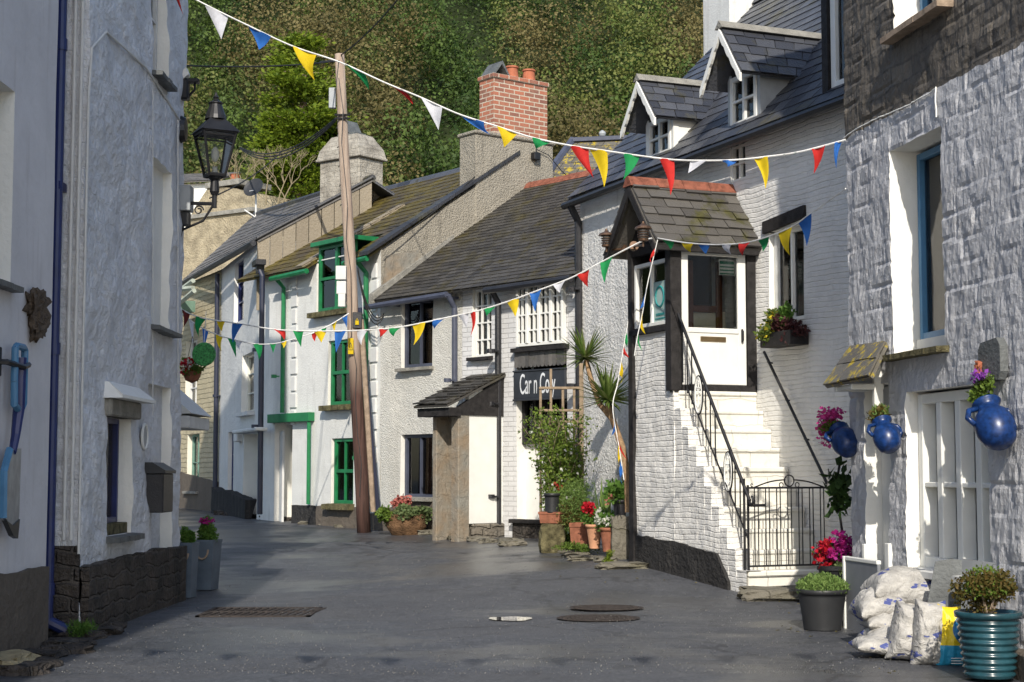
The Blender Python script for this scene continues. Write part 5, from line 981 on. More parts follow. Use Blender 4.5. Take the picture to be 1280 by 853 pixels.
# ---- overhead cables
def cable(label, a, b, sag, r=.012, n=1, group=None):
    root = thing('overhead_cable', label, 'cable', a, group=group); b = Vector(b) - Vector(a); mb = MB()
    for k_ in range(n): mb.tube([b * (i / 12) + Vector((0, 0, -sag * (1 + .12 * k_) * 4 * (i / 12) * (1 - i / 12) - .02 * k_)) for i in range(13)], r, 5)
    mb.build('wire', M['cable'], root)
cable('thin wire running up from the pole top to the upper right', P(425, 70, pb.y), P(520, -30, 22), .1, .011)
cable('thin wire from the pole top to the lantern house', P(425, 76, pb.y), P(222, 82, 18.2), .05, .011)
cable('sagging bundle of black wires from the pole to the far gable', P(420, 148, pb.y), P(300, 184, 38), .35, .014, 3)
cable('thin wire from the satellite dish down past the lantern', P(352, 190, 36), P(262, 248, 24), .1, .012)
cable('loop of black wire between pole and green downpipe', P(447, 335, pb.y), P(480, 392, 26.4), .35, .01, 3)
cable('diagonal wire on the grey gable below the brick chimney', P(478, 312, 26.5), P(600, 215, 28.0), .06, .01)

# ---- street lantern
lp = P(270, 118, 17.4); lbz = P(270, 250, 17.4).z; lan = thing('street_lantern', 'black Victorian street lantern on scrolled bracket at the corner of the left house', 'street lamp', (lp.x, lp.y, lbz))
Ht_ = lp.z - lbz; u = Ht_ / 132
def fr(w_, z): return [(-w_, -w_, z), (w_, -w_, z), (w_, w_, z), (-w_, w_, z)]
zt_, zb_ = 57 * u, 16 * u * 0 + 15 * u; zt_ = 83 * u; zb_ = 30 * u; wt, wb = 20.5 * u, 10 * u
Rl = Matrix.Rotation(R(28), 4, 'Z')
mb = MB()
for (x, y) in ((-1, -1), (1, -1), (1, 1), (-1, 1)): mb.tube([Rl @ Vector((x * wb, y * wb, zb_)), Rl @ Vector((x * wt, y * wt, zt_))], .016, 6)
for (w_, z, r) in ((wt, zt_, .022), (wb, zb_, .022), (wt * .97, zt_ - 5 * u, .01)):
    q = [Rl @ Vector(v) for v in fr(w_, z)]; mb.tube(q + [q[0]], r, 6)
mb.lathe([(wb * .8, zb_), (wb * .7, zb_ - 4 * u), (5 * u, zb_ - 6 * u), (6 * u, zb_ - 20 * u), (4 * u, zb_ - 24 * u)], n=14); mb.build('frame', M['iron'], lan)
for i in range(4):
    q0 = [Rl @ Vector(v) for v in fr(wb * .97, zb_)]; q1 = [Rl @ Vector(v) for v in fr(wt * .97, zt_)]; MB().quad(q0[i], q0[(i + 1) % 4], q1[(i + 1) % 4], q1[i]).build('pane', M['glass'], lan)
cap = MB(); q0 = [Rl @ Vector(v) for v in fr(wt * 1.18, zt_)]; q1 = [Rl @ Vector(v) for v in fr(wt * .48, zt_ + 17 * u)]; cap.add(q0 + q1, [(i, (i + 1) % 4, 4 + (i + 1) % 4, 4 + i) for i in range(4)] + [(3, 2, 1, 0), (4, 5, 6, 7)])
cap.lathe([(13.5 * u, 17 * u), (12.5 * u, 22 * u), (8.5 * u, 33 * u), (7.5 * u, 36 * u), (9 * u, 37 * u), (9 * u, 38 * u), (4 * u, 41 * u), (2.5 * u, 43 * u), (3.8 * u, 45 * u), (2.5 * u, 47 * u), (1 * u, 51 * u)], (0, 0, zt_), 16); cap.build('hood', M['iron'], lan)
mb = MB(); mb.lathe([(.02, 0), (.045, .05), (.04, .12), (.015, .16)], (0, 0, zb_ + .16), 10); mb.lathe([(.03, 0), (.03, .1)], (0, 0, zb_), 8); mb.build('bulb', M['paint'], lan, smooth=True)
mb = MB(); xw = -3.66 - lp.x; mb.tube([(0, 0, -5 * u), (xw, .05, -3 * u)], .02, 6); mb.tube([(-.02, 0, -8 * u), (-.12, 0, -26 * u), (xw, .05, -38 * u)], .015, 6); mb.tube([(-.17 + (.055 - .0045 * t) * math.cos(t), 0, -13 * u + (.055 - .0045 * t) * math.sin(t)) for t in [i * .5 for i in range(18)]], .009, 5); mb.tube([(.0, 0, 9 * u), (0, 0, -10 * u)], .028, 8); mb.build('bracket', M['iron'], lan)
q = P(230, 110, 17.5); fl_ = thing('security_light', 'black floodlight and camera on the wall above the street lantern', 'floodlight', q); mb = MB(); mb.bbox(-.07, .06, -.06, .06, -.14, .10, .02); mb.tube([(.05, 0, -.1), (.12, 0, -.02), (.12, 0, .06)], .015, 6); mb.bbox(.04, .17, -.05, .05, .05, .10, .01); mb.build('housing', M['iron'], fl_); MB().prism([(-.09, .10), (.03, .22), (.06, .14), (-.05, .05)], 1, -.06, .05).build('lens', M['paint'], fl_)
q = P(231, 249, 17.5); el = thing('meter_box', 'grey electrical box on the left house beside the lantern bracket', 'electrical box', q); mb = MB(); mb.bbox(-.08, .08, -.1, .1, -.14, .14); mb.build('box', M['grey'], el); mb = MB(); mb.bbox(-.08, .06, -.06, .06, -.3, -.15); mb.tube([(.0, -.05, -.3), (-.04, -.05, -.45)], .012, 5); mb.build('lower_unit', M['darkgrey'], el)
q = P(227, 162, 17.5); el = thing('cable_junction', 'round black junction box with cables on the corner of the left house', 'junction box', q); mb = MB(); mb.lathe([(.0, -.05), (.1, -.04), (.12, .0), (.1, .05), (.0, .06)], n=14, M_=Matrix.Rotation(R(90), 4, 'Y') @ Matrix.Diagonal((1.3, 1, 1, 1))); mb.build('box', M['iron'], el)

# ---- things on the left walls
ml = placed(HL2, 'letterbox', 'black wall letterbox with hinged lid on the left white house', 'letterbox', 190, 613, .0); k_ = 14.2 / 2000 * 1.0; mb = MB(); mb.bbox(-.34, .12, -.19, .01, -.22, .17, .01); mb.build('box', M['black'], ml)
mb = MB(); mb.prism([(-.21, .17), (.02, .17), (.02, .28), (-.08, .28), (-.21, .20)], 0, -.36, .14); mb.build('lid', M['darkgrey'], ml)
ov = placed(HL2, 'oval_plaque', 'small white oval ring plaque above the letterbox', 'plaque', 181, 546, .02); mb = MB(); mb.tube([(.11 * math.cos(t), 0, .12 * math.sin(t)) for t in [i * math.pi / 10 for i in range(21)]], .014, 6); mb.build('ring', M['paint'], ov); mb = MB(); mb.add([(0.105 * math.cos(t), .0, .115 * math.sin(t)) for t in [i * math.pi / 10 for i in range(20)]], [tuple(range(20))]); mb.build('plate', M['grey'], ov)
ma = placed(HL1, 'stone_carving', 'rough brown carved stone mask on the grey wall at the left edge', 'carving', 46, 392, .03); mb = MB(); rock(mb, (0, 0, .04), (.42, .09, .2), 33, 6, .3); rock(mb, (.0, -.01, -.1), (.26, .09, .2), 34, 6, .3); rock(mb, (.02, 0, .13), (.3, .05, .12), 37, 5, .3); mb.build('carving', plain('brown_carved_stone', (.13, .10, .075), .9, .2, var=.4, nscale=15, bump=.03), ma)
spd = placed(HL1, 'garden_spade', 'blue-handled spade hanging from an iron wall bracket at the left edge', 'spade', 16, 550, .10); Z = lambda y: (550 - y) * 12.3 / 2000
mb = MB(); mb.tube([(0, 0, Z(480)), (0, 0, Z(440)), (.06, 0, Z(437)), (.32, 0, Z(437)), (.38, 0, Z(440)), (.38, 0, Z(505)), (.30, 0, Z(512)), (.19, 0, Z(480))], .028, 8); mb.tube([(0, 0, Z(480)), (.02, 0, Z(508)), (.15, 0, Z(512))], .028, 8); mb.build('handle', M['blueframe'], spd)
mb = MB(); mb.tube([(.2, 0, Z(450)), (.2, 0, Z(512)), (.10, 0, Z(545)), (.0, 0, Z(565))], [.05, .045, .035, .03], 8); mb.build('shaft', M['navy'], spd)
mb = MB(); pr_ = [(-.12, Z(562)), (.28, Z(560)), (.26, Z(640)), (.2, Z(662)), (.0, Z(652)), (-.28, Z(642)), (-.30, Z(585))]; mb.prism(pr_, 1, -.012, .012); bl = mb.build('blade', plain('worn_blade', (.22, .25, .29), .35, .5, .4, var=.3), spd); mb = MB(); mb.tube([(-.12, 0, Z(562)), (-.31, 0, Z(588)), (-.29, 0, Z(642))], .03, 6); mb.build('blade_edge', M['blueframe'], bl); mb = MB(); mb.prism([(.0, Z(652)), (-.25, Z(645)), (.02, Z(664)), (.2, Z(668)), (.25, Z(645))], 1, -.02, .018); mb.build('tip', M['darkgrey'], bl)
mb = MB(); mb.tube([(-.25, .1, Z(458)), (-.2, .02, Z(458)), (.15, -.04, Z(462)), (.34, -.04, Z(458))], .022, 6); mb.bbox(-.32, -.18, .06, .11, Z(475), Z(440)); mb.build('bracket', M['iron'], spd)
for ch in spd.children: ch.scale.x = .6
# tall planters by the corner
def foliage_plant(root, c, r, n, mat, size, seed, clumps=9, name='foliage', aspect=.55, up=.3, low=-1.0): return leaves(name, mat, blob(n, c, r, seed, clumps, .3, low), size, root, aspect, seed, up=up)
def sq_planter(px0, px1, pyt, pyb, label, flower):
    q = ground((px0 + px1) / 2, pyb); q.y += .1; k = q.y / 2000; W = (px1 - px0) * k / 2; Hq = (pyb - pyt) * k * 1.0; root = thing('planter', label, 'planter', (q.x, q.y, gz(q.x, q.y)), R(-12), 'tall square planters by the corner'); mb = MB()
    def ring(w_, z): return [(-w_, -w_, z), (w_, -w_, z), (w_, w_, z), (-w_, w_, z)]
    rs = ring(W * .78, 0) + ring(W * .98, Hq) + ring(W * 1.02, Hq) + ring(W * 1.02, Hq + .03) + ring(W * .88, Hq + .03) + ring(W * .85, Hq - .06)
    mb.add(rs, [(3, 2, 1, 0)] + [(i * 4 + j, i * 4 + (j + 1) % 4, i * 4 + 4 + (j + 1) % 4, i * 4 + 4 + j) for i in range(5) for j in range(4)] + [(20, 21, 22, 23)]); mb.build('tub', plain('slate_blue_tub_%d' % px0, (.10, .13, .165), .5, .4, var=.2), root)
    mb = MB(); mb.tube([(W * .55 * math.cos(t), -W * .94 - .01 , Hq * .85 + W * .8 * math.sin(t)) for t in [math.pi + i * math.pi / 8 for i in range(9)]], .012, 6); mb.build('rope_handle', M['wood'], root)
    foliage_plant(root, (0, 0, Hq + .07), (W * 1.15, W, .20), 2200, L['mid'], .035, px0)
    if flower: leaves('flowers', L['magenta'], blob(90, (0, -.02, Hq + .24), (.09, .08, .06), px0 + 1, 4), .035, root, .9, 3)
sq_planter(241, 270, 680, 738, 'grey-blue tapered planter with rope handle and one pink flower', True)
sq_planter(220, 242, 684, 748, 'narrow grey-blue planter half hidden by the corner of the left house', False)
# ---- hanging things by the cream house
q = P(255, 443, 22); hd_ = thing('hanging_disc', 'round green textured disc hanging in front of the cream house', 'hanging disc', q); mb = MB(); mb.lathe([(0, -.02), (.155, -.018), (.165, 0), (.155, .018), (0, .02)], n=28, M_=Matrix.Rotation(R(90), 4, 'X')); mb.build('disc', plain('mottled_green', (.06, .30, .08), .5, .4, var=.7, nscale=40, bump=.01), hd_); mb = MB(); mb.tube([(0, 0, .16), (.02, 0, .6)], .005, 4); mb.build('cord', M['ropewhite'], hd_)
q = P(240, 465, 22.3); hb_ = thing('hanging_basket', 'hanging basket of green leaves and red flowers below the green disc', 'hanging basket', q); mb = MB(); mb.lathe([(.0, -.16), (.09, -.12), (.13, -.02), (.135, 0)], n=14); mb.build('basket', M['terracotta'], hb_); foliage_plant(hb_, (0, 0, .03), (.22, .2, .16), 700, L['lime'], .05, 4); leaves('flowers', L['redp'], blob(120, (-.03, -.1, .05), (.2, .12, .14), 9, 6), .045, hb_, .9, 5); leaves('flowers', L['whitep'], blob(50, (-.02, -.1, .08), (.15, .12, .1), 19, 6), .04, hb_, .9, 6); mb = MB(); mb.tube([(.1, 0, 0), (0, 0, .5)], .004, 4); mb.tube([(-.1, 0, 0), (0, 0, .5)], .004, 4); mb.build('chains', M['iron'], hb_)
q = P(229, 505, 19.8); aw = thing('door_canopy', 'small white pitched canopy sticking out behind the left house', 'canopy', q); mb = MB(); mb.prism([(-.3, .25), (.13, -.12), (-.3, -.14)], 1, -.1, 1.2); mb.bbox(-.3, .1, -.1, 1.2, -.3, -.15); mb.build('hood', M['white_shade'], aw)

# ---- copper wall lamps on the porch
def wall_lamp(px, py, Y, label, arm_to):
    q = P(px, py, Y); root = thing('wall_lamp', label, 'wall lamp', q, 0, 'copper wall lamps on the porch'); cp_ = M['copper']
    mb = MB(); mb.lathe([(.03, -.09), (.055, -.085), (.06, -.06), (.045, -.055)], n=14); mb.lathe([(.045, .045), (.10, .05), (.085, .075), (.03, .10), (.015, .12), (.012, .135)], n=16); [mb.lathe([(.065, -.045 + .028 * i), (.068, -.04 + .028 * i), (.065, -.035 + .028 * i), (.05, -.04 + .028 * i)], n=14) for i in range(4)]; mb.build('cage', cp_, root)
    mb = MB(); mb.lathe([(.042, -.055), (.045, .045)], n=12); mb.build('glass', M['grey'], root); a = arm_to - q; mb = MB(); mb.tube([(0, 0, -.09), (0, 0, -.15)], .012, 6); mb.tube([(0, 0, -.13), a + Vector((0, 0, 0))], .014, 6); d_ = a.normalized(); mb.tube([a - d_ * .03, a + d_ * .02], .055, 12); mb.build('arm', cp_, root)
M['copper'] = plain('aged_copper', (.14, .085, .055), .45, .5, .7, var=.4, nscale=20)
sA = s_far; wall_lamp(804, 292, 17.75, 'copper caged wall lamp on the front corner of the porch', H2.w(s_door - .25, -wst - .06, P(823, 303, 18.0).z) + Vector((-.3, -.2, 0)))
wall_lamp(758, 300, 19.2, 'copper caged wall lamp on the far corner of the porch, against the white wall', H2.w(s_far - .0, -wst - .10, P(778, 312, 19.3).z))

# ---- window box
fb = placed(H2, 'window_box', 'window box of yellow-green and dark purple foliage under the cottage window', 'window box', 980, 420, .14); mb = MB(); mb.bbox(-.30, .32, -.13, .12, -.12, .04); mb.build('trough', M['blackwood'], fb)
foliage_plant(fb, (-.14, -.04, .12), (.26, .2, .24), 1500, L['yellow'], .055, 31, 10); foliage_plant(fb, (.17, -.04, .06), (.24, .2, .2), 1200, L['purple'], .045, 32, 10); foliage_plant(fb, (.08, .0, .2), (.2, .14, .2), 500, L['mid'], .05, 33, 8)

# ---- blue jugs on the stone house
def jug(px, py, d, label, tilt, sc, kind):
    root = placed(H1, 'wall_jug', label, 'jug planter', px, py, d, 'blue glazed jugs hung on the stone house'); A = Matrix.Rotation(R(tilt), 4, 'Y') @ Matrix.Diagonal((sc, sc, sc, 1))
    prof = [(.0, -.19), (.075, -.185), (.115, -.15), (.145, -.07), (.150, .0), (.13, .07), (.095, .115), (.08, .14), (.085, .165), (.105, .19), (.110, .20), (.100, .20), (.075, .17), (.07, .13)]
    mb = MB(); mb.lathe(prof, n=28, M_=A, closed=False); mb.build('body', M['blueglaze'], root, smooth=True)
    for sg in (-1, 1): mb = MB(); mb.tube([A @ Vector(v) for v in ((.0, sg * .09, .15), (.0, sg * .16, .13), (.0, sg * .19, .06), (.0, sg * .15, .0))], .022 * sc, 8); mb.build('handle', M['blueglaze'], root, smooth=True)
    mth = A @ Vector((0, 0, .20)); up_ = (A.to_3x3() @ Vector((0, 0, 1))).normalized()
    return root, mth, up_
rt_, m_, u_ = jug(1056, 551, .06, 'blue jug overflowing with pink and yellow-green flowers at the corner of the stone house', -55, .85, 1)
foliage_plant(rt_, m_ + Vector((-.05, 0, .0)), (.13, .13, .15), 700, L['lime'], .04, 41); leaves('flowers', L['pink'], np.concatenate([blob(200, m_ + Vector((-.06, -.05, .13)), (.17, .14, .10), 42, 10), blob(160, m_ + Vector((-.20, -.05, -.02)), (.07, .1, .16), 43, 9)]), .036, rt_, .9, 44)
rt_, m_, u_ = jug(1108, 545, .14, 'blue jug with short green plant between door and barred window', -36, .76, 2)
foliage_plant(rt_, m_ + Vector((-.03, 0, .06)), (.10, .1, .11), 600, L['brownbush'], .035, 45, 8, up=1)
leaves('sprigs', L['heath'], blob(250, m_ + Vector((-.03, 0, .08)), (.1, .1, .1), 46), .03, rt_, .4, 46, up=1)
rt_, m_, u_ = jug(1243, 531, .14, 'blue jug with purple flowers right of the barred window', -38, .95, 3)
foliage_plant(rt_, m_ + Vector((-.05, 0, .07)), (.11, .1, .14), 800, L['lime'], .035, 47, 9, up=1); leaves('flowers', L['violet'], blob(60, m_ + Vector((-.04, -.04, .20)), (.1, .08, .05), 48), .03, rt_, .9, 48)
pq = placed(H1, 'slate_plaque', 'dark slate plaque with small orange ornament above right jug', 'plaque', 1241, 450, .03); mb = MB(); mb.prism([(-.17, -.14), (.13, -.15), (.17, -.09), (.17, .09), (.12, .15), (-.13, .13), (-.17, .08)], 1, -.03, .03); mb.build('slab', M['sl_porch'] if False else M['slabslate'], pq); mb = MB(); rock(mb, (-.12, -.05, -.03), (.05, .04, .05), 3, 4, .3); rock(mb, (-.125, -.05, -.08), (.04, .03, .06), 6, 4, .3); mb.build('ornament', M['orange_pot'], pq)
# lichened slate canopy over the door
dc = placed(H1, 'door_canopy', 'sloping slate door canopy covered in yellow lichen on white bracket', 'canopy', 1098, 470, 0); mb = MB(); 
Ld = lambda x, y, d: (lambda h: Vector((h[0] - dcs, d, h[1] - dcz)))(H1.hit(x, y, d))
dcs, dcz = H1.hit(1098, 470, 0); cq = [Ld(1031, 483, -.30), Ld(1088, 471, -.30), Ld(1064, 434, -.01), Ld(1108, 428, -.01)]; slates(mb, *cq, .3, .24, th=.016, lift=.02); mb.build('slate_top', M['sl_lichen'], dc)
mb = MB(); mb.bbox(.0, .05, -.26, .03, -.12, -.07); mb.bbox(.0, .055, -.06, .02, -.42, .14); mb.bbox(-.36, -.31, -.26, .03, -.12, -.07); mb.bbox(-.33, .02, -.25, -.21, -.115, -.075); mb.build('bracket', M['paint'], dc)

# ---- foreground right: pots, bags, slab
def pot_round(q, r0, r1, h, mat, ribs=0, rim=.012, n=36):
    pr = [(0, 0), (r0, 0)]; m = max(10, ribs * 6)
    for i in range(m + 1): t = i / m; pr.append((r0 + (r1 - r0) * t + (.008 * math.sin(t * ribs * 2 * math.pi) if ribs else 0), .01 + (h - .05) * t))
    pr += [(r1 + rim, h - .04), (r1 + rim + .004, h - .005), (r1 + rim - .004, h), (r1 - .012, h), (r1 - .02, h - .05), (0, h - .05)]; return MB().lathe(pr, n=n, closed=False)
q = ground(1031, 789); q.y += .1; k = q.y / 2000; bp_ = thing('plant_pot', 'black plastic pot of bright green heather on the road edge', 'plant pot', (q.x, q.y, gz(q.x, q.y))); hq = 50 * k
pot_round(q, 23 * k, 29 * k, hq, M['darkgrey'], 0, .014).build('pot', M['darkgrey'], bp_, smooth=True); MB().lathe([(0, hq - .045), (28 * k, hq - .045)], closed=False).build('soil', M['soil'], bp_)
g_ = np.random.default_rng(2); a_ = g_.uniform(0, 6.28, 3600); r_ = np.sqrt(g_.random(3600)) * 31 * k; h_ = g_.random(3600) * .17 * (1 - (r_ / (42 * k)) ** 2); leaves('foliage', L['heath'], np.stack([r_ * np.cos(a_), r_ * np.sin(a_), hq - .04 + h_], 1), .032, bp_, .35, 8, up=1.6)
q = Vector((3.03, 14.55, 0)); q.z = gz(q.x, q.y); k = q.y / 2000; pk = thing('plant_pot', 'pot of crimson and magenta flowers behind the heather pot', 'plant pot', P(1043, 735, q.y)); zb_ = pk.location.z
mb = pot_round(q, .10, .14, .2, None); mb.build('pot', M['black'], pk); foliage_plant(pk, (0, 0, .30), (.2, .18, .2), 700, L['dark'], .045, 51); leaves('flowers', L['magenta'], blob(520, (.05, -.04, .33), (.2, .16, .19), 52, 10), .042, pk, .9, 52); leaves('flowers', L['redp'], blob(220, (-.12, -.06, .30), (.12, .12, .15), 53, 8), .04, pk, .9, 53); foliage_plant(pk, (.08, -.1, .16), (.14, .1, .08), 300, L['sedum'], .04, 54)
st_ = MB(); st_.bbox(-.13, .13, -.12, .12, gz(q.x, q.y) - zb_ - .1, -.001, .01); st_.build('stand', M['blackwood'], pk)
cl = thing('climbing_plant', 'dark leafy climber against the corner of the stone house', 'climbing plant', P(1050, 665, 14.6)); mb = MB(); mb.tube([(0, 0, -.5), (.02, 0, 0), (-.03, 0, .4), (.03, 0, .75)], .012, 5); mb.build('stem', M['blackwood'], cl); foliage_plant(cl, (-.0, 0, .30), (.12, .12, .42), 160, L['dark'], .10, 55, 12, aspect=.7, up=-.3)
# flood board at the door
q = ground(1090, 786); fbd = thing('flood_board', 'grey flood board standing across the doorway', 'flood board', H1.w(H1.hit(1089, 700)[0], -.10, 0), H1.rz); sB0, sB1 = H1.hit(1072, 740)[0] - H1.hit(1089, 700)[0], H1.hit(1108, 740)[0] - H1.hit(1089, 700)[0]; zT_ = H1.hit(1089, 702)[1]
mb = MB(); mb.bbox(sB0, sB1 + .1, -.015, .015, .18, zT_); mb.build('board', M['grey'] if False else plain('grey_board', (.19, .20, .22), .6, .3, var=.08), fbd); mb = MB(); mb.bbox(sB0 - .02, sB0 + .02, -.03, .03, .15, zT_ + .03); mb.bbox(sB0, sB1 + .1, -.022, .02, zT_ - .005, zT_ + .03); mb.build('frame', M['paint'], fbd)
# sandbags
ks = N('woven_sack', .75, .3); vv = ks.noise(1, 4, .7, vec=ks.scalev(6, 6, 14)); b_ = ks.mix(ks.ramp(vv, .4, .7), (.47, .455, .425), (.26, .25, .235)); b_ = ks.mix(ks.ramp(ks.noise(1, 3, .6, vec=ks.scalev(5, 3, 11)), .60, .62), b_, (.07, .09, .26)); ks.color(b_); ks.bump(ks.math('ADD', ks.noise(9, 3, .6, dist=1.5), ks.math('MULTIPLY', ks.noise(120, 2), .08)), .03)
def sack(px0, px1, py0, py1, Y, label, depth, seed, tilt=0, mat=None, upright=False, grp='piled sandbags', name='sandbag'):
    """a filled sack: a pillow with squared, pinched corners, sagging and creased"""
    c = P((px0 + px1) / 2, (py0 + py1) / 2, Y); k = Y / 2000; a, b = (px1 - px0) * k / 2, (py1 - py0) * k / 2; root = thing(name, label, 'sandbag', c, 0, grp); n = 44; vs = []; fs = []
    for side in (1, -1):
        for j in range(n + 1):
            for i in range(n + 1):
                u = math.sin((i / n - .5) * math.pi); v = math.sin((j / n - .5) * math.pi); t = max(0, (1 - abs(u) ** 3.2)) ** .42 * max(0, (1 - abs(v) ** 3.0)) ** .46
                q = 1 - .10 * (1 - v * v); q2 = 1 - .10 * (1 - u * u); ed = max(abs(u), abs(v))
                cr = abs(noise.noise(Vector((u * 1.6 + seed * 3.1, v * 1.6, seed * 1.7 + side)))) ** .9 * .30 + abs(noise.noise(Vector((u * 3.6 + seed, v * 3.4, seed + 9 + side)))) * .13 * (.4 + ed) + .02 * noise.noise(Vector((u * 6, v * 6, seed)))
                th_ = side * max(0, t) * (1.12 - cr); wob = .05 * noise.noise(Vector((u * 2, v * 2, seed + 20)))
                if upright: p = Vector((u * a * q + wob * a, -th_ * depth, v * b * q2)); p.x *= 1 - .12 * v * (1 if v > 0 else .2)
                else: p = Vector((u * a * q * 1.06, v * depth * 1.15 * q2, th_ * b * .95 - b * .28 * u * u - b * .12 * v * v + wob * b))
                vs.append(Matrix.Rotation(R(tilt), 3, 'Y') @ p)
    m = (n + 1) ** 2
    for s_ in (0, 1):
        for j in range(n):
            for i in range(n): q = s_ * m + j * (n + 1) + i; f = (q, q + 1, q + n + 2, q + n + 1); fs.append(f if s_ else f[::-1])
    MB().add(vs, fs).build('sack', mat or ks.m, root, smooth=True); return root, a, b
sack(1088, 1168, 708, 760, 12.75, 'full white sandbag lying on top of the pile', .24, 1, 8)
sack(1068, 1122, 735, 772, 12.7, 'crumpled white sandbag at the upper left of the pile', .22, 2, -12)
sack(1104, 1160, 748, 786, 12.7, 'white sandbag squeezed in the middle of the pile', .22, 3, 5)
sack(1080, 1136, 764, 788, 12.6, 'flattened white sandbag in the middle left of the pile', .2, 4, 3)
sack(1080, 1136, 780, 806, 12.5, 'white sandbag low in the pile near the flood board', .2, 5, -3)
sack(1068, 1120, 796, 816, 12.15, 'blue-printed sandbag lying flat on the road at the left', .16, 6, 6)
sack(1112, 1166, 754, 828, 12.0, 'large upright white sandbag leaning on the pile', .17, 7, 10, upright=True)
sack(1140, 1182, 750, 834, 11.8, 'upright white and blue sandbag beside the yellow compost bag', .14, 8, 4, upright=True)
# slate slab and boards leaning on the wall
sl_ = thing('slate_slab', 'large grey slate slab leaning on wall behind the bags', 'slate slab', P(1180, 790, 12.05)); k = 12.3 / 2000; mb = MB()
mb.prism([(-30 * k, -20 * k), (28 * k, -20 * k), (38 * k, 85 * k), (10 * k, 88 * k), (-8 * k, 84 * k)], 1, -.025, .025); mb.build('slab', M['slabslate'], sl_); sl_.rotation_euler = (R(-8), 0, R(-12))
sl_ = thing('slate_slab', 'second grey board standing behind the teal pot', 'board', P(1228, 790, 11.55)); mb = MB(); mb.prism([(-25 * k, -20 * k), (30 * k, -20 * k), (30 * k, 78 * k), (-22 * k, 84 * k)], 1, -.02, .02); mb.build('slab', plain('grey_board_two', (.13, .14, .15), .7, .3, var=.15), sl_); sl_.rotation_euler = (R(-6), 0, R(-25))
# compost bag
def bagmat():
    k = N('printed_bag', .4, .5); sp = k.n('SeparateXYZ'); k.set(sp.inputs[0], k.coord()); lo_ = k.math('LESS_THAN', sp.outputs[2], -.055); d = k.math('SUBTRACT', sp.outputs[0], .115); e = k.math('SUBTRACT', sp.outputs[2], .06)
    rr = k.math('SQRT', k.math('ADD', k.math('MULTIPLY', d, d), k.math('MULTIPLY', e, e))); ring = k.math('MULTIPLY', k.math('LESS_THAN', rr, .12), k.math('GREATER_THAN', rr, .045)); c = k.mix(lo_, (.78, .58, .02), (.03, .32, .52)); c = k.mix(ring, c, (.02, .16, .36)); k.color(c); k.bump(k.noise(7, 4), .03); return k.m
cb_, a, b = sack(1169, 1207, 756, 836, 11.75, 'yellow and blue plastic bag of compost standing beside the teal pot', .09, 12, 2, mat=bagmat(), upright=True, grp=None, name='compost_bag'); cb_['category'] = 'compost bag'
mb = MB(); [mb.box(-.03 + .0, .05, -.118, -.112, -.145 - .018 * i, -.139 - .018 * i) for i in range(3)]; mb.build('small_print', M['paint'], cb_)
# teal ribbed pot with shrub
q = P(1237, 846, 10.95); k = q.y / 2000; tp = thing('plant_pot', 'big ribbed teal glazed pot with bronze-green shrub at the right corner', 'plant pot', q); hq = 80 * k; pot_round(q, 30 * k, 38 * k, hq, None, 9, .014, 44).build('pot', M['teal'], tp, smooth=True); MB().lathe([(0, hq - .045), (37 * k, hq - .045)], closed=False).build('soil', M['soil'], tp)
mb = MB(); [mb.tube([(0, 0, hq - .05), (.1 * math.cos(a), .1 * math.sin(a), hq + .14)], [.012, .005], 5) for a in range(7)]; mb.build('stems', M['wood'], tp); foliage_plant(tp, (-.01, 0, hq + .14), (40 * k, .22, 30 * k), 3600, L['brownbush'], .028, 61, 16); foliage_plant(tp, (-.01, 0, hq + .17), (38 * k, .2, 26 * k), 1300, L['lime'], .026, 62, 16)
q = P(1278, 850, 10.9); sx = thing('stone_step', 'dark stone step block at the bottom right corner', 'step', q); MB().bbox(-.02, .7, -.3, .9, -.15, .18, .015).build('block', M['plinth_brown'], sx)

# ---- plants by the shop
tr_ = thing('trellis', 'weathered square wooden trellis in front of the shop window', 'trellis', P(705, 640, 22.2)); k = 22.2 / 2000; mb = MB()
for (x, y0) in ((676, 486), (689, 462), (704, 486), (718, 486)): mb.bbox((x - 705) * k - .018, (x - 705) * k + .018, -.01, .012, 0, (640 - y0) * k)
mb.bbox((727 - 705) * k - .03, (727 - 705) * k + .03, -.03, .03, -.2, (640 - 455) * k)
for y in (486, 514, 528, 556, 584, 612): mb.bbox((674 - 705) * k, (727 - 705) * k, -.026, -.011, (640 - y) * k - .018, (640 - y) * k + .018)
mb.build('lattice', plain('trellis_wood', (.25, .19, .13), .85, .2, var=.3, nscale=14), tr_)
cl = thing('climbing_plant', 'tall loose climbing plant with small pale flowers on the trellis', 'climbing plant', P(700, 665, 21.9)); k = 21.9 / 2000; g_ = np.random.default_rng(77); mb = MB(); P_ = []
for i in range(46):
    x = g_.uniform(-.12, .3); pts = [Vector((x, g_.uniform(-.05, .1), 0))]; h = g_.uniform(.8, 1.62); dx = g_.uniform(-.42, .12)
    for j in range(1, 8): t = j / 7; pts.append(Vector((x + dx * t * t + .05 * math.sin(5 * t + i), pts[0].y + .05 * math.sin(3 * t + i), h * t)))
    mb.tube(pts, .005, 3, caps=False)
    for j in range(8): P_.append(np.array(pts[j]) + g_.normal(size=(26, 3)) * (.05, .05, .07))
mb.build('stems', M['wood'], cl); P_ = np.concatenate(P_); leaves('foliage', L['lime'], P_, .045, cl, .55, 71); leaves('foliage', L['yellowgreen'], P_[::2] + .015, .045, cl, .55, 72); leaves('flowers', L['whitep'], P_[::80] + (0, -.08, 0), .05, cl, .9, 73); leaves('flowers', L['redp'], blob(14, (-.02, -.12, .62), (.05, .03, .04), 7, 4), .05, cl, .9, 74)
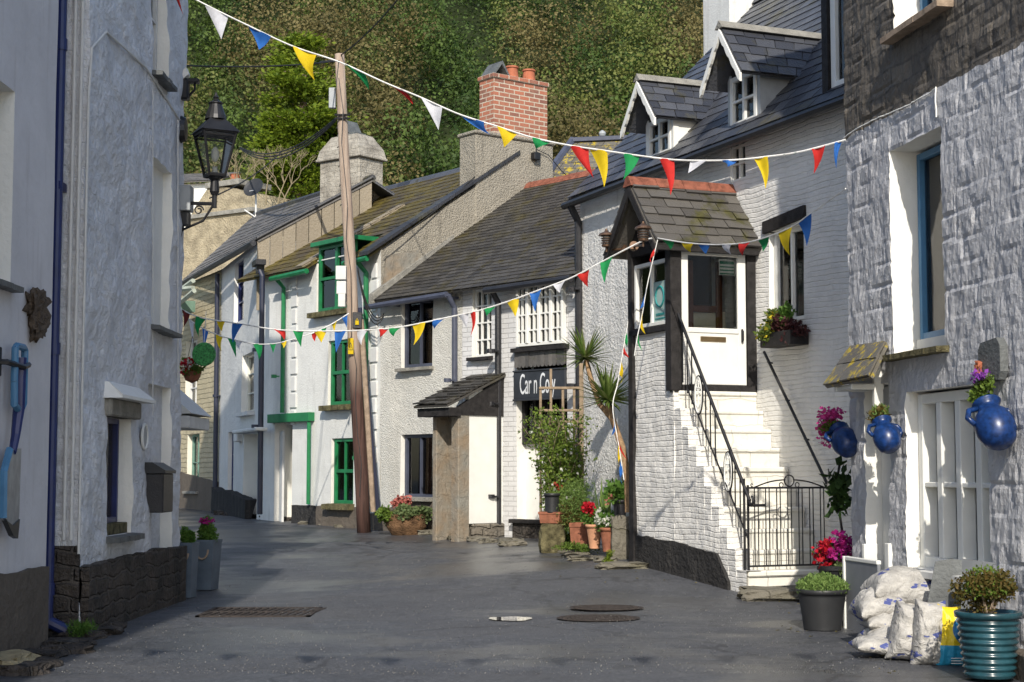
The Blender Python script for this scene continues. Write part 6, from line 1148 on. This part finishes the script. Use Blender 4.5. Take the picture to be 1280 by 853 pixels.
wp_ = thing('trailing_plant', 'dense wiry trailing herb spilling beside the terracotta pots', 'plant', P(722, 655, 21.3)); foliage_plant(wp_, (.0, .05, .26), (.36, .22, .42), 4200, L['heath'], .04, 75, 18, aspect=.22, up=.5); foliage_plant(wp_, (-.05, .05, .15), (.36, .2, .25), 1600, L['brownbush'], .04, 76, 12, aspect=.3)
def pot(px, pyt, pyb, w_, Y, label, mat, kind='round', taper=.72, group='terracotta pots by the shop'):
    q = P(px, pyb, Y); k = Y / 2000; root = thing('plant_pot', label, 'plant pot', q, R(-20), group); h = (pyb - pyt) * k; W = w_ * k / 2
    if kind == 'round': pot_round(q, W * taper, W * .94, h, None).build('pot', mat, root, smooth=True)
    else:
        mb = MB(); f = lambda w_, d_, z: [(-w_, -d_, z), (w_, -d_, z), (w_, d_, z), (-w_, d_, z)]; D_ = .12
        rs = f(W * .88, D_ * .85, 0) + f(W * .97, D_, h * .8) + f(W * 1.02, D_ * 1.08, h * .82) + f(W * 1.02, D_ * 1.08, h) + f(W * .93, D_ * .93, h) + f(W * .9, D_ * .9, h * .85)
        mb.add(rs, [(3, 2, 1, 0)] + [(i * 4 + j, i * 4 + (j + 1) % 4, i * 4 + 4 + (j + 1) % 4, i * 4 + 4 + j) for i in range(5) for j in range(4)] + [(20, 21, 22, 23)]); mb.build('pot', mat, root)
    return root, h, W
sb_ = thing('stone_block', 'squared mossy stone pedestal under the terracotta trough', 'stone block', P(690, 690, 21.4)); mb = MB(); rock(mb, (0, 0, .17), (.33, .3, .42), 81, 6, .06); mb.build('stone', M['moss_stone'], sb_)
pot(690, 640, 654, 28, 21.4, 'terracotta window trough on the stone pedestal', M['terracotta'], 'box')
r_, h, W = pot(690, 617, 641, 19, 21.35, 'dark grey round pot standing in the terracotta trough', M['darkgrey'], taper=.9, group=None)
pot(727, 654, 682, 24, 21.0, 'squat square terracotta pot behind the tall one', M['terracotta'], 'box')
r_, h, W = pot(743, 656, 686, 21, 20.5, 'tall pale terracotta pot with red and white flowers', plain('pale_terracotta', (.52, .27, .16), .8, .2, var=.2), taper=.6); foliage_plant(r_, (0, 0, h + .1), (.2, .16, .16), 700, L['mid'], .045, 82); leaves('flowers', L['redp'], blob(170, (-.05, -.06, h + .2), (.13, .1, .13), 83, 8), .042, r_, .9, 83); leaves('flowers', L['whitep'], blob(110, (.1, -.06, h + .1), (.1, .08, .13), 84, 8), .04, r_, .9, 84)
r_, h, W = pot(759, 660, 690, 18, 20.2, 'smaller reddish terracotta pot with leafy green plant', M['terracotta'], taper=.6); foliage_plant(r_, (0.02, 0, h + .08), (.17, .14, .16), 800, L['mid'], .05, 85); leaves('flowers', L['whitep'], blob(60, (-.02, -.08, h + .08), (.12, .06, .12), 86, 8), .04, r_, .9, 86)
sw_ = thing('sword_plant', 'upright clump of broad sword-shaped leaves behind the flower pots', 'plant', P(752, 655, 20.7)); mb = MB()
def blade(mb, base, d, l, w_, droop=.3, segs=6):
    d = Vector(d).normalized(); sd = d.cross(Vector((0, 0, 1))); sd = sd.normalized() if sd.length > .05 else Vector((1, 0, 0)); p = Vector(base); o = len(mb.v); vs = []
    for i in range(segs + 1):
        t = i / segs; ww = w_ * math.sin(math.pi * min(.97, .12 + .85 * t)) * (1 - t * .55) ; up2 = sd.cross(d).normalized(); vs += [p - sd * ww, p + up2 * ww * .35 * -1, p + sd * ww]; p = p + d * l / segs; d = (d + Vector((0, 0, -droop * t / segs * 2.4))).normalized()
    mb.add(vs, [(i * 3 + j, i * 3 + j + 1, i * 3 + 4 + j, i * 3 + 3 + j) for i in range(segs) for j in (0, 1)])
for i in range(16): blade(mb, (rng.uniform(-.05, .1), rng.uniform(-.03, .03), 0), (rng.uniform(-.22, .12), rng.uniform(-.1, .05), 1), rng.uniform(.4, .62), .025, .15)
mb.build('foliage', L['heath'], sw_)
r_, h, W = pot(775, 625, 650, 18, 20.1, 'dark pot with leafy green plant on the stone pillar', M['black'], group=None); foliage_plant(r_, (-.03, 0, h + .1), (.2, .16, .2), 900, L['mid'], .06, 87); leaves('flowers', L['salmon'], blob(30, (-.1, -.1, h + .0), (.1, .06, .06), 88, 8), .04, r_, .9, 88)
sb_ = thing('stone_pillar', 'rough stone pillar beside the black post, with a pot on top', 'stone pillar', P(775, 702, 20.1)); mb = MB(); rock(mb, (0, 0, .25), (.22, .22, .62), 91, 6, .08); mb.build('stone', LG, sb_)
ms = thing('moss_clump', 'bright green moss clump at the foot of the stone pillar', 'moss', P(764, 706, 19.4)); foliage_plant(ms, (0, 0, .06), (.10, .1, .11), 900, L['bright'], .02, 92, 6)
# cabbage palm with two heads
cp_ = thing('cabbage_palm', 'two-headed cabbage palm leaning out beside the black drainpipe', 'palm', P(785, 600, 20.0)); k = 20 / 2000; X = lambda x: (x - 785) * k; Zz = lambda y: (600 - y) * k
mb = MB(); mb.tube([(X(787), 0, Zz(640)), (X(785), 0, Zz(600)), (X(778), 0, Zz(560)), (X(768), 0, Zz(530)), (X(760), 0, Zz(508))], [.06, .05, .045, .04, .04], 10); mb.tube([(X(766), 0, Zz(524)), (X(750), .05, Zz(505)), (X(740), .08, Zz(475)), (X(734), .1, Zz(450))], [.04, .035, .032, .03], 8); mb.build('trunk', plain('palm_trunk', (.36, .24, .14), .9, .1, var=.35, nscale=20, bump=.01), cp_)
for (hx, hy, hyy, l, n, w_) in ((760, 500, 0, .54, 105, .017), (733, 447, .1, .46, 90, .013)):
    mb = MB()
    for i in range(n): a = rng.uniform(0, 6.28); e = rng.uniform(-.35, 1.25) ; blade(mb, (X(hx), hyy, Zz(hy)), (math.cos(a) * math.cos(e), math.sin(a) * math.cos(e), math.sin(e)), l * rng.uniform(.75, 1.1), w_ * 1.5, .35, 5)
    mb.build('leaf_head', L['palm'], cp_)
# stone trough
q = P(508, 665, 25.5); k = q.y / 2000; tg = thing('stone_trough', 'round mossy stone trough with pale succulents and red sedum before white cottage', 'planter', (q.x, q.y, gz(q.x, q.y) - .01)); mb = MB(); mb.lathe([(0, 0), (18 * k, 0), (25 * k, 10 * k), (28 * k, 24 * k), (29 * k, 26 * k), (26 * k, 26 * k), (24 * k, 20 * k), (0, 20 * k)], n=30, M_=Matrix.Diagonal((1, .7, 1, 1)), closed=False); mb.build('trough', plain('rusty_stone', (.13, .075, .04), .9, .2, var=.6, nscale=8, bump=.03), tg)
foliage_plant(tg, (7 * k, -.1, 25 * k), (27 * k, .24, 15 * k), 2600, L['sedum'], .06, 93, 16, aspect=.8); foliage_plant(tg, (-22 * k, -.05, 24 * k), (17 * k, .2, 15 * k), 900, L['lime'], .06, 94, 10, aspect=.7); leaves('flowers', L['salmon'], blob(420, (-5 * k, -.02, 40 * k), (17 * k, .14, 9 * k), 95, 10), .045, tg, .9, 95)
q = ground(466, 655); wd = thing('weeds', 'small leafy weeds growing at the foot of the utility pole', 'weeds', q); foliage_plant(wd, (.02, .1, .2), (.12, .1, .28), 350, L['mid'], .07, 96, 8)
gr = thing('weeds', 'low grass tuft at the foot of the blue drainpipe', 'weeds', (-3.52, 13.3, .26)); foliage_plant(gr, (0, 0, .02), (.16, .16, .07), 500, L['mid'], .05, 97, 8, aspect=.15, up=1)
gr = thing('weeds', 'small green weeds in the joint of the rocky kerb', 'weeds', P(715, 690, 20.6)); foliage_plant(gr, (0, 0, .04), (.4, .16, .08), 900, L['lime'], .035, 98, 10, aspect=.4, up=.5)

# ---- in the road
def flat_disc(name, label, px, py, wpx, hpx, rough_mat, bars, kind='round'):
    a = ground(px, py - hpx / 2); b = ground(px, py + hpx / 2); c = ground(px, py); W = wpx * c.y / 2000 / 2; D_ = max(.2, (a.y - b.y) / 2); root = thing(name, label, 'drain cover', (c.x, c.y, gz(c.x, c.y) + .004)); mb = MB()
    slope = (gz(c.x, c.y + .5) - gz(c.x, c.y - .5)); f = lambda x, y, z: (x, y, z + slope * y)
    if kind == 'round':
        n = 40; ring = [(math.cos(2 * math.pi * i / n), math.sin(2 * math.pi * i / n)) for i in range(n)]; vs = [f(x * W, y * D_, .006) for x, y in ring] + [f(x * W * .93, y * D_ * .93, .006) for x, y in ring] + [f(x * W * .9, y * D_ * .9, -.0) for x, y in ring]; mb.add(vs, [(i, (i + 1) % n, n + (i + 1) % n, n + i) for i in range(n)] + [(n + i, n + (i + 1) % n, 2 * n + (i + 1) % n, 2 * n + i) for i in range(n)] + [tuple(range(2 * n, 3 * n))])
        for i in range(-9, 10):
            for j in range(-7, 8):
                x, y = i / 10, j / 8
                if x * x + y * y < .72: mb.box(x * W - .018, x * W + .018, y * D_ - .012, y * D_ + .012, slope * y * D_ - .001, slope * y * D_ + .009)
        mb.build('cover', rough_mat, root)
    else:
        vs = [f(-W, -D_, 0), f(W, -D_, 0), f(W, D_, 0), f(-W, D_, 0)]; mb.add(vs, [(0, 1, 2, 3)]); mb.build('pit', M['soil'], root); mb = MB()
        for (x0, x1, y0, y1) in ((-W, W, -D_, -D_ + .05), (-W, W, D_ - .05, D_), (-W, -W + .04, -D_, D_), (W - .04, W, -D_, D_), (-W, W, -.02, .02)): mb.box(x0, x1, y0, y1, .002, .016)
        for i in range(bars): x = -W + 2 * W * (i + .5) / bars; mb.add([(x - .035, -D_ + .04, .003), (x + .0, -D_ + .04, .003), (x + .09, D_ - .04, .003), (x + .05, D_ - .04, .003), (x - .035, -D_ + .04, .014), (x, -D_ + .04, .014), (x + .09, D_ - .04, .014), (x + .05, D_ - .04, .014)], [(0, 3, 2, 1), (4, 5, 6, 7), (0, 1, 5, 4), (1, 2, 6, 5), (2, 3, 7, 6), (3, 0, 4, 7)])
        mb.build('grating', rough_mat, root)
flat_disc('drain_grate', 'long rusty reddish drain grating in the road at the left', 326, 767, 138, 11, M['rust'], 15, 'sq')
flat_disc('manhole_cover', 'farther of two oval rusty manhole covers in the road', 758, 761, 92, 7, M['rust'], 0)
flat_disc('manhole_cover', 'nearer of two rusty manhole covers in the road', 748, 774, 104, 9, M['rust'], 0)
c = ground(638, 775); mb = MB(); n = 40; sl0 = gz(c.x, c.y + .5) - gz(c.x, c.y - .5)
vs = []
for i in range(n): t = 2 * math.pi * i / n; r = 1 + .35 * noise.noise(Vector((math.cos(t) * 1.5, math.sin(t) * 1.5, 3))); x = c.x + .21 * r * math.cos(t); y = c.y + .17 * r * math.sin(t); vs.append((x, y, gz(c.x, c.y) + sl0 * (y - c.y) + .012))
mb.add(vs, [tuple(range(n))]); o = mb.build('puddle', M['puddle']); tag(o, 'small bright puddle in the middle of the road', 'puddle')
g_ = np.random.default_rng(9); mbx = MB()
for i in range(46):
    px_, py_ = [(g_.uniform(640, 900), g_.uniform(690, 735)), (g_.uniform(1060, 1200), g_.uniform(800, 846)), (g_.uniform(950, 1080), g_.uniform(755, 800))][i % 3]; q = ground(px_, py_); a = g_.uniform(0, 6.28); r = g_.uniform(.012, .03); mbx.add([(q.x + r * math.cos(a), q.y + r * math.sin(a), q.z + .02), (q.x + r * math.cos(a + 1.6) * .6, q.y + r * math.sin(a + 1.6) * .6, q.z + .026), (q.x - r * math.cos(a), q.y - r * math.sin(a), q.z + .02), (q.x - r * math.cos(a + 1.6) * .6, q.y - r * math.sin(a + 1.6) * .6, q.z + .03)], [(0, 1, 2, 3)])
o = mbx.build('fallen_leaves', L['hill2']); tag(o, 'scattered fallen leaves and petals along the road edges', kind='stuff')

# ---- bunting
def bunting(label, pts, flags, Yf, r=.010, vertical=False, grow=1):
    """pts: photograph points of the cord, Yf(px, py) its distance; flags: (a, b, tip x, tip y, colour) along the cord"""
    W = [P(x, y, Yf(x, y)) for x, y in pts]; C = []
    for i in range(len(W) - 1):
        p0, p1, p2, p3 = W[max(0, i - 1)], W[i], W[i + 1], W[min(len(W) - 1, i + 2)]
        for j in range(8):
            t = j / 8; C.append(.5 * ((2 * p1) + (p2 - p0) * t + (2 * p0 - 5 * p1 + 4 * p2 - p3) * t * t + (3 * p1 - p0 - 3 * p2 + p3) * t ** 3))
    C.append(W[-1]); o = W[len(W) // 2].copy(); root = thing('bunting', label, 'bunting', o); mb = MB(); mb.tube([c - o for c in C], r, 5); mb.build('cord', M['ropewhite'], root); key = [px_of(c)[1 if vertical else 0] for c in C]
    def at(v):
        for i in range(len(C) - 1):
            a, b = key[i], key[i + 1]
            if min(a, b) <= v <= max(a, b) and a != b: return C[i].lerp(C[i + 1], (v - a) / (b - a))
        return min(zip(key, C), key=lambda q: abs(q[0] - v))[1]
    for i, (a, b, tx, ty, c_) in enumerate(flags):
        if grow != 1: mx = (a + b) / 2; hw = (b - a) / 2 * (1 + (grow - 1) * .5); a, b = mx - hw, mx + hw; ty += (grow - 1) * 18
        A, B_ = at(a), at(b); m = (A + B_) / 2; g = random.Random(i * 7 + int(a)); T = P(tx, ty, m.y + g.uniform(-.05, .05)); n = 7; vs = []; bl = g.uniform(-.05, .05); ph = g.uniform(0, 6)
        for u_ in range(n + 1):
            for v_ in range(n + 1 - 0):
                s_ = u_ / n; e = v_ / n; L0 = A.lerp(T, s_); R0 = B_.lerp(T, s_); p = L0.lerp(R0, e); p.y += .03 * math.sin(s_ * 3 + ph) * s_ + .018 * math.sin(e * 5 + ph) * (1 - s_) ; p.x += bl * math.sin(s_ * math.pi) * .6; vs.append(p - o)
        fs = [(u_ * (n + 1) + v_, u_ * (n + 1) + v_ + 1, (u_ + 1) * (n + 1) + v_ + 1, (u_ + 1) * (n + 1) + v_) for u_ in range(n) for v_ in range(n)]
        MB().add(vs, fs).build('pennant', M['f_' + c_], root, smooth=True)
lin = lambda x0, y0, x1, y1: (lambda px, py: y0 + (y1 - y0) * (px - x0) / (x1 - x0))
S1 = [(205, -22), (255, 5), (310, 32), (366, 58), (425, 78), (480, 103), (526, 122), (574, 143), (621, 158), (665, 172), (712, 182), (759, 189), (800, 195), (843, 200), (883, 201), (921, 200), (959, 196), (1000, 190), (1057, 175)]
bunting('long bunting of coloured pennants crossing the whole street high up', S1, [(214, 222, 230, 20, 'red'), (255, 285, 277, 50, 'white'), (309, 339, 324, 63, 'blue'), (366, 396, 393, 100, 'yellow'), (431, 455, 461, 112, 'green'), (480, 503, 516, 130, 'red'), (526, 553, 548, 162, 'white'), (574, 605, 613, 169, 'blue'), (621, 647, 630, 184, 'yellow'), (665, 690, 670, 186, 'green'), (712, 736, 742, 223, 'red'), (737, 759, 755, 235, 'yellow'), (779, 800, 779, 225, 'green'), (824, 843, 838, 245, 'red'), (863, 883, 860, 217, 'white'), (900, 921, 909, 209, 'blue'), (942, 959, 957, 236, 'yellow'), (978, 996, 996, 192, 'green'), (1014, 1031, 1018, 217, 'red'), (1043, 1053, 1046, 211, 'blue')], lin(205, 16.6, 1057, 13.35), .008)
S2 = [(822, 298), (860, 304), (900, 306), (940, 302), (985, 286), (1012, 268), (1057, 236)]
bunting('short bunting from the porch corner to the stone house', S2, [(828, 842, 838, 307, 'green'), (853, 866, 864, 311, 'yellow'), (874, 887, 882, 313, 'blue'), (903, 914, 914, 314, 'white'), (924, 937, 929, 314, 'red'), (948, 960, 953, 310, 'green'), (974, 989, 987, 314, 'yellow'), (999, 1013, 1008, 303, 'blue')], lin(822, 17.9, 1057, 13.4), .007, grow=1.3)
S3 = [(222, 384), (250, 397), (300, 405), (344, 412), (383, 414), (430, 414), (470, 412), (494, 410), (522, 405), (560, 397), (600, 388), (641, 375), (668, 365), (715, 347), (757, 325), (800, 303), (815, 298)]
bunting('low bunting sagging from the porch across to the far left houses', S3, [(228, 237, 229, 405, 'maroon'), (246, 257, 248, 417, 'green'), (271, 281, 278, 411, 'yellow'), (291, 303, 291, 425, 'blue'), (343, 355, 355, 421, 'red'), (367, 379, 376, 430, 'green'), (393, 407, 402, 425, 'yellow'), (419, 432, 420, 437, 'blue'), (447, 459, 452, 428, 'white'), (474, 485, 475, 418, 'red'), (487, 501, 492, 417, 'green'), (516, 531, 517, 428, 'yellow'), (542, 556, 543, 407, 'blue'), (573, 585, 583, 406, 'white'), (588, 594, 588, 417, 'red'), (606, 620, 608, 391, 'green'), (634, 648, 644, 393, 'yellow'), (663, 676, 669, 386, 'blue'), (692, 706, 700, 362, 'white'), (722, 736, 735, 355, 'red'), (751, 765, 756, 350, 'green')], lin(222, 21.5, 815, 18.1), .009, grow=1.22)
S4 = [(222, 388), (240, 402), (256, 412), (275, 420), (290, 424), (318, 430), (340, 430), (356, 427), (380, 420), (395, 415), (415, 405), (436, 392)]
bunting('lowest bunting strung between the cream house and the utility pole', S4, [(236, 242, 241, 427, 'white'), (253, 260, 255, 433, 'blue'), (270, 278, 277, 436, 'yellow'), (285, 294, 295, 444, 'green'), (294, 303, 300, 434, 'white'), (316, 327, 324, 447, 'green'), (338, 345, 341, 438, 'green'), (351, 358, 354, 432, 'yellow'), (390, 399, 394, 424, 'red'), (402, 408, 405, 416, 'green'), (415, 421, 418, 411, 'yellow'), (428, 434, 433, 406, 'blue')], lin(222, 23, 436, 25.6), .009, grow=1.2)
S5 = [(822, 300), (815, 330), (808, 362), (803, 392), (797, 420), (793, 445)]
bunting('limp bunting hanging straight down from the porch corner', S5, [(309, 321, 814, 329, 'red'), (360, 383, 800, 386, 'blue'), (388, 404, 807, 418, 'yellow'), (408, 420, 803, 439, 'green')], lambda x, y: 17.85, .006, True)
S6 = [(797, 340), (789, 380), (782, 420), (776, 455), (772, 480), (766, 510), (774, 560), (780, 600)]
bunting('limp bunting draped from the porch down over the cabbage palm', S6, [(381, 396, 792, 402, 'maroon'), (413, 428, 783, 438, 'green'), (431, 441, 787, 448, 'red'), (451, 468, 776, 480, 'yellow'), (520, 535, 764, 545, 'blue'), (545, 560, 784, 575, 'red'), (556, 572, 776, 588, 'yellow'), (575, 592, 778, 606, 'blue')], lambda x, y: 19.3, .007, True)

# the next string of pennants over the street, above and behind the frame: it throws the row of small shadows on the road
def overhead_bunting(Yb, zc, x0, x1):
    root = thing('bunting', 'string of pennants across the street over the camera, outside the frame', 'bunting', (0, Yb, zc)); mb = MB(); f = lambda x: -.5 + .5 * (x / 3.4) ** 2
    mb.tube([(x, 0, f(x)) for x in [x0 + (x1 - x0) * i / 20 for i in range(21)]], .008, 5); mb.build('cord', M['ropewhite'], root)
    for i in range(9):
        x = x0 + .5 + i * .62; MB().add([(x - .11, 0, f(x - .11)), (x + .11, 0, f(x + .11)), (x + .02, .06, f(x) - .36)], [(0, 1, 2)]).build('pennant', M['f_' + ['red', 'blue', 'yellow', 'green', 'white'][i % 5]], root)
overhead_bunting(4.2, 6.2, -3.4, 3.3)

g_ = np.random.default_rng(31); gp = []
while len(gp) < 7000:
    y = 11.2 + 13 * g_.random() ** 1.7; x = g_.uniform(-.32 * y, .24 * y)
    if x > -3.5: gp.append((x, y, gz(x, y) + .012 + .012 * noise.noise(Vector((x * .5, y * .4, 0)))))
grit = leaves('road_grit', plain('pale_grit', (.13, .128, .122), .9, .2, var=.5, nscale=40), gp, .0085, None, .9, 31, jit=.6); tag(grit, 'fine pale grit scattered over the asphalt', kind='stuff')
